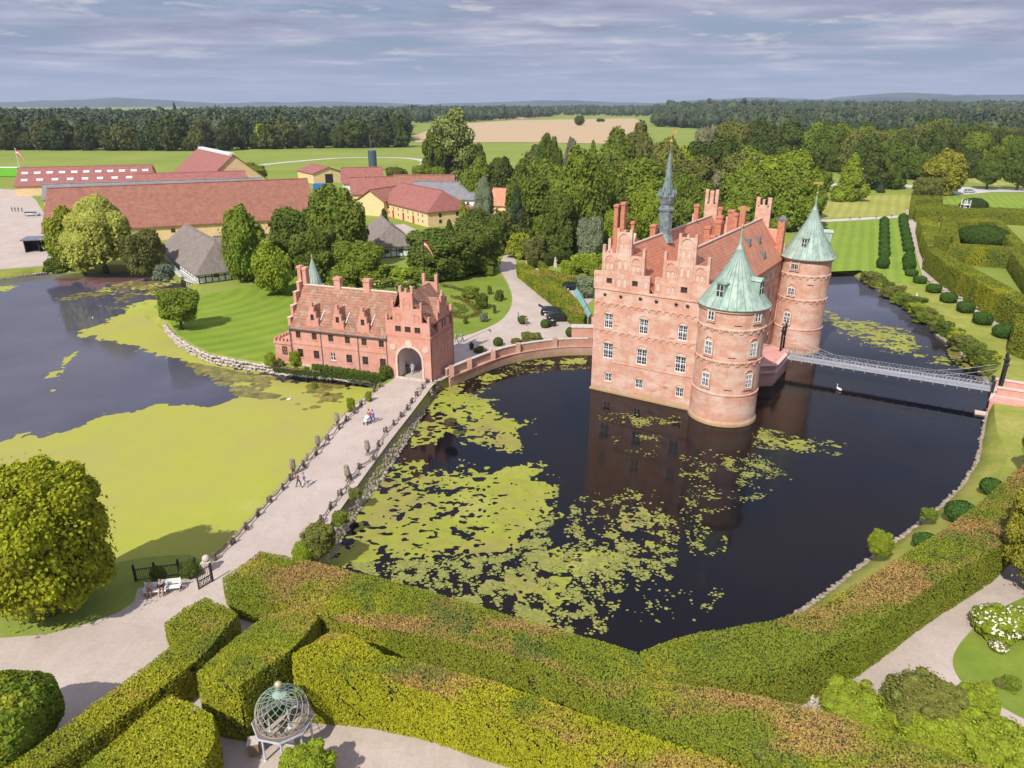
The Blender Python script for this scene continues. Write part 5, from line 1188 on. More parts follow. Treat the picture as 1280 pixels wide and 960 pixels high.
# ---------------------------------------------------------------- far woods: front rows tree by tree, the rest as one mass
def far_wood(poly_px, spacing, hmin, hmax, label, seed, cols=None):
    r_ = np.random.default_rng(seed); P = [g(a, b) for a, b in poly_px]; A = np.array(P); lo, hi = A.min(0), A.max(0)
    xs = np.arange(lo[0], hi[0], spacing); ys = np.arange(lo[1], hi[1], spacing); X, Y = np.meshgrid(xs, ys); X = X.ravel() + r_.uniform(-.45, .45, X.size) * spacing; Y = Y.ravel() + r_.uniform(-.45, .45, Y.size) * spacing
    ok = inpoly(X, Y, P); X, Y = X[ok], Y[ok]
    vis = np.abs(X) < Y * .80 + 60; X, Y = X[vis], Y[vis]; n = len(X)
    H_ = r_.uniform(hmin, hmax, n) * (.80 + .40 * fbm(X, Y, 90, 3, seed)); Rr_ = H_ * r_.uniform(.30, .46, n)
    src = [CR['far'], CR['farb']]; out = []
    for s_i, s_ in enumerate(src):
        nv = len(s_.vertices); co = np.zeros(nv * 3, np.float32); s_.vertices.foreach_get('co', co); co = co.reshape(-1, 3)
        q = np.zeros(len(s_.polygons) * 4, np.int32); s_.loops.foreach_get('vertex_index', q); q = q.reshape(-1, 4)
        # thin the source: keep only part of the leaves for far rows
        nleaf = (1300, 1200)[s_i]; out.append((co, q, nleaf))
    Vs = []; Qs = []; off = 0
    for i in range(n):
        co, q, nl = out[i % 2]; far = Y[i] > 900
        kl = 170 if far else 420
        sel = r_.permutation(nl)[:kl]; qs = np.concatenate([q[:nl][sel], q[nl:]]) if not far else np.concatenate([q[:nl][sel], q[nl:]][0:2])
        used, inv = np.unique(qs, return_inverse=True); c = co[used].copy(); a = r_.uniform(0, 6.28); ca, sa = math.cos(a), math.sin(a)
        x = c[:, 0] * ca - c[:, 1] * sa; y = c[:, 0] * sa + c[:, 1] * ca
        isl = used < nl * 4
        Vs.append(np.stack([X[i] + x * Rr_[i], Y[i] + y * Rr_[i], H_[i] * .5 + c[:, 2] * H_[i] * .5], 1)); Qs.append(inv.reshape(-1, 4) + off); off += len(c)
    o = link('distant_wood', np_mesh('distant_wood', np.concatenate(Vs), np.concatenate(Qs), 'farleaf')); tag(o, label, 'wood', None, 'stuff'); print(label, n, off // 4); return o
t = NT('distant_leaves'); ge = t.n('ShaderNodeNewGeometry'); v = t.noise(.045, 2, .5, vec=ge.outputs['Position'])
c = t.ramp(v, [(.30, (.022, .040, .016)), (.47, (.034, .058, .018)), (.62, (.058, .078, .022)), (.78, (.11, .105, .028))])
hs = t.n('ShaderNodeHueSaturation'); t.l(c, hs.inputs['Color']); t.l(t.math('MULTIPLY_ADD', ge.outputs['Random Per Island'], .7, .65), hs.inputs['Value']); t.col(hs.outputs[0], .7); M['farleaf'] = t.m
far_wood([(-330, 188), (0, 186.5), (250, 185), (440, 182), (508, 176), (500, 165), (512, 156), (440, 156), (100, 158), (-330, 160)], 12, 22, 29, 'dark broad-leaved wood behind the farm meadow on the left', 3)
far_wood([(430, 154), (560, 154), (640, 149.5), (690, 146), (700, 142.5), (500, 143), (200, 150)], 26, 22, 30, 'distant wood edge behind the wheat field', 5)
far_wood([(690, 144), (800, 146), (830, 144), (830, 139), (700, 139)], 40, 20, 30, 'faint low wood on the skyline beyond the wheat field', 6)
far_wood([(815, 158), (900, 163), (1000, 171), (1075, 168), (1180, 180), (1500, 190), (1500, 152), (1000, 148), (830, 147)], 15, 22, 30, 'dark wood covering the rise behind the park on the right', 7)
far_wood([(820, 148), (1500, 152), (1500, 141), (900, 140)], 34, 30, 45, 'hazy wooded ridge on the right skyline', 8)
for i in range(26):
    px = -10 + i * 20.3 + (i * 7.7) % 9; by = 187.2 - max(0, (px - 250)) * .017 + (i * 3.1) % 1.5; x, y = g(px, by); ht = (19, 25, 15, 22, 27, 12, 24)[i % 7]
    tree('field_edge_tree', x, y, ht, ht * (.40 + .18 * ((i * 7) % 5) / 4), ((.04, .065, .018), (.05, .075, .02), (.06, .085, .02), (.09, .10, .028), (.035, .055, .018))[i % 5], ('far', 'farb')[i % 2], 'broad-leaved tree on the wood edge beyond the farm meadow', 'tree', 'trees along the far meadow edge', -.06)
for px, by, ty, hw, c, lb in [(327, 186, 152, 9, 'yg', 'pale yellow-green tree standing out of the wood edge, left of the farm'), (258, 187, 151, 8, 'yg', 'light tree standing out from the dark wood, nearest the tall skyline fir'), (340, 185, 153, 9, 'olive', 'olive tree at the wood edge above the steep red barn'), (168, 187, 171, 2, 'pale', 'bare pale dead tree before the dark wood'), (222, 160, 125, 5, 'spruce', 'tall dark fir sticking out of the wood against the sky'),
   (724, 157, 143, 7, 'dark', 'lone dark round tree in the wheat field'), (749, 152.5, 147.5, 4, 'dark', 'small bush clump right of the lone wheat field tree'), (753, 152.2, 148, 3, 'dark', 'smaller bush beside the field clump'), (437, 183, 152, 7, 'pale', 'pale dying tree at the right end of the wood edge'), (965, 165, 152, 8, 'deep', 'round tree before the right-hand dark wood')]:
    ptree('field_tree', px, by, ty, hw, c, 'cone' if 'fir' in lb else 'far', lb, None, .05)
for i in range(9):
    px = 1005 + i * 8; x, y = g(px, 190 + (i % 3) * 2); tree('hedgerow_bush', x, y, 3.4, 3.2, 'mid', 'farb', 'low bush in the line at the far lawn edge', 'bush', 'bushes at the far lawn edge', 0, trunk=False)

# ---------------------------------------------------------------- clipped hedges
def hedge(label, pts, dens=70, leaf=.13,  color=(.13, .17, .018), yel=.5, brn=.5, drk=.4, z0=0.0, group=None, cat='hedge', topb=1.0, name='clipped_hedge'):
    "pts: outline of the flat top, (px, py, height)"
    near = dens > 90
    if near: dens *= 3.3; leaf *= .52
    else: dens *= 2.0; leaf *= .72
    Wp = [(*g(a, b, h), h) for a, b, h in pts]; n = len(Wp); ox = sum(p[0] for p in Wp) / n; oy = sum(p[1] for p in Wp) / n
    A = sum(Wp[i][0] * Wp[(i + 1) % n][1] - Wp[(i + 1) % n][0] * Wp[i][1] for i in range(n))
    if A < 0: Wp = Wp[::-1]
    W2 = [(p[0] - ox, p[1] - oy, p[2]) for p in Wp]
    tr_ = geometry.tessellate_polygon([[Vector((p[0], p[1], 0)) for p in W2]])
    P = []; N = []; K = []
    for t3 in tr_:
        a, b, c = (np.array(W2[i]) for i in t3); ar = abs((b[0] - a[0]) * (c[1] - a[1]) - (b[1] - a[1]) * (c[0] - a[0])) / 2; k = int(ar * dens)
        if k < 1: continue
        u = rng.random((k, 1)); v = rng.random((k, 1)); fl = (u + v) > 1; u = np.where(fl, 1 - u, u); v = np.where(fl, 1 - v, v)
        P.append(a + (b - a) * u + (c - a) * v); N.append(np.tile([0, 0, 1.0], (k, 1))); K.append(np.ones(k))
    for i in range(n):
        a = W2[i]; b = W2[(i + 1) % n]; dx, dy = b[0] - a[0], b[1] - a[1]; L_ = math.hypot(dx, dy)
        if L_ < .01: continue
        nx_, ny_ = dy / L_, -dx / L_; toc = nx_ * -(ox) + ny_ * -(oy); k = int(L_ * (a[2] + b[2]) / 2 * dens * (1.0 if toc > 0 else .45))
        if k < 1: continue
        u = rng.random(k); v = rng.random(k) ; hh = (a[2] + (b[2] - a[2]) * u)
        bulge = .10 * np.sin(v * math.pi)
        P.append(np.stack([a[0] + dx * u + nx_ * bulge, a[1] + dy * u + ny_ * bulge, z0 + (hh - z0) * v], 1)); N.append(np.tile([nx_, ny_, .25], (k, 1))); K.append(np.zeros(k))
    P = np.concatenate(P); N = np.concatenate(N); K = np.concatenate(K); gx, gy = P[:, 0] + ox, P[:, 1] + oy
    bumps = (fbm(gx + P[:, 2] * .7, gy - P[:, 2] * .5, 1.1, 4, 31) - .5) * .20 + (rng.random(len(P)) - .5) * .08
    P = P + unit(N) * bumps[:, None]
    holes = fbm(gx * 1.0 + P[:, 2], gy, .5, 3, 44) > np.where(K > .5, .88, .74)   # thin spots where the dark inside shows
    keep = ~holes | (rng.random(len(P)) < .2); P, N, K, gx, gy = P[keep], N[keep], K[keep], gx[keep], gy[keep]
    V, Q = leafquads(P, N, leaf, .42)
    s1 = fbm(gx, gy, 4.5, 4, 51); s2 = fbm(gx * .6, gy + P[:, 2], 3.0, 4, 63); s3 = fbm(gx + P[:, 2], gy, 2.4, 3, 77)
    ty = np.clip((s1 - .5 + (yel - .5) * .5) * 4, 0, 1) * rng.uniform(.5, 1, len(P)) * .95; tb = np.clip((s2 - .605 + brn * .2) * 5, 0, 1) * np.where(K > .5, topb, .10) * rng.uniform(.35, .9, len(P)); td = np.clip((s3 - .70 + drk * .2) * 4.5, 0, 1) * .7
    T = np.repeat(np.stack([ty * (.55 if yel < .3 else 1), tb, td], 1), 4, 0)
    # woody inner mass: a shrunken body with a rough top
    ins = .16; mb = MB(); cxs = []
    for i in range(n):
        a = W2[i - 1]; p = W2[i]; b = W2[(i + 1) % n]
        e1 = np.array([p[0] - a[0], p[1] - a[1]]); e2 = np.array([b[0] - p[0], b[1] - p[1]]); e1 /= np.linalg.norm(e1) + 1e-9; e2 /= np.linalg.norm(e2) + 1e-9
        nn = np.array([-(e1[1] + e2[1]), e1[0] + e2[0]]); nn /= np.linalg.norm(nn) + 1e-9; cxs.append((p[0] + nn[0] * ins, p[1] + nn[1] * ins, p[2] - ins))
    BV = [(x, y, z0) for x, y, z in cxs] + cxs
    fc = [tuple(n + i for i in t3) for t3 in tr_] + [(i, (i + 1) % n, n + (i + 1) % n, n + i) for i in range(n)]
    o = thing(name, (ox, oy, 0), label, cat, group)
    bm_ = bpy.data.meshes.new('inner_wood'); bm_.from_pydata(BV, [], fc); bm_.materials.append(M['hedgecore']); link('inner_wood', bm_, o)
    l_ = link('foliage', np_mesh('foliage', V, Q, 'hedge', T), o); l_.color = (*color, 1)
    return o
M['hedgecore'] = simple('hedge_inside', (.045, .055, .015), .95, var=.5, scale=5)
H1c = (.21, .245, .02)
hedge('longest foreground hedge, its top scorched red-brown, running from the gate along the moat', [(279, 722, 2.4), (300, 708, 2.4), (325, 689, 2.4), (345, 692, 2.4), (400, 704, 2.5), (467, 720, 2.6), (551, 743, 2.8), (645, 771, 3), (720, 793, 3.1), (795, 814, 3.2), (822, 850, 3.3), (900, 862, 3.4), (960, 872, 3.4), (1015, 885, 3.4), (1110, 915, 3.4), (1225, 955, 3.4), (1330, 990, 3.4), (1280, 1060, 3.4), (1100, 1005, 3.4), (985, 957, 3.4), (880, 924, 3.4), (820, 905, 3.4), (770, 880, 3.3), (670, 826, 3.1), (545, 798, 2.9), (430, 778, 2.7), (345, 752, 2.5), (290, 738, 2.4)], 105, .105, H1c, .42, .72, .55)
hedge('broad yellow-green hedge in front of the moat hedge, right of the domed pavilion', [(365, 818, 4.1), (412, 790, 3.9), (445, 797, 3.8), (480, 818, 3.8), (530, 829, 3.7), (620, 853, 3.7), (733, 893, 3.6), (815, 920, 3.5), (900, 948, 3.5), (1000, 990, 3.5), (980, 1070, 3.5), (760, 960, 3.6), (686, 915, 3.6), (620, 893, 3.7), (545, 868, 3.8), (492, 853, 3.9), (430, 842, 4), (380, 838, 4.1)], 105, .11, (.32, .32, .014), .85, .45, .3)
hedge('hedge block directly left of the domed pavilion with a deeply shaded right side', [(330, 771, 2.7), (375, 758, 2.7), (397, 771, 2.9), (380, 795, 3.4), (360, 815, 3.9), (298, 857, 4.3), (262, 851, 4.3), (245, 840, 4.2), (285, 805, 3.4)], 100, .105, (.22, .255, .02), .55, .35, .5)
hedge('long diagonal hedge at the lower left ending in a squarer block near the gravel', [(206, 778, 2.3), (230, 760, 2.3), (257, 746, 2.3), (280, 757, 2.3), (297, 767, 2.3), (275, 793, 2.5), (254, 818, 2.6), (190, 868, 2.6), (137, 905, 2.6), (50, 968, 2.6), (-60, 1050, 2.6), (-120, 1030, 2.6), (12, 957, 2.6), (90, 900, 2.6), (160, 848, 2.5), (219, 803, 2.4)], 100, .105, (.25, .27, .02), .72, .35, .3)
hedge('bright green hedge with an orange-tinted crest at the bottom left edge', [(98, 962, 3.2), (150, 920, 3.2), (212, 868, 3.2), (240, 880, 3.2), (266, 894, 3.2), (268, 925, 3.2), (240, 990, 3.2), (120, 1040, 3.2)], 100, .12, (.20, .26, .018), .66, .6, .35)
hedge('thick hedge with a reddish top on the right bank above the grass', [(800, 814, 3.3), (840, 800, 3.3), (878, 790, 3.4), (960, 777, 3.5), (997, 766, 3.6), (1050, 741, 3.6), (1099, 713, 3.6), (1140, 686, 3.6), (1175, 665, 3.5), (1222, 630, 3.4), (1256, 600, 3.3), (1292, 570, 3.3), (1330, 600, 3.3), (1290, 648, 3.3), (1252, 682, 3.4), (1222, 699, 3.5), (1170, 729, 3.6), (1091, 785, 3.7), (1035, 812, 3.8), (990, 832, 3.8), (930, 846, 3.7), (860, 850, 3.5), (812, 840, 3.4)], 100, .105, (.19, .225, .02), .45, .95, .45)
# clipped drum tree at the lower left edge
def topiary(px, by, r, h, label, color=(.05, .085, .015), sq=2.6, group=None, z0=0.0, dens=1.0, cat='topiary', leaf=None, point=0.0, name='topiary', trunk=0.0, tintc=(0, 0, 0)):
    x, y = g(px, by); o = thing(name, (x, y, 0), label, cat, group)
    n = int((4 * r * h + 3 * r * r) * 150 * dens) + 300; d = sphere_pts(n)
    k = (np.abs(d[:, 0]) ** sq + np.abs(d[:, 1]) ** sq + np.abs(d[:, 2]) ** sq) ** (-1 / sq)
    P = d * k[:, None]; taper = 1 - point * (P[:, 2] + 1) / 2; hh = (h - trunk) / 2
    Pw = np.stack([P[:, 0] * r * taper, P[:, 1] * r * taper, trunk + hh + P[:, 2] * hh], 1); Pw += d * (fbm(Pw[:, 0] + x, Pw[:, 1] + y + Pw[:, 2], .8, 3, 5)[:, None] - .5) * .2 * min(1, r)
    V, Q = leafquads(Pw, d, leaf or min(.11, .05 + r * .04), .45); sv, sq_ = sphere_mesh((0, 0, 0), (1, 1, 1), 14, 9, 0)
    kk = (np.abs(sv) ** sq).sum(1) ** (-1 / sq); sv = sv * kk[:, None]; tp2_ = 1 - point * (sv[:, 2] + 1) / 2
    sv = np.stack([sv[:, 0] * r * tp2_, sv[:, 1] * r * tp2_, sv[:, 2] * hh], 1) * .9; sv[:, 2] += trunk + hh
    V2 = np.concatenate([V, sv]); T = np.zeros((len(V2), 3)); T[:len(V)] = np.repeat(np.clip((fbm(Pw[:, 0] + x, Pw[:, 1] + y, 1.2, 3, 8)[:, None] - .5) * 4, 0, 1) * np.array(tintc), 4, 0)
    c = link('foliage', np_mesh('foliage', V2, np.concatenate([Q, sq_ + len(V)]), 'hedge', T), o); c.color = (*color, 1)
    if trunk:
        m = MB(); m.tube([(0, 0, 0), (0, 0, trunk + .4)], .14, 8); m.build('trunk', 'bark', o)
    return o
topiary(14, 948, 2.55, 4.6, 'big clipped drum-shaped tree at the lower left edge beside the gravel', (.17, .235, .02), 4.2, trunk=.9, tintc=(.6, .1, 0), leaf=.12, name='clipped_tree', cat='tree')
z6 = lambda x, y: (1000 + x / 4.364, 220 + y / 4.364)
colL = [(448, 503, 1.75, 3.4), (458, 437, 1.75, 2.0), (458, 408, 1.75, 2.0), (458, 378, 1.75, 2.0), (458, 350, 1.75, 2.0), (458, 325, 1.75, 2.0), (458, 300, 1.75, 2.0), (458, 277, 1.75, 2.0), (458, 256, 1.75, 2.0)]
colR = [(592, 515, 1.7, 3.3), (588, 480, 1.7, 3.2), (590, 412, 1.75, 2.0), (585, 385, 1.75, 2.0), (580, 357, 1.75, 2.0), (575, 330, 1.75, 2.0), (570, 305, 1.75, 2.0), (565, 282, 1.75, 2.0), (562, 258, 1.75, 2.0), (560, 238, 1.75, 2.0)]
tdark = (.065, .13, .022)
for k, (x, y, r, h) in enumerate(colL): topiary(*z6(x, y), r, h, 'nearest and largest clipped cone of the left topiary row on the park lawn' if k == 0 else 'small domed yew in the left topiary row on the park lawn', tdark, 2.1, None if k == 0 else 'yews of the left topiary row', point=.5, dens=.6)
for k, (x, y, r, h) in enumerate(colR): topiary(*z6(x, y), r, h, ('nearest large clipped cone of the right topiary row by the maze path', 'second large clipped cone of the right topiary row, just behind the nearest')[k] if k < 2 else 'small domed yew in the right topiary row by the maze path', tdark, 2.1, None if k < 2 else 'yews of the right topiary row', point=.5, dens=.6)
for k, (x, y, r, h) in enumerate([(605, 545, 1.2, 1.5), (652, 585, 1.2, 1.5), (726, 635, 1.3, 1.7), (805, 688, 1.35, 1.8), (898, 743, 1.35, 1.9), (991, 808, 1.4, 2.0), (1106, 878, 1.5, 2.0)]):
    topiary(*z6(x, y), r, h, ['first clipped yew cushion below the two topiary rows', 'second clipped yew cushion from the topiary rows', 'third clipped yew cushion along the foot of the maze hedge', 'middle clipped yew cushion along the foot of the maze hedge', 'third clipped yew cushion from the footbridge end', 'second clipped yew cushion from the footbridge end', 'largest clipped yew cushion, nearest the footbridge'][k], tdark, 2.9, dens=.8)
topiary(1238, 617, 1.0, 1.5, 'small clipped yew ball highest on the right bank, near the footbridge wall', tdark, 2.3); topiary(1199, 650, 1.25, 1.7, 'clipped yew ball on the right bank, middle and largest of three', tdark, 2.3); topiary(1156, 684, .95, 1.2, 'clipped yew ball half sunk behind the right bank hedge, lowest of three', tdark, 2.3)
# maze hedges
mz = (.20, .225, .022)
def mh(label, pts, h, yel=.5, dens=26, lf=.2): hedge(label, [(a, b, h) for a, b in pts], dens * 1.5, lf * .8, mz, yel - .25, .0, .3, name='maze_hedge', cat='hedge', topb=0)
mh('long outer maze hedge slanting from the topiary path down to the right edge', [(1158, 311), (1171, 310), (1200, 326), (1240, 347), (1290, 374), (1330, 398), (1320, 408), (1270, 378), (1230, 357), (1185, 331)], 4.6, .6, 34)
mh('narrow maze hedge wall at the head of the topiary path', [(1148, 272), (1157, 270), (1163, 285), (1170, 304), (1161, 309), (1154, 295)], 4.2, .7)
mh('solid square maze block with a dark front face beside the red figure', [(1160, 290), (1159, 271), (1172, 271), (1174, 288), (1176, 289), (1178, 271), (1190, 271), (1196, 292), (1188, 296), (1161, 295)], 4.0, .7)
mh('back wall of the square maze room', [(1192, 273), (1246, 272), (1252, 277), (1194, 278)], 4.0, .6); mh('right wall of the square maze room', [(1242, 277), (1252, 276), (1284, 308), (1270, 311)], 4.0, .6); mh('front wall of the square maze room', [(1188, 304), (1268, 308), (1284, 310), (1290, 315), (1266, 314), (1186, 309)], 4.0, .7)
mh('left wall of the square maze room', [(1190, 273), (1195, 278), (1200, 303), (1192, 304)], 4.0, .6); mh('dark inner cross wall of the maze near the right edge', [(1264, 315), (1276, 314), (1300, 345), (1292, 352)], 4.0, .5); mh('tall square hedge block above the footbridge end', [(1271, 392), (1300, 398), (1300, 420), (1268, 408)], 4.2, .4)
mh('low hedge bed inside the maze with yellow shrubs', [(1184, 310), (1205, 309), (1215, 324), (1198, 320)], 2.0, .9)
mh('long back hedge behind the maze, running to the right edge', [(1143, 257), (1165, 254), (1200, 257), (1300, 262), (1300, 268), (1200, 263), (1146, 263)], 3.6, .5, 20, .24); mh('small separate hedge corner behind the maze at the meadow', [(1140, 244), (1163, 244), (1164, 249), (1145, 250), (1143, 262), (1138, 262)], 3.2, .2, 20, .24)
mh('far low hedge piece beside the hedge corner at the meadow', [(1165, 245), (1178, 245), (1179, 249), (1165, 249)], 2.4, .5, 20, .24)
topiary(1226, 309, 6.2, 5.6, 'big domed bush filling the square maze room', (.06, .10, .015), 2.0, dens=.25, leaf=.2); topiary(1214, 272, 4.2, 6.2, 'tall dark green dome behind the maze', (.045, .075, .015), 2.2, dens=.25, leaf=.22)
topiary(1245, 384, 3.5, 1.2, 'yellow-green shrub bed on the grass inside the maze', (.13, .15, .02), 2.0, dens=.3, leaf=.15, cat='shrub', name='shrub')
# clipped hedges of the drive and the small garden
dh = (.18, .23, .02)
hedge('long clipped hedge along the garden drive, far part', [(646, 327, 2.2), (655, 327, 2.2), (680, 343, 2.2), (708, 361, 2.2), (703, 377, 2.2), (675, 356, 2.2), (647, 334, 2.2)], 50, .15, dh, .5, .2, .2); hedge('clipped hedge along the garden drive, near part by the parked cars', [(703, 366, 2.4), (710, 362, 2.4), (733, 388, 2.4), (730, 397, 2.4), (722, 397, 2.4), (703, 378, 2.4)], 50, .15, dh, .65, .4, .2)
hedge('curved low hedge round the small garden lawn beside the castle', [(672, 325, 1.5), (676, 326, 1.5), (690, 338, 1.5), (715, 344, 1.5), (743, 345, 1.5), (743, 351, 1.5), (700, 352, 1.5), (680, 343, 1.5)], 45, .16, (.14, .17, .02), .7, .1, .2); hedge('dark clipped hedge behind the small garden statue', [(680, 317, 2), (715, 311, 2), (716, 316, 2), (684, 323, 2)], 45, .16, (.06, .09, .015), .2, .3, .5)
hedge('pale-topped clipped hedge touching the castle flank at the back of the garden', [(728, 308, 2.2), (760, 304, 2.2), (760, 309, 2.2), (730, 314, 2.2)], 45, .16, dh, .6, .3, .3); hedge('short dark clipped hedge by the shed at the drive', [(660, 320, 2), (672, 319, 2), (673, 324, 2), (661, 326, 2)], 45, .16, (.05, .08, .015), .2, .2, .5)
hedge('low clipped box edging along the foot of the gatehouse front', [(343, 459.5, .5), (352, 458, .5), (420, 466, .5), (478, 471.5, .5), (478, 474, .5), (420, 468.5, .5), (346, 462, .5)], 60, .12, (.05, .085, .015), .1, 0, .5)
# shrubs at the gatehouse foot, bank bushes, foreground bushes
for px, by, ty, hw, c, v, lb in [(370, 457, 438, 8, 'bright', 'bush', 'bright rounded shrub between the corner wing and the gatehouse front'), (339, 458, 441, 8, 'bright', 'bush', 'yellow-green bush left of the corner wing'), (482, 473, 457, 9, 'deep', 'bush', 'dark bush left of the gateway arch'), (352, 457, 451, 4, 'mid', 'bush', 'small bush before the corner wing window'),
   (384, 640 - 175, 458, 3.5, 'mid', 'bush', 'small clipped bush under the leftmost ground-floor windows'),
   (400, 693, 655, 22, 'olive', 'bushfine', 'rough olive shrub on the stone bank where the causeway meets the hedge'), (380, 703, 680, 14, 'bright', 'bushfine', 'leafy green shrub in front of the olive one at the causeway foot'), (444, 622, 610, 9, 'olive', 'bush', 'low moss shrub midway down the causeway bank'), (425, 655, 640, 10, 'mid', 'bush', 'green shrub on the lower causeway bank'),
   (238, 720, 703, 12, 'deep', 'bushfine', 'dark bush behind the black gate at the pond edge'), (200, 727, 708, 10, 'deep', 'bushfine', 'small dark shrub behind the benches'),
   (1098, 694, 665, 15, 'bright', 'bushfine', 'leafy green bush hanging over the water on the right bank'), (1160, 648, 636, 10, 'mid', 'bush', 'low plants at the water edge on the right bank'), (563, 532, 524, 9, 'earth', 'bush', 'brown twig clump standing in the moat duckweed'),
   (394, 506 - 20, 478, 4, 'mid', 'bush', 'tuft growing on the island bank wall'), (439, 514, 497, 5, 'bright', 'bush', 'grass tuft behind the upper standing stones of the causeway'), (461, 502, 489, 4, 'bright', 'bush', 'grass tuft at the island end of the causeway'),
   (1064, 912, 868, 48, 'rh', 'bushfine', 'bright round bush at the end of the right bank hedge'), (1145, 912, 850, 46, 'olive', 'bushfine', 'darker olive bush behind the bright rhododendrons'), (1168, 940, 888, 52, 'rh', 'bushfine', 'bright green rhododendron in the lower right, nearest the olive bush'), (1245, 975, 915, 60, 'rh', 'bushfine', 'bright green rhododendron at the bottom right corner'), (1210, 905, 862, 34, 'rh', 'bushfine', 'bright rhododendron along the curved path edge'),
   (388, 992, 944, 36, 'bright', 'bushfine', 'leafy green shrub at the bottom edge in front of the pavilion'), (1262, 860, 848, 12, 'mid', 'bush', 'small plant clump on the small lawn near its right side'), (1250, 858, 850, 8, 'olive', 'bush', 'low reddish plant in a round soil bed on the small lawn')]:
    cc = {'earth': (.10, .07, .04), 'rh': (.28, .34, .025)}.get(c, c)
    ptree('shrub', px, by, ty, hw, cc, v, lb, None, 0, 'shrub', False)
ptree('maple_tree', 1300, 745, 580, 52, 'yellow', 'fine', 'yellow-leaved tree reaching in from the right edge over the path', None, .1); ptree('maple_tree', 1292, 600, 528, 22, 'yg', 'b', 'yellow-green tree at the right edge above the bank hedge', None, .1)
_sh = survey(moat_px); _i0 = [i for i, p in enumerate(moat_px) if p[0] == 1229][0]
for k in range(24):
    u = k / 23 * 5.6; i = _i0 + int(u); a = _sh[i]; b = _sh[i + 1]; f_ = u - int(u); x = a[0] + (b[0] - a[0]) * f_ + .6 + (k * .37) % 1.0; y = a[1] + (b[1] - a[1]) * f_ + (k * .53) % 1.2 - .4
    tree('bank_shrub', x, y, 1.3 + (k * .41) % 1.3, 1.3 + (k * .29) % 1.1, ('olive', 'deep', 'yg', 'deep', 'olive', 'mid')[k % 6], 'bush', 'water-edge shrub on the bank below the topiary lawn', 'shrub', 'shrubs on the far right bank', 0, -1.4, trunk=False)
for k, (px, by, hw, c) in enumerate([(1105, 372, 10, 'olive'), (1118, 380, 9, 'mid'), (1133, 388, 9, 'deep'), (1144, 396, 11, 'deep'), (1090, 360, 9, 'olive'), (1078, 350, 8, 'olive'), (1187, 424, 13, 'deep'), (1205, 440, 12, 'deep'), (1175, 412, 8, 'mid'), (1216, 452, 8, 'mid'), (1150, 404, 8, 'mid')]):
    ptree('shrub', px + 4, by, by - hw * 1.1, hw, c, 'bush', 'water-edge shrub on the bank below the topiary lawn', 'shrubs on the far right bank', 0, 'shrub', False, -1.4)
for k in range(13):
    px = 395 + k * 6.6; x, y = g(px, 461.5 + k * .98); tree('box_ball', x, y, .8, .55, 'deep', 'bush', 'small clipped ball in the row under the gatehouse windows', 'shrub', 'clipped balls under the gatehouse windows', 0, trunk=False)
for px, by, r, h, lb in [(653.5, 405, .75, 1.5, 'round clipped tree in a gravel ring on the forecourt'), (681, 409.5, .75, 1.4, 'round clipped shrub beside the black pots on the forecourt'), (622.5, 432, .75, 1.3, 'round clipped shrub behind the curved brick wall'), (712.5, 421, .7, 1.6, 'round clipped shrub against the wing wall left of the castle')]:
    topiary(px, by, r, h, lb, (.09, .14, .03), 2.1, cat='shrub')
for px, by, ty, hw, lb in [(665, 427, 416, 13, 'grassy shrub behind the middle of the curved wall'), (645, 430, 423, 7, 'low shrub left of the grassy one behind the curved wall'), (600, 440, 434, 8, 'tuft of grass behind the left part of the curved wall')]:
    ptree('shrub', px, by, ty, hw, 'olive', 'bush', lb, None, 0, 'shrub', False)
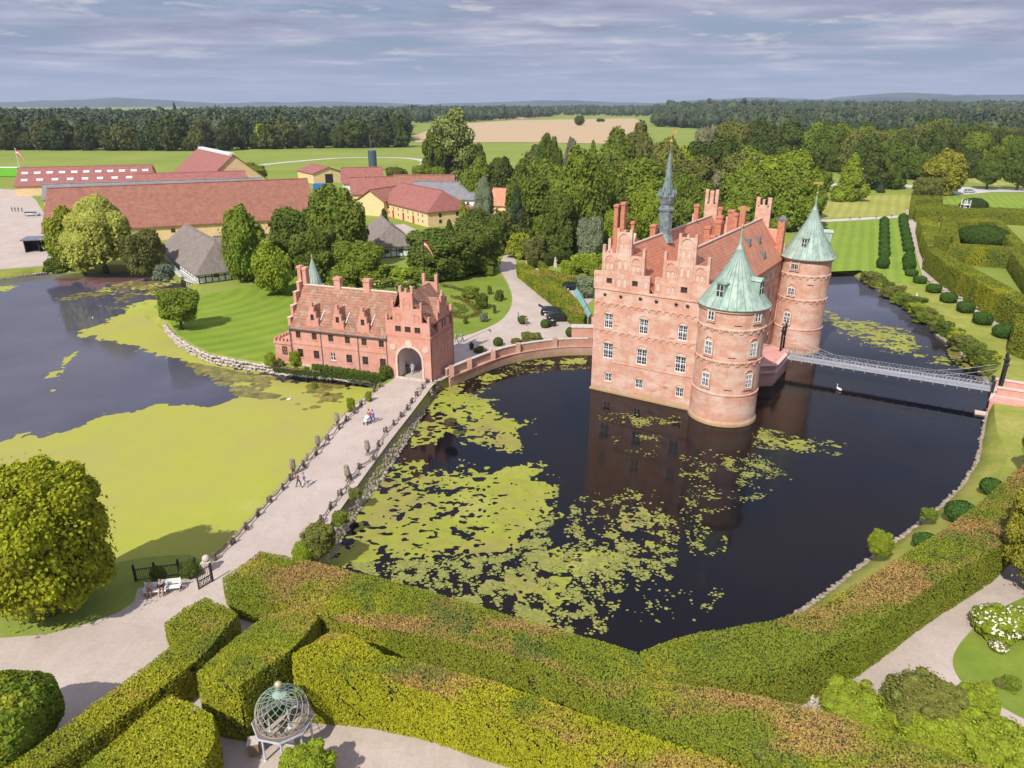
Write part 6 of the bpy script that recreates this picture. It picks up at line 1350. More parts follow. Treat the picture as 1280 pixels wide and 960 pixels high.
# ---------------------------------------------------------------- farm buildings
def house(name, label, ridge, zr, w, ze, wall='yellow', roof='tilef', hipL=0, hipR=0, wins=(), doors=(), over=.5, cat='house', base=0.0, gables='wall', winc='brown'):
    "ridge: two world points; w full width; built in its own frame with x along the ridge"
    a, b = ridge; Ln = math.hypot(b[0] - a[0], b[1] - a[1]); rz = math.atan2(b[1] - a[1], b[0] - a[0])
    o = thing(name, (a[0], a[1], 0), label, cat, None, rz); hw = w / 2
    m = MB(); m.box(0, Ln, -hw, hw, base, ze)
    if not hipL: m.prismx([(-hw, ze), (hw, ze), (0, zr - .1)], .02, .3)
    if not hipR: m.prismx([(-hw, ze), (hw, ze), (0, zr - .1)], Ln - .3, Ln - .02)
    m.build('wall', wall, o)
    s = (zr - ze) / hw; zo = ze - over * s; x0, x1 = -over, Ln + over; t_ = .2; m = MB()
    R0 = (x0 + hipL, 0, zr); R1 = (x1 - hipR, 0, zr); c_ = [(x0, -hw - over, zo), (x1, -hw - over, zo), (x1, hw + over, zo), (x0, hw + over, zo)]
    up_ = lambda p: (p[0], p[1], p[2] + t_)
    V = [up_(p) for p in c_] + [up_(R0), up_(R1)] + c_ + [R0, R1]
    m.add(V, [(0, 1, 5, 4), (2, 3, 4, 5), (1, 2, 5), (3, 0, 4), (6, 10, 11, 7), (8, 11, 10, 9), (7, 11, 8), (9, 10, 6), (0, 6, 7, 1), (1, 7, 8, 2), (2, 8, 9, 3), (3, 9, 6, 0)] if (hipL or hipR) else
          [(0, 1, 5, 4), (2, 3, 4, 5), (6, 10, 11, 7), (8, 11, 10, 9), (0, 6, 7, 1), (2, 8, 9, 3), (1, 7, 11, 5), (5, 11, 8, 2), (3, 9, 10, 4), (4, 10, 6, 0)])
    r = m.build('roof', roof, o)
    m = MB(); m.tube([R0, R1], .22, 6); q = m.build('ridge', roof if roof != 'thatch' else 'thatch', r); q.location = (0, 0, t_)
    for x, y_side, z, ww, hh in wins:
        q = MB(); yy = y_side * hw; q.box(x - ww / 2, x + ww / 2, min(yy, yy + y_side * .06), max(yy, yy + y_side * .06), z, z + hh); q.cur = 1
        q.box(x - ww / 2 + .1, x + ww / 2 - .1, min(yy, yy + y_side * .09), max(yy, yy + y_side * .09), z + .1, z + hh - .1); q.build('window', ['white' if winc == 'white' else 'redpaint', 'glass'], o)
    for x, y_side, ww, hh in doors:
        q = MB(); yy = y_side * hw; q.box(x - ww / 2, x + ww / 2, min(yy, yy + y_side * .1), max(yy, yy + y_side * .1), base, hh); q.build('door', 'redpaint' if ww < 2 else 'dark', o)
    return o, Ln, hw, s
# long barn
o, Ln, hw, s = house('long_barn', 'very long yellow barn with a weathered dark red tiled roof behind the willow', ((-125.8, 199.1), (-62.5, 226.8)), 13.6, 23, 4.0, 'yellow', 'tilef', hipL=1.8,
   wins=[(30.5, -1, 1.9, 1.1, 1.1), (46, -1, 1.9, 1.1, 1.1), (56, -1, 1.9, 1.1, 1.1), (9, -1, 1.9, 1.0, 1.0), (68, -1, 1.9, 1.0, 1.0), (62, -1, 1.9, 1.0, 1.0)], doors=[(35, -1, 1.4, 2.6), (22, -1, 1.2, 2.4)])
# black shed at the left gable, seen open fronted
sx_, sy_ = g(32, 316); sh = thing('black_shed', (sx_, sy_, 0), 'small open black shed at the left gable of the long barn', 'shed', None, R(18))
m = MB(); m.box(0, .2, 0, 5, 0, 3); m.box(6.3, 6.5, 0, 5, 0, 3); m.box(.2, 6.3, 4.8, 5, 0, 3); m.box(3.1, 3.3, 0, 4.8, 0, 3); m.build('wall', 'black', sh)
m = MB(); m.box(-.5, 7.0, -.6, 5.5, 3, 3.25); m.build('roof', 'lead', sh)
# second barn row behind
o, Ln, hw, s = house('rear_barn', 'long red-roofed barn with two rows of white roof windows', ((-204, 312), (-157, 328)), 10.0, 26, 4.0, 'yellow', 'tiler')
m = MB()
for row, (yy, n) in enumerate(((-4.2, 11), (-9.3, 9))):
    for k in range(n):
        x = Ln * (k + .5) / n; z = 10.2 + yy * s; m = MB()
        m.add([(x - 1.0, yy - .7, z - .7 * s + .12), (x + 1.2, yy - .7, z - .7 * s + .12), (x + 1.2, yy + .7, z + .7 * s + .12), (x - 1.2, yy + .7, z + .7 * s + .12), (x - 1.0, yy - .7, z - .7 * s - .1), (x + 1.2, yy - .7, z - .7 * s - .1), (x + 1.2, yy + .7, z + .7 * s - .1), (x - 1.2, yy + .7, z + .7 * s - .1)], [(0, 1, 2, 3), (0, 4, 5, 1), (1, 5, 6, 2), (2, 6, 7, 3), (3, 7, 4, 0)])
        m.build('roof_window', 'skylight', o)
house('low_barn', 'low grey-roofed building squeezed between the two long barns', ((-168, 268), (-98, 292)), 7.8, 12, 3.4, 'yellow', 'tileg', wins=[], doors=[(3, -1, 3, 2.6)])
house('side_barn', 'lower red-roofed barn joining the long rear barn at its right end', ((-150, 300), (-112, 314)), 8.6, 15, 3.6, 'yellow', 'tiler')
o, Ln, hw, s = house('red_barn', 'big steep red barn with a white skylight along its ridge', ((-152, 369), (-116, 315)), 15.0, 27, 4.0, 'yellow', 'tiler')
m = MB(); m.box(3, Ln - 2, -1.1, 1.1, 14.6, 15.6); m.build('ridge_skylight', 'skylight', o)
o, Ln, hw, s = house('small_barn', 'small pale yellow barn with a shallow red roof and a black doorway', ((-98.5, 371), (-86, 352)), 7.2, 15, 4.6, 'yellow', 'tiler', cat='barn')
m = MB(); m.box(Ln - .02, Ln + .06, -1.9, 1.9, .1, 4.2); m.build('doorway', 'dark', o)
# blue-grey silo
sx_, sy_ = g(466.5, 213); si = thing('silo', (sx_, sy_, 0), 'dark blue-grey steel silo with a thin mast in the meadow', 'silo')
m = MB(); m.lathe([(2.2, 0), (2.2, 10.5), (2.0, 10.8)], 0, 0, 16)
for k in range(16): a = k * math.pi / 8; m.tube([(2.22 * math.cos(a), 2.22 * math.sin(a), 0), (2.22 * math.cos(a), 2.22 * math.sin(a), 10.5)], .12, 4)
m.build('tank', 'bluegrey', si); m = MB(); m.tube([(-.6, 0, 10.6), (-.6, 0, 19)], .18, 6); m.build('mast', 'lead', si)
# cluster right
house('yard_house', 'red-roofed farm house with a white gable left of the small chimney', ((-72, 318), (-56, 322)), 9.5, 13, 4.0, 'white', 'tiler'); o, *_r = house('farm_house', 'lower farm house with a bright red roof and a slim chimney', ((-61, 283), (-43, 287)), 8.8, 11, 3.6, 'yellow', 'tiler')
chimney(o, 5, 0, 7, 12, .9, .9, 'redbrick'); house('gable_house', 'yellow gabled house with a small brown roof touching the long yellow house', ((-47, 246), (-38, 262)), 8.2, 11, 5.0, 'yellow', 'tilef')
o, Ln, hw, s = house('yellow_house', 'long two-storey pale yellow house with a half-hipped red roof and red doors', ((-37.6, 253.5), (-19.0, 226.0)), 9.8, 15.5, 4.6, 'yellow', 'tiler', hipR=4.5,
   wins=[(x, -1, 2.6, .8, 1.1) for x in (3, 6, 9.5, 13, 16.5, 20, 23.5, 27, 30)] + [(x, -1, .9, .8, 1.1) for x in (6, 13, 20, 27, 30)], doors=[(9, -1, 1.1, 2.4), (16.5, -1, 1.1, 2.4), (23.5, -1, 1.1, 2.4)], winc='white')
for y in (-3.5, 2.5):
    for z in (1.4, 3.2):
        m = MB(); m.box(Ln - .02, Ln + .07, y - .45, y + .45, z - .5, z + .6); m.build('window', 'glass', o)
house('grey_roofed_house', 'long white house with a grey slate roof behind the yellow house', ((-34, 262), (-7, 258)), 9.4, 12, 4.6, 'white', 'tileg', hipR=5, wins=[(x, -1, 2.4, 1, 1.3) for x in (17, 20, 23, 25.5)], winc='white')
house('brown_roofed_house', 'house with a plain brown-red roof showing above the yellow house', ((-44, 282), (-22, 282)), 9.8, 10, 4.6, 'yellow', 'tilef')
house('orange_roofed_house', 'small orange-roofed yellow house among the trees right of the birch', ((-6, 253), (3.5, 250)), 8.0, 9, 3.4, 'yellow', 'tileo')
# blue bits in the farm yard
x, y = g(400, 237); tk = thing('blue_tank', (x, y, 0), 'blue container in the yard beside the small pale barn', 'container'); m = MB(); m.box(-2.6, 2.6, -1.2, 1.2, .3, 2.6); M['bluep'] = simple('blue_paint', (.03, .14, .45), .5); m.build('body', 'bluep', tk); m = MB(); m.box(-2.7, -2.3, -1.3, 1.3, 0, .3); m.box(2.3, 2.7, -1.3, 1.3, 0, .3); m.build('feet', 'black', tk)
# thatched half-timbered houses
def thatched(label, ridge, zr, w, ze, hip, base, n_panels, wside=-1, tim=True):
    o, Ln, hw, s = house('thatched_house', label, ridge, zr, w, ze, 'white', 'thatch', hipL=hip, hipR=hip, over=.8, base=base)
    m = MB()
    for sd in (-1, 1):
        y = sd * (hw + .03)
        for k in range(n_panels + 1): m.bar((Ln * k / n_panels, y, base + .5), (Ln * k / n_panels, y, ze), .11, .1)
        for z in (base + .5, (base + ze) / 2 + .2): m.bar((0, y, z), (Ln, y, z), .1, .1)
    for xe in (-.03, Ln + .03):
        k_ = max(3, int(w / 1.3))
        for k in range(k_ + 1): m.bar((xe, -hw + w * k / k_, base), (xe, -hw + w * k / k_, ze), .12, .18)
        for z in (base + .1, (base + ze) / 2, ze - .15): m.bar((xe, -hw, z), (xe, hw, z), .12, .16)
    m.build('timber_frame', 'black', o)
    for k in range(1, 3):
        m = MB(); yy = -hw + w * (k / 3); m.box(Ln + .02, Ln + .10, yy - .5, yy + .5, base + 1.0, base + 2.0); m.build('window', 'glass', o)
    return o
thatched('thatched half-timbered house with a white plinth jutting into the pond corner', ((-80.5, 178.5), (-60.6, 150.6)), 7.9, 10.5, 2.7, 4.2, 0, 14)
house('thatched_wing', 'short thatched wing behind the half-timbered house by the pond', ((-66, 162), (-54, 166)), 7.2, 8.5, 2.8, 'white', 'thatch', hipL=0, hipR=2.5)
thatched('thatched half-timbered barn half hidden behind the tallest farm tree', ((-35.5, 197), (-28.8, 176)), 7.2, 10, 3.2, 3.0, 0, 12)
thatched('dark half-timbered house glimpsed between trees above the gatehouse cone', ((-51, 170), (-36, 172)), 6.4, 8, 3.0, 2.4, 0, 12)
# boardwalk with rail round the thatched house
bw = [g(a, b, W) for a, b in [(216, 340), (224, 351), (235, 360), (250, 364), (262, 362), (270, 360)]]
o = thing('boardwalk_fence', (bw[0][0], bw[0][1], 0), 'pale curved railing and walkway round the thatched house at the water', 'railing'); P = smoothpoly([(p[0] - bw[0][0], p[1] - bw[0][1]) for p in bw], 2, False); m = MB()
for z in (.5, .95): m.tube([(x, y, z) for x, y in P], .05, 5)
for x, y in P[::1]: m.box(x - .05, x + .05, y - .05, y + .05, -1.6, 1.05)
m.build('rail', 'greyw', o); m = MB()
for i in range(len(P) - 1): m.bar((P[i][0], P[i][1] + .8, -.05), (P[i + 1][0], P[i + 1][1] + .8, -.05), 1.7, .12)
m.build('walkway', 'road', o)
# flags at the farm, green container, distant cars
x, y = g(31, 238); f_ = thing('flagpole', (x, y, 0), 'white flagpole at the far left farm yard', 'flagpole'); m = MB(); m.tube([(0, 0, 0), (0, 0, 17.3)], .12, 6, .07); m.ball((0, 0, 17.3), .2, 5); m.build('pole', 'white', f_)
flag('flag', (x + .1, y, 17.0), R(0), 'red flag drooping from the white farm flagpole', 5, 2.6, rows)
x, y = g(2, 221); c_ = thing('green_container', (x, y, 0), 'bright green banner-like container at the far left edge', 'container'); m = MB(); m.box(-4, 10, -1.5, 1.5, .3, 4.5); M['greenp'] = simple('green_paint', (.15, .45, .03), .5); m.build('body', 'greenp', c_); m = MB(); m.box(-4.1, 10.1, -1.6, 1.6, 4.5, 4.8); m.build('lid', 'white', c_)
# white tents on the right
for px, by, w_, h_, lb in [(1187, 222, 5, 5, 'white gabled tent roof beside the left avenue tree'), (1263, 196.5, 7, 7, 'white tent farther away near the right edge'), (1230, 199, 5, 4, 'small cream tent at the far right field')]:
    x, y = g(px, by); t = thing('tent', (x, y, 0), lb, 'tent', None, R(25)); m = MB(); m.prismx([(-w_ / 2, 2.6), (w_ / 2, 2.6), (0, h_)], -w_ * .7, w_ * .7); m.build('canopy', 'white', t); m = MB(); m.box(-w_ * .68, w_ * .68, -w_ * .48, w_ * .48, 0, 2.6); m.build('side_wall', 'cream', t)
# ---------------------------------------------------------------- stones
def stone_mesh(seed, flat=.7):
    r_ = np.random.default_rng(seed); v, q = sphere_mesh((0, 0, 0), (1, 1, flat), 7, 4, .0); v = v * (1 + .35 * (r_.random((len(v), 1)) - .5)); return v, q
SM = [stone_mesh(k) for k in range(8)]
def rocks(name, pts, label, cat):
    Vs = []; Qs = []; n = 0; x0, y0 = pts[0][:2]
    for i, (x, y, z, r) in enumerate(pts):
        v, q = SM[i % 8]; a = rng.uniform(0, 6.28); c, s_ = math.cos(a), math.sin(a); k = r * np.array([rng.uniform(.8, 1.3), rng.uniform(.8, 1.2), rng.uniform(.8, 1.1)]); v = v * k
        Vs.append(np.stack([v[:, 0] * c - v[:, 1] * s_ + x - x0, v[:, 0] * s_ + v[:, 1] * c + y - y0, v[:, 2] + z], 1)); Qs.append(q + n); n += len(v)
    o = link(name, np_mesh(name, np.concatenate(Vs), np.concatenate(Qs), 'rock'), None, (x0, y0, 0)); return tag(o, label, cat)
def along(px, step, z=None):
    P = [g(a, b, z if z is not None else W) for a, b in px]; out = []
    for i in range(len(P) - 1):
        L_ = math.hypot(P[i + 1][0] - P[i][0], P[i + 1][1] - P[i][1]); k = max(1, int(L_ / step)); dx, dy = (P[i + 1][0] - P[i][0]) / L_, (P[i + 1][1] - P[i][1]) / L_
        for j in range(k): t_ = (j + .5) / k * L_; out.append((P[i][0] + dx * t_, P[i][1] + dy * t_, dy, -dx))
    return out
pts = []
for x, y, nx, ny in along([p[:2] for p in moat_px[0:7]], .16):
    s_ = 1 if nx < 0 else -1
    for k in range(8):
        u = rng.random(); pts.append((x + s_ * nx * u * 1.7 + rng.normal() * .08, y + s_ * ny * u * 1.7, W + .0 + u * 1.45, rng.uniform(.14, .30)))
rocks('stone_embankment', pts, 'rough stone embankment along the right side of the gravel causeway', 'embankment')
pts = []
for x, y, nx, ny in along([p[:2] for p in pond_px[8:17]], .30):
    for k in range(3): pts.append((x + rng.normal() * .08, y + rng.normal() * .08, W + .15 + k * .5 + rng.uniform(-.1, .1), rng.uniform(.2, .36)))
ro_ = rocks('stone_bank', pts, 'low fieldstone bank wall along the island lawn under the gatehouse', 'wall'); ro_.data.materials[0] = M['rockl']
pts = []
for x, y, nx, ny in along([p[:2] for p in pond_px[0:8]], .4, 0): pts.append((x, y, -.18 + rng.uniform(-.1, .08), rng.uniform(.2, .3))); pts.append((x, y, -.75, .35)); pts.append((x, y, -1.3, .35))
rocks('kerb_stones', pts, 'line of rough stones edging the left side of the gravel causeway', 'kerb')
pts = []
for x, y, nx, ny in along([p[:2] for p in moat_px[11:20]], .26): pts.append((x + rng.normal() * .08, y + rng.normal() * .08, W + .1, rng.uniform(.18, .3)))
rocks('shore_stones', pts, 'thin line of pale stones at the water edge of the right grassy bank', 'stones')
pts = []
for x, y, nx, ny in along([p[:2] for p in moat_px[20:27]], .4): pts.append((x + rng.normal() * .1, y + rng.normal() * .1, W + .1, rng.uniform(.28, .45)))
rocks('shore_stones', pts, 'stones at the shore below the topiary lawn behind the footbridge', 'stones')
pts = []
for x, y, nx, ny in along([(-60, 352), (0, 348.5), (40, 344), (60, 342)], .45): pts.append((x, y, W + .2, rng.uniform(.3, .45)))
rocks('shore_stones', pts, 'pale shore stones under the grass strip at the far left pond edge', 'stones')
xa, ya = g(534, 474); pts = []
for k in range(70):
    u = k / 69; p = gw(22.45 + .35 * rng.random(), u * 7.4 - .2); pts.append((p[0], p[1], W + .3 + rng.uniform(0, 1.3), rng.uniform(.25, .4)))
rocks('stone_footing', pts, 'stone footing under the right side wall of the gate tower', 'wall')
# ---------------------------------------------------------------- causeway posts and chains
def z3(x, y): return (300 + x / 3.43, 440 + y / 3.43)
Lp = [(600, 152), (575, 172), (548, 200), (522, 230), (490, 264), (456, 297), (425, 332), (380, 380), (330, 442), (272, 492), (215, 552), (185, 592), (133, 645), (80, 702), (25, 762)]
Lp = [z3(*p) for p in Lp] + [(290, 681), (269, 701)]
Rp = [z3(*p) for p in [(800, 134), (783, 159), (762, 190), (738, 219), (717, 249), (690, 281), (660, 316), (628, 345), (595, 405), (572, 464), (510, 504), (476, 550), (435, 616), (390, 672), (347, 730), (293, 796), (242, 860)]]
def post_mesh(seed):
    r_ = random.Random(seed); m = MB(); m.tube([(0, 0, -.1), (.02, 0, .35), (.0, .03, .75)], .17, 7, .12); m.tube([(.3, .1, -.1), (.28, .05, .6)], .10, 6, .08); return m.mesh('post', 'rockd', False)
M['rockd'] = simple('weathered_post', (.13, .105, .09), .9, var=.35, scale=5); M['chain'] = simple('rusty_chain', (.16, .10, .08), .8)
PM = [post_mesh(k) for k in range(3)]
for side, pl_ in (('left', Lp), ('right', Rp)):
    for k, (px, py) in enumerate(pl_):
        x, y = g(px, py); o = link('chain_post', PM[k % 3], None, (x, y, 0), k * 1.3); tag(o, 'short dark weathered post carrying the chain on the %s side of the causeway' % side, 'post', None, None); o['group'] = 'chain posts on the %s side of the causeway' % side
    for k in range(len(pl_) - 1):
        a = g(*pl_[k]); b = g(*pl_[k + 1]); m = MB(); pts = []
        for j in range(9): u = j / 8; pts.append(((b[0] - a[0]) * u, (b[1] - a[1]) * u, .62 - .42 * 4 * u * (1 - u) * .9))
        m.tube(pts, .055, 5); o = m.build('chain', 'chain'); o.location = (a[0], a[1], 0); tag(o, 'sagging rusty chain between posts on the %s side of the causeway' % side, 'chain', 'chains on the %s side of the causeway' % side)
st = MB(); st.tube([(0, 0, -.1), (.05, 0, .8), (.0, .06, 1.7)], .40, 8, .24); STM = st.mesh('standing_stone', 'rock', False)
for px, py, sc, lb in [(421.9, 533, 1.0, 'upper standing stone with a grassy tuft on the left of the causeway'), (398.5, 561, .95, 'middle standing stone on the left of the causeway'), (367.6, 593, 1.05, 'lower standing stone on the left of the causeway, above the walking couple'),
      (384, 576, .5, 'small pale stone between two standing stones on the left of the causeway'), (460, 569, 1.0, 'upper standing stone on the right of the causeway'), (435, 602, 1.05, 'lower standing stone on the right of the causeway')]:
    x, y = g(px, py); o = link('standing_stone', STM, None, (x, y, 0), px); o.scale = (sc,) * 3; tag(o, lb, 'standing stone')
# white objects at the gate end of the embankment
x, y = g(539, 492.5, -.6); o = link('pale_boulder', STM, None, (x, y, -.6), 1); o.scale = (.7, .7, .35); tag(o, 'pale boulder on the embankment just below the gate tower', 'boulder')
# ---------------------------------------------------------------- black gate and fence by the pond
fa = g(170, 726); fb = g(246, 716); rz = math.atan2(fb[1] - fa[1], fb[0] - fa[0]); FL = math.hypot(fb[0] - fa[0], fb[1] - fa[1])
fo = thing('iron_fence', (fa[0], fa[1], 0), 'black wrought iron fence behind the white benches at the pond', 'fence', None, rz)
m = MB()
for z in (.08, 1.05): m.bar((0, 0, z), (FL, 0, z), .05, .05)
for i in range(int(FL / .13)): x = i * .13; m.bar((x, 0, .08), (x, 0, 1.05), .022, .022)
for i in range(int(FL / .3)): m.arch(i * .3 + .15, .9, .22, -.015, .015, .03, 5)
m.build('bars', 'black', fo); m = MB()
for x in (0, FL * .33, FL * .72, FL): m.bar((x, 0, 0), (x, 0, 1.35), .16, .16); m.ball((x, 0, 1.42), .1, 5)
m.build('post', 'black', fo)
ga_ = g(249, 737); gb_ = g(266, 727); rz = math.atan2(gb_[1] - ga_[1], gb_[0] - ga_[0]); GL = math.hypot(gb_[0] - ga_[0], gb_[1] - ga_[1])
go = thing('iron_gate', (ga_[0], ga_[1], 0), 'open black wrought iron gate leaf at the foot of the causeway', 'gate', None, rz); m = MB()
for z in (.1, .7, 1.5): m.bar((0, 0, z), (GL, 0, z), .06, .06)
for i in range(9): x = GL * i / 8; m.bar((x, 0, .1), (x, 0, 1.6 + .15 * math.sin(math.pi * i / 8)), .03, .03)
for i in range(4): m.bar((GL * i / 4, 0, .1), (GL * (i + 1) / 4, 0, .7), .025, .025); m.bar((GL * (i + 1) / 4, 0, .1), (GL * i / 4, 0, .7), .025, .025)
m.build('leaf', 'black', go); m = MB(); m.bar((0, 0, 0), (0, 0, 1.6), .09, .09); m.bar((GL, 0, 0), (GL, 0, 1.7), .14, .14); m.build('post', 'black', go)
x, y = g(260, 713); o = thing('gate_pier', (x, y, 0), 'low stone gate pier with a stone ball at the foot of the causeway', 'pier'); m = MB(); m.box(-.3, .3, -.3, .3, 0, .8); m.box(-.36, .36, -.36, .36, .8, .9); m.build('base', 'stone', o); m = MB(); m.ball((0, 0, 1.15), .3, 10); m.build('ball', 'stone', o)
# white benches
def bench(px, py, rz, label):
    x, y = g(px, py); o = thing('garden_bench', (x, y, 0), label, 'bench', None, rz)
    m = MB()
    for k in range(4): m.box(-.8, .8, -.48 + k * .12, -.39 + k * .12, .42, .46)
    m.build('seat', 'white', o); m = MB()
    for k in range(4): m.box(-.8, .8, .03, .06, .52 + k * .12, .61 + k * .12)
    m.box(-.82, -.76, .02, .08, .4, 1.02); m.box(.76, .82, .02, .08, .4, 1.02); m.build('backrest', 'white', o)
    for sx_ in (-.76, .76):
        for sy_ in (-.42, .03): q = MB(); q.box(sx_ - .035, sx_ + .035, sy_ - .035, sy_ + .035, 0, .43); q.build('leg', 'wood', o)
        q = MB(); q.box(sx_ - .04, sx_ + .04, -.46, .05, .66, .70); q.box(sx_ - .03, sx_ + .03, -.44, -.38, .43, .66); q.build('armrest', 'white', o)
    return o
bench(197, 741, R(8), 'white garden bench where two people sit, in front of the black fence'); bench(214, 737, R(10), 'empty white garden bench beside the one with two people')
# ---------------------------------------------------------------- domed lattice pavilion
px_, py_ = g(358.5, 930.0); pv = thing('domed_pavilion', (px_, py_, 0), 'small garden pavilion with a spiral lattice dome and a gilded ball', 'pavilion', None, R(10))
PR = 1.62; PZ = 1.85; m = MB()
for k in range(8):
    a = k * math.pi / 4; q = MB(); x, y = PR * .92 * math.cos(a), PR * .92 * math.sin(a)
    q.lathe([(.10, 0), (.10, .12), (.065, .16), (.06, PZ - .12), (.09, PZ - .04), (.09, PZ)], x, y, 10); q.build('column', 'greyw', pv)
def ring(r0, r1, z0, z1, n): 
    q = MB()
    for k in range(n):
        a, b = 6.28318 * k / n, 6.28318 * (k + 1) / n
        q.prism([(r0 * math.cos(a), r0 * math.sin(a)), (r1 * math.cos(a), r1 * math.sin(a)), (r1 * math.cos(b), r1 * math.sin(b)), (r0 * math.cos(b), r0 * math.sin(b))], z0, z1)
    return q
ring(1.15, 1.72, PZ + .08, PZ + .12, 8).build('roof_slate', 'slate', pv); ring(1.52, 1.76, PZ - .04, PZ + .08, 8).build('cornice', 'greyw', pv)
q = MB(); DR = 1.44; DZ = PZ + .12; HH = 1.85
def dome(u): # u 0..1 from rim to neck; onion-ish profile
    return DR * (math.cos(u * 1.45) ** .62) * (1 + .10 * math.sin(u * 3.14)), DZ + HH * math.sin(u * 1.5) * .98
for sgn in (-1, 1):
    for k in range(15):
        pts = []
        for j in range(19):
            u = j / 18; r, z = dome(u); a = 6.28318 * k / 15 + sgn * u * 1.9; pts.append((r * math.cos(a), r * math.sin(a), z))
        q.tube(pts, .02, 5)
q.tube([(DR * math.cos(a), DR * math.sin(a), DZ + .02) for a in np.linspace(0, 2 * math.pi, 33)], .035, 6)
t = NT('lattice_paint'); sp_ = t.n('ShaderNodeSeparateXYZ'); t.l(t.co.outputs['Object'], sp_.inputs[0]); f = t.math('ADD', sp_.outputs[2], t.math('MULTIPLY', t.noise(1.5), .8)); t.col(t.ramp(t.math('MULTIPLY', f, .25), [(.62, (.36, .27, .14)), (.85, (.34, .34, .25)), (1.0, (.18, .29, .22))]), .6); M['lattice'] = t.m
q.build('dome_lattice', 'lattice', pv)
q = MB(); r, z = dome(1.0); q.lathe([(r + .03, z - .02), (.14, z + .15), (.11, z + .3), (.17, z + .42), (.17, z + .47), (.08, z + .5)], 0, 0, 12); nk = q.build('neck', 'copper', pv); q = MB(); q.ball((0, 0, z + .66), .22, 12); q.build('ball', 'ballgold', pv)
q = ring(0.0001, 2.3, .0, .06, 8); q.build('floor', 'gravel', pv)
x, y = g(319, 942); o = thing('stone_pedestal', (x, y, 0), 'square stone pedestal with a pale top left of the pavilion', 'pedestal', None, R(12)); m = MB(); m.box(-.28, .28, -.28, .28, 0, .95); m.build('body', 'wood', o); m = MB(); m.box(-.32, .32, -.32, .32, .95, 1.03); m.build('top', 'stone', o)
x, y = g(365, 929); o = thing('statue', (x, y, .06), 'small pale statue standing inside the pavilion', 'statue'); m = MB(); m.box(-.18, .18, -.18, .18, 0, .45); m.lathe([(.16, .45), (.2, .7), (.13, .95), (.17, 1.15), (.06, 1.25), (.1, 1.32), (.1, 1.42), (.02, 1.5)], 0, 0, 10); m.tube([(-.16, 0, 1.12), (-.3, .05, .9), (-.15, -.12, .8)], .05, 6); m.build('figure', 'greyw', o); m = MB(); m.box(-.25, .25, -.25, .25, 0, .1); m.build('base', 'stone', o)
def bust(px, by, h, label, mat='stone'):
    x, y = g(px, by); o = thing('garden_statue', (x, y, 0), label, 'statue'); m = MB(); k = h / 2.0
    m.box(-.3 * k, .3 * k, -.3 * k, .3 * k, 0, .8 * k); m.build('plinth', 'stone', o); m = MB()
    m.lathe([(.2 * k, .8 * k), (.24 * k, 1.1 * k), (.16 * k, 1.35 * k), (.26 * k, 1.6 * k), (.09 * k, 1.7 * k), (.13 * k, 1.8 * k), (.13 * k, 1.92 * k), (.02, 2.0 * k)], 0, 0, 10); m.tube([(.22 * k, 0, 1.55 * k), (.36 * k, .05, 1.3 * k), (.2 * k, -.15 * k, 1.15 * k)], .06 * k, 6); m.build('figure', mat, o)
bust(1013, 886, 1.1, 'weathered statue where the bank hedge meets the bright round bush'); bust(694, 334, 2.4, 'pinkish statue on the small lawn of the castle garden', 'trim'); bust(619, 391, 1.7, 'slim statue at the edge of the rose lawn'); bust(1145, 374, 1.2, 'small white statue on the grass bank behind the footbridge', 'white'); bust(1254, 612, 1.2, 'white lamp-like ornament beside the highest yew ball', 'white'); bust(1267, 296 + 16, 2.0, 'white statue at the right side of the maze', 'white')
# ---------------------------------------------------------------- benches of plinths under the maze hedge: pale slabs
for k, (x, y) in enumerate([(698, 577), (775, 627), (860, 672), (955, 728), (1062, 787), (1162, 850)]):
    X, Y = g(*z6(x, y)); o = thing('stone_slab_bench', (X, Y, 0), 'pale stone bench in the gap between the clipped yew cushions by the maze hedge', 'bench', 'stone benches along the maze hedge', R(-50)); m = MB(); m.box(-1.0, 1.0, -.3, .3, .42, .52); m.build('seat', 'stone', o)
    for s_ in (-.75, .75): q = MB(); q.box(s_ - .12, s_ + .12, -.22, .22, 0, .42); q.build('leg', 'stone', o)
# signpost in the maze, red swing figure
X, Y = g(1203, 274); o = thing('viewing_tower', (X, Y, 0), 'white wooden lookout in the middle of the maze', 'lookout'); m = MB()
for a, b in ((-.9, -.9), (.9, -.9), (.9, .9), (-.9, .9)): m.box(a - .08, a + .08, b - .08, b + .08, 0, 6.2)
m.box(-1.1, 1.1, -1.1, 1.1, 4.6, 4.75); m.build('frame', 'white', o); m = MB()
for z in (5.2, 5.6): m.box(-1.1, 1.1, -1.12, -1.08, z, z + .08); m.box(-1.1, 1.1, 1.08, 1.12, z, z + .08)
m.build('rail', 'white', o); m = MB(); m.bar((0, -1.2, 0), (0, -.3, 4.6), .6, .1); m.build('stairs', 'white', o)
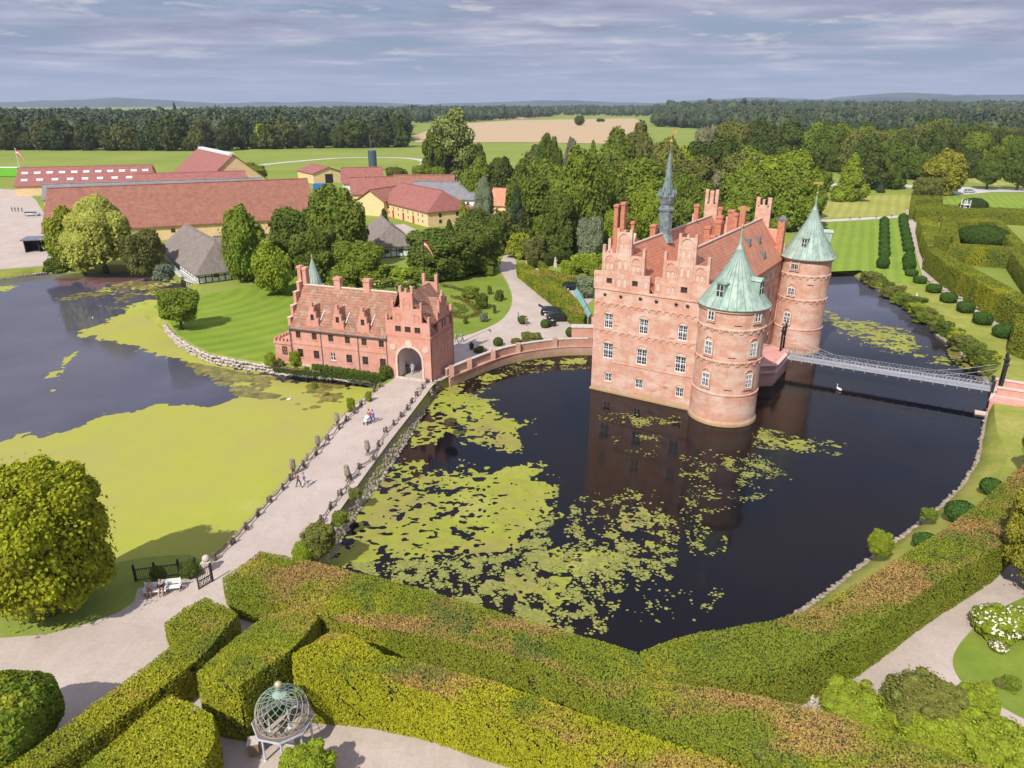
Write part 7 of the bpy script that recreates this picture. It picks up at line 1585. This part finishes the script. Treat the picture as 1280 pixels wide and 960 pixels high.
# ---------------------------------------------------------------- people
SKIN = simple('skin', (.50, .30, .22), .6, var=.05); M['skin'] = SKIN
_col = {}
def cm(c):
    if c not in _col: _col[c] = 'cloth_%d' % len(_col); M[_col[c]] = simple(_col[c], c, .85, var=.1)
    return _col[c]
def skin_body(name, verts, edges, radii, mat, root=0):
    me = bpy.data.meshes.new(name); me.from_pydata(verts, edges, []); o = bpy.data.objects.new(name, me); COL.objects.link(o)
    md = o.modifiers.new('s', 'SKIN'); 
    for i, r in enumerate(radii): me.skin_vertices[0].data[i].radius = (r, r) if not isinstance(r, tuple) else r
    me.skin_vertices[0].data[root].use_root = True; md.branch_smoothing = .6
    s_ = o.modifiers.new('d', 'SUBSURF'); s_.levels = 1; s_.render_levels = 1
    bpy.context.view_layer.update(); dg = bpy.context.evaluated_depsgraph_get(); ev = o.evaluated_get(dg); res = bpy.data.meshes.new_from_object(ev)
    bpy.data.objects.remove(o); res.name = name; res.materials.clear(); res.materials.append(M[mat]); res.polygons.foreach_set('use_smooth', [True] * len(res.polygons)); return res
def joints(pose):
    J = dict(pel=(0, 0, .95), wst=(0, 0, 1.08), chs=(0, .0, 1.32), nck=(0, 0, 1.47), hd=(0, -.02, 1.56), top=(0, -.01, 1.70))
    if pose == 'walk':
        J.update(hipL=(-.09, 0, .92), kneL=(-.10, -.20, .50), ankL=(-.10, -.22, .08), toeL=(-.10, -.36, .04), hipR=(.09, 0, .92), kneR=(.10, .06, .50), ankR=(.10, .26, .12), toeR=(.10, .16, .04),
          shL=(-.18, 0, 1.40), elL=(-.24, .10, 1.14), wrL=(-.24, .02, .90), shR=(.18, 0, 1.40), elR=(.24, -.06, 1.14), wrR=(.22, -.20, .94))
    elif pose == 'stand':
        J.update(hipL=(-.09, 0, .92), kneL=(-.10, -.02, .50), ankL=(-.10, .02, .08), toeL=(-.11, -.12, .04), hipR=(.09, 0, .92), kneR=(.11, -.02, .50), ankR=(.12, .02, .08), toeR=(.14, -.12, .04),
          shL=(-.18, 0, 1.40), elL=(-.25, .03, 1.14), wrL=(-.22, -.10, .92), shR=(.18, 0, 1.40), elR=(.25, .03, 1.14), wrR=(.20, -.12, .95))
    else:
        J = dict(pel=(0, 0, .53), wst=(0, .0, .66), chs=(0, -.02, .90), nck=(0, -.03, 1.05), hd=(0, -.06, 1.14), top=(0, -.05, 1.28))
        J.update(hipL=(-.10, -.02, .53), kneL=(-.12, -.44, .50), ankL=(-.12, -.48, .08), toeL=(-.12, -.62, .04), hipR=(.10, -.02, .53), kneR=(.12, -.44, .50), ankR=(.12, -.42, .08), toeR=(.12, -.56, .04),
          shL=(-.18, 0, .98), elL=(-.24, -.06, .74), wrL=(-.12, -.28, .66), shR=(.18, 0, .98), elR=(.24, -.06, .74), wrR=(.12, -.28, .66))
    return J
_pc = {}
def pose_meshes(pose):
    if pose in _pc: return _pc[pose]
    J = joints(pose); N = []; E_ = []; Rr = []; ix = {}
    def v(k, p, r): ix[k] = len(N); N.append(tuple(p)); Rr.append(r)
    def e(a, b): E_.append((ix[a], ix[b]))
    v('pel', J['pel'], (.13, .10)); v('wst', J['wst'], (.12, .09)); v('chs', J['chs'], (.15, .10)); v('nck', J['nck'], .05); v('hd', J['hd'], (.075, .085)); v('top', J['top'], (.07, .08))
    for a, b in (('pel', 'wst'), ('wst', 'chs'), ('chs', 'nck'), ('nck', 'hd'), ('hd', 'top')): e(a, b)
    for s in 'LR':
        v('hip' + s, J['hip' + s], .085); v('kne' + s, J['kne' + s], .055); v('ank' + s, J['ank' + s], .038); v('toe' + s, J['toe' + s], .035)
        v('sh' + s, J['sh' + s], .055); v('el' + s, J['el' + s], .038); v('wr' + s, J['wr' + s], .024)
        e('pel', 'hip' + s); e('hip' + s, 'kne' + s); e('kne' + s, 'ank' + s); e('ank' + s, 'toe' + s); e('chs', 'sh' + s); e('sh' + s, 'el' + s); e('el' + s, 'wr' + s)
        w = Vector(J['wr' + s]); d = (w - Vector(J['el' + s])).normalized(); sd_ = d.cross(Vector((0, 1, 0))).normalized()
        v('pm' + s, w + d * .07, (.032, .016)); e('wr' + s, 'pm' + s)
        v('th' + s, w + d * .07 + Vector((0, -.045, 0)), .009); e('wr' + s, 'th' + s)
        for k in range(4): q = w + d * (.13 + (.0, .015, .008, -.012)[k]) + Vector((0, -.03 + .02 * k, 0)); v('f%d%s' % (k, s), q, .008); e('pm' + s, 'f%d%s' % (k, s))
    body = skin_body('body', N, E_, Rr, 'skin', 0)
    def part(keys, links, rad, nm):
        n2 = [J[k] for k in keys]; return n2, [(keys.index(a), keys.index(b)) for a, b in links], rad
    kt = ['chs', 'wst', 'pel', 'nk2', 'shL', 'elL', 'foL', 'shR', 'elR', 'foR']; J['nk2'] = tuple(np.array(J['nck']) * .75 + np.array(J['chs']) * .25)
    for s in 'LR': J['fo' + s] = tuple(np.array(J['el' + s]) * .12 + np.array(J['wr' + s]) * .88)
    n2, e2, _ = part(kt, [('chs', 'wst'), ('wst', 'pel'), ('chs', 'nk2'), ('chs', 'shL'), ('shL', 'elL'), ('elL', 'foL'), ('chs', 'shR'), ('shR', 'elR'), ('elR', 'foR')], 0, '')
    top = (n2, e2, [(.175, .125), (.15, .115), (.155, .12), .06, .07, .055, .042, .07, .055, .042])
    kp = ['pel', 'hipL', 'kneL', 'caL', 'hipR', 'kneR', 'caR', 'wst']
    for s in 'LR': J['ca' + s] = tuple(np.array(J['kne' + s]) * .12 + np.array(J['ank' + s]) * .88)
    n3, e3, _ = part(kp, [('pel', 'hipL'), ('hipL', 'kneL'), ('kneL', 'caL'), ('pel', 'hipR'), ('hipR', 'kneR'), ('kneR', 'caR'), ('pel', 'wst')], 0, '')
    leg = (n3, e3, [(.145, .115), .10, .072, .058, .10, .072, .058, (.125, .10)])
    _pc[pose] = (body, skin_body('jacket', *top, 'skin'), skin_body('trousers', *leg, 'skin'), J); return _pc[pose]
def person(px, by, pose, rz, topc, legc, hairc, label, z=0.0, sc=1.0, loc=None, shoes=(.05, .05, .05)):
    x, y = loc or g(px, by, z); o = thing('person', (x, y, z), label, 'person', None, rz); o.scale = (sc,) * 3
    b, t_, l_, J = pose_meshes(pose); link('body', b, o)
    tm = t_.copy(); tm.materials[0] = M[cm(topc)]; link('jacket', tm, o); lm = l_.copy(); lm.materials[0] = M[cm(legc)]; link('trousers', lm, o)
    h = Vector(J['top']); m = MB(); c = h + Vector((0, .015, -.035))
    m.lathe([(.001, c.z + .095), (.05, c.z + .085), (.088, c.z + .04), (.098, c.z - .02), (.085, c.z - .08), (.05, c.z - .11), (.001, c.z - .11)][::-1], c.x, c.y + .012, 12); m.build('hair', cm(hairc), o, True)
    # face: nose, eyes and mouth
    m = MB(); m.ball((h.x, h.y - .105, h.z - .10), .016, 5, 1.4); fc_ = m.build('nose', 'skin', o)
    m = MB(); m.ball((h.x - .03, h.y - .085, h.z - .075), .009, 4); m.ball((h.x + .03, h.y - .085, h.z - .075), .009, 4); m.box(h.x - .02, h.x + .02, h.y - .098, h.y - .085, h.z - .145, h.z - .138); m.build('eyes_and_mouth', 'black', o)
    for s in 'LR':
        a = Vector(J['ank' + s]); t2 = Vector(J['toe' + s]); m = MB(); m.tube([tuple(a + Vector((0, .04, -.03))), tuple((a + t2) / 2 + Vector((0, 0, -.01))), tuple(t2 + Vector((0, -.02, 0)))], .05, 8, .04); m.build('shoe', cm(shoes), o, True)
    return o
person(373.5, 609, 'walk', R(-60 + 180), (.28, .05, .05), (.05, .06, .09), (.10, .06, .04), 'walker in dark red top and dark trousers, left of the couple on the causeway', sc=1.0)
person(381, 609.5, 'walk', R(118), (.05, .16, .38), (.65, .63, .60), (.35, .22, .12), 'walker in blue top and pale trousers, right of the couple on the causeway', sc=.98)
person(462, 528, 'walk', R(160), (.55, .06, .05), (.10, .10, .14), (.08, .05, .04), 'person in a red top pushing a pram on the upper causeway')
person(466.5, 529, 'walk', R(160), (.03, .10, .50), (.05, .10, .35), (.12, .08, .05), 'person dressed in blue beside the pram on the upper causeway')
x, y = g(459, 530); o = thing('pram', (x, y, 0), 'pale pram between the two people on the upper causeway', 'pram', None, R(160)); m = MB(); m.prismx([(-.35, .45), (.35, .45), (.42, .8), (-.3, .95), (-.45, .75)], -.22, .22); m.build('basket', 'white', o); m = MB(); m.tube([(-.2, .35, .75), (-.2, .65, 1.05), (.2, .65, 1.05), (.2, .35, .75)], .02, 6); m.bar((-.2, -.3, .2), (-.2, .3, .5), .03, .03); m.bar((.2, -.3, .2), (.2, .3, .5), .03, .03); m.build('frame', 'black', o)
for a in (-.25, .25):
    for b in (-.32, .32): m = MB(); m.prismx([(b + .14 * math.cos(k * .6283), .14 + .14 * math.sin(k * .6283)) for k in range(10)], a - .02, a + .02); m.build('wheel', 'black', o)
person(507.5, 466, 'stand', R(20), (.04, .04, .05), (.05, .05, .07), (.08, .05, .03), 'person in black standing in the gateway, leftmost of the three'); person(511, 466.5, 'walk', R(10), (.06, .05, .06), (.12, .10, .10), (.3, .2, .1), 'person in dark grey in the middle of the gateway'); person(516, 467.5, 'walk', R(5), (.35, .50, .62), (.6, .62, .66), (.25, .18, .1), 'person in light blue walking out of the gateway')
person(570.5, 428, 'walk', R(90), (.55, .52, .50), (.12, .14, .22), (.1, .07, .05), 'left one of two walkers on the forecourt behind the gate tower'); person(578, 428, 'walk', R(80), (.45, .5, .6), (.10, .12, .2), (.2, .13, .08), 'right one of two walkers on the forecourt behind the gate tower')
person(647.5, 402, 'stand', R(40), (.5, .48, .46), (.2, .2, .25), (.1, .07, .05), 'visitor standing just left of the ringed round tree on the forecourt', sc=.95); person(658, 407, 'walk', R(200), (.25, .20, .2), (.35, .25, .2), (.1, .07, .05), 'visitor walking just right of the ringed round tree on the forecourt')
bx = g(197, 741)
def bpt(dx, dy): a = R(8); return (bx[0] + dx * math.cos(a) - dy * math.sin(a), bx[1] + dx * math.sin(a) + dy * math.cos(a))
person(0, 0, 'sit', R(8), (.45, .36, .32), (.30, .16, .12), (.22, .14, .08), 'person in beige sitting at the left end of the occupied bench', loc=bpt(-.4, -.16)); person(0, 0, 'sit', R(12), (.03, .03, .04), (.5, .34, .27), (.25, .15, .08), 'person in a black top sitting at the right end of the occupied bench', loc=bpt(.42, -.16), shoes=(.6, .6, .6))
for px, by, lb in [(15.5, 264.5, 'leftmost of the four people in dark clothes in the farm yard'), (19.5, 264.7, 'second from the left of four dark-clad people in the farm yard'), (23.5, 264.7, 'third from the left of four dark-clad people in the farm yard'), (28, 265, 'rightmost of the four people in dark clothes in the farm yard')]:
    person(px, by, 'stand', px, (.05, .06, .08), (.06, .06, .08), (.08, .06, .05), lb)
for px, by, c, lb in [(1062, 274.5, (.7, .3, .1), 'walker in orange on the pale park path'), (1074, 274.5, (.2, .2, .25), 'dark-clad walker on the pale park path'), (1095, 273, (.6, .55, .5), 'walker in a light top on the park path left of the topiary rows'), (1114, 271, (.75, .74, .72), 'walker in white on the park path between the topiary rows')]:
    person(px, by, 'walk', R(90), c, (.08, .08, .1), (.1, .07, .05), lb)
person(1153, 331, 'walk', R(170), (.05, .05, .06), (.12, .12, .14), (.1, .07, .05), 'person in grey on the maze path just beyond the yew cushions'); person(1154, 322, 'walk', R(170), (.3, .3, .32), (.05, .05, .07), (.15, .1, .06), 'person walking on the maze path beside the tall hedge end'); person(1155.5, 310, 'stand', R(170), (.75, .03, .05), (.6, .03, .05), (.1, .07, .05), 'person in bright red at the corner of the maze hedges', sc=1.05)
# ---------------------------------------------------------------- cars
def wheel(o, x, y, r=.33):
    m = MB(); m.cur = 0; n = 18; y0 = y - .11; y1 = y + .11
    m.prismy([(x + r * math.cos(6.283 * k / n), r + r * math.sin(6.283 * k / n)) for k in range(n)], y0, y1)
    w = m.build('wheel', 'black', o); m = MB(); m.prismy([(x + r * .62 * math.cos(6.283 * k / n), r + r * .62 * math.sin(6.283 * k / n)) for k in range(n)], y0 - .01, y1 + .01); m.build('rim', 'greyw', w)
M['carblack'] = (lambda t: t.col((.012, .013, .016), .22))(NT('black_car_paint')); M['carglass'] = (lambda t: t.col((.02, .025, .03), .05))(NT('car_glass')); M['lampw'] = simple('headlamp', (.7, .72, .75), .2); M['lampr'] = simple('tail_lamp', (.4, .01, .01), .3)
def car(px, by, rz, paint, label, tail_open=False):
    x, y = g(px, by); o = thing('parked_car', (x, y, 0), label, 'car', None, rz)
    low = [(-2.25, .35, .80), (-2.2, .30, .84), (-1.0, .26, .88), (1.2, .26, .88), (2.15, .30, .82), (2.28, .40, .72)]
    st_ = [(-2.30, .45, .62, .70), (-2.2, .28, .92, .84), (-1.7, .24, .98, .90), (-.6, .22, 1.0, .91), (.6, .22, .98, .91), (1.4, .24, .93, .89), (2.05, .27, .84, .83), (2.28, .42, .66, .66)]
    V = []; Fc = []
    for X, z0, z1, w in st_: V += [(X, -w * .92, z0), (X, -w, (z0 + z1) / 2), (X, -w * .95, z1), (X, 0, z1 + .03), (X, w * .95, z1), (X, w, (z0 + z1) / 2), (X, w * .92, z0), (X, 0, z0 - .02)]
    n = len(st_)
    for i in range(n - 1):
        for k in range(8): Fc.append((i * 8 + k, i * 8 + (k + 1) % 8, i * 8 + 8 + (k + 1) % 8, i * 8 + 8 + k))
    Fc += [tuple(range(8))[::-1], tuple(range(8 * n - 8, 8 * n))]
    m = MB(); m.add(V, Fc); bd = m.build('body', paint, o, True)
    cab = [(-2.15, .98, .86), (-1.95, 1.42, .64), (-1.0, 1.50, .66), (.0, 1.47, .66), (.55, 1.40, .63), (1.35, .94, .84)]
    V = []; Fc = []
    for X, z, w in cab: V += [(X, -w, z), (X, 0, z + .03), (X, w, z)]
    bV = [(-2.15, -.86, .93), (-2.15, .86, .93), (1.35, .86, .9), (1.35, -.86, .9)]
    m = MB(); prof = [(X, z) for X, z, w in cab]
    for s in (-1, 1): pass
    V = [(X, -w, z) for X, z, w in cab] + [(X, w, z) for X, z, w in cab]; k = len(cab)
    Fc = [(i, i + 1, k + i + 1, k + i) for i in range(k - 1)] + [tuple(range(k))[::-1] + (), tuple(range(k, 2 * k))]
    m.add(V, Fc); m.build('window_glass', 'carglass', o)
    m = MB(); m.add([(-1.95, -.62, 1.435), (-1.0, -.645, 1.515), (0, -.645, 1.485), (.52, -.61, 1.415), (.52, .61, 1.415), (0, .645, 1.485), (-1.0, .645, 1.515), (-1.95, .62, 1.435)], [(0, 1, 6, 7), (1, 2, 5, 6), (2, 3, 4, 5)])
    for s in (-1, 1):
        for (xa, za, wa), (xb, zb, wb) in (((-2.15, .95, .87), (-1.95, 1.43, .65)), ((1.35, .93, .85), (.55, 1.41, .64)), ((-.1, .98, .88), (-.1, 1.48, .665)), ((-1.1, .98, .88), (-1.15, 1.5, .665))): m.bar((xa, s * wa, za), (xb, s * wb, zb), .07, .06)
    m.build('roof', paint, o)
    for X in (-1.42, 1.42):
        for s in (-1, 1): wheel(o, X, s * .80)
    for s in (-1, 1):
        q = MB(); q.box(2.1, 2.24, s * .62 - .16, s * .62 + .16, .62, .74); q.build('headlight', 'lampw', o); q = MB(); q.box(-2.27, -2.18, s * .68 - .13, s * .68 + .13, .66, .86); q.build('tail_light', 'lampr', o)
        q = MB(); q.box(.72, .88, s * 1.0 - .1, s * 1.0 + .1, .95, 1.07); q.build('mirror', paint, o)
    if tail_open:
        q = MB(); q.bar((-2.0, -.0, 1.48), (-2.75, 0, 1.85), 1.25, .06); q.build('tailgate', paint, o)
    return o
car(699.5, 401, R(4), 'carblack', 'nearer black estate car parked beside the drive hedge'); car(692, 394, R(-6), 'carblack', 'black estate car with an open tailgate parked behind the nearer one', True); car(717, 362, R(10), 'carblack', 'dark car standing in the castle garden behind the drive hedge')
for px, by, c, lb in [(4, 215, (.05, .06, .08), 'dark car parked on the meadow at the far left edge'), (13, 214.5, (.5, .52, .55), 'silver car parked on the meadow, right of the dark one at the far left'), (41, 270, (.4, .42, .45), 'grey car at the end of the low grey-roofed barn'), (1212, 241, (.4, .42, .45), 'grey car on the park road behind the maze')]:
    M['cp' + str(px)] = simple('car_paint', c, .3, var=.03); car(px, by, R(10), 'cp' + str(px), lb)
# ---------------------------------------------------------------- pots, pergola, birds
for px, by, lb in [(688, 408.5, 'left one of two dark pots on the forecourt by the round shrub'), (693, 408, 'right one of two dark pots on the forecourt, nearest the castle'), (589.5, 437, 'square black planter at the left end of the curved wall')]:
    x, y = g(px, by); o = thing('planter', (x, y, 0), lb, 'planter'); m = MB(); m.lathe([(.28, 0), (.36, .75), (.42, .8), (.42, .9), (.34, .9), (.33, .8), (.001, .78)], 0, 0, 4 if 'square' in lb else 14); m.build('pot', 'black', o); m = MB(); m.ball((0, 0, 1.0), .22, 6); m.build('plant', 'hedgecore', o)
P = [g(a, b, 2.4) for a, b in [(716, 363), (727, 366), (742, 396), (735, 397)]]; o = thing('glass_canopy', (P[0][0], P[0][1], 0), 'turquoise net canopy beside the left flank of the castle', 'canopy'); m = MB(); b_ = P[0]
t = NT('turquoise_net'); M['net'] = t.col(t.ramp(t.noise(.8, 5), [(.3, (.10, .27, .25)), (.7, (.28, .46, .43))]), .5)
q_ = [(p[0] - b_[0], p[1] - b_[1]) for p in P]; m.add([(*q_[0], 2.3), (*q_[1], 2.3), (*q_[2], 2.3), (*q_[3], 2.3), ((q_[0][0] + q_[1][0]) / 2, (q_[0][1] + q_[1][1]) / 2, 3.0), ((q_[2][0] + q_[3][0]) / 2, (q_[2][1] + q_[3][1]) / 2, 3.0)], [(0, 4, 5, 3), (4, 1, 2, 5)]); m.build('cover', 'net', o); m = MB()
for a in q_: m.tube([(a[0], a[1], 0), (a[0], a[1], 2.3)], .05, 6)
m.build('post', 'greyw', o)
def bird(px, py, rz, label, s=1.0):
    x, y = g(px, py, W); o = thing('swan', (x, y, W), label, 'bird', None, rz); o.scale = (s,) * 3
    V = [(0, .45, .16), (0, .25, .18), (0, -.1, .17), (0, -.38, .20), (0, -.48, .38), (0, -.40, .58), (0, -.44, .74), (0, -.56, .74)]
    b = skin_body('body', V, [(i, i + 1) for i in range(7)], [.04, .17, .21, .11, .045, .04, .055, .03], 'white', 2); link('body', b, o)
    m = MB(); m.bar((0, -.58, .74), (0, -.68, .71), .035, .03); m.build('beak', 'gold', o)
bird(1049, 488, R(200), 'small white swan swimming beside the footbridge'); bird(361, 500, R(100), 'white duck on the brown lily leaves below the gatehouse', .6); bird(116, 398, R(40), 'white bird on the open pond water left of the island', .6)
# duckweed islet twigs
# ---------------------------------------------------------------- remaining marks: the air
# one closed body of pale air round the whole place
m = MB(); m.box(-8800, 8800, -280, 12500, -6, 320)
t = bpy.data.materials.new('haze'); t.use_nodes = True; nt_ = t.node_tree; nt_.nodes.remove(nt_.nodes['Principled BSDF'])
pvn = nt_.nodes.new('ShaderNodeVolumePrincipled'); pvn.inputs['Color'].default_value = (.72, .82, .95, 1); pvn.inputs['Density'].default_value = .00007; pvn.inputs['Anisotropy'].default_value = .0
nt_.links.new(pvn.outputs[0], nt_.nodes['Material Output'].inputs['Volume'])
hme = m.mesh('haze', []); hme.materials.append(t); tag(link('haze', hme), 'thin pale summer haze over the whole landscape', 'haze', None, 'stuff')
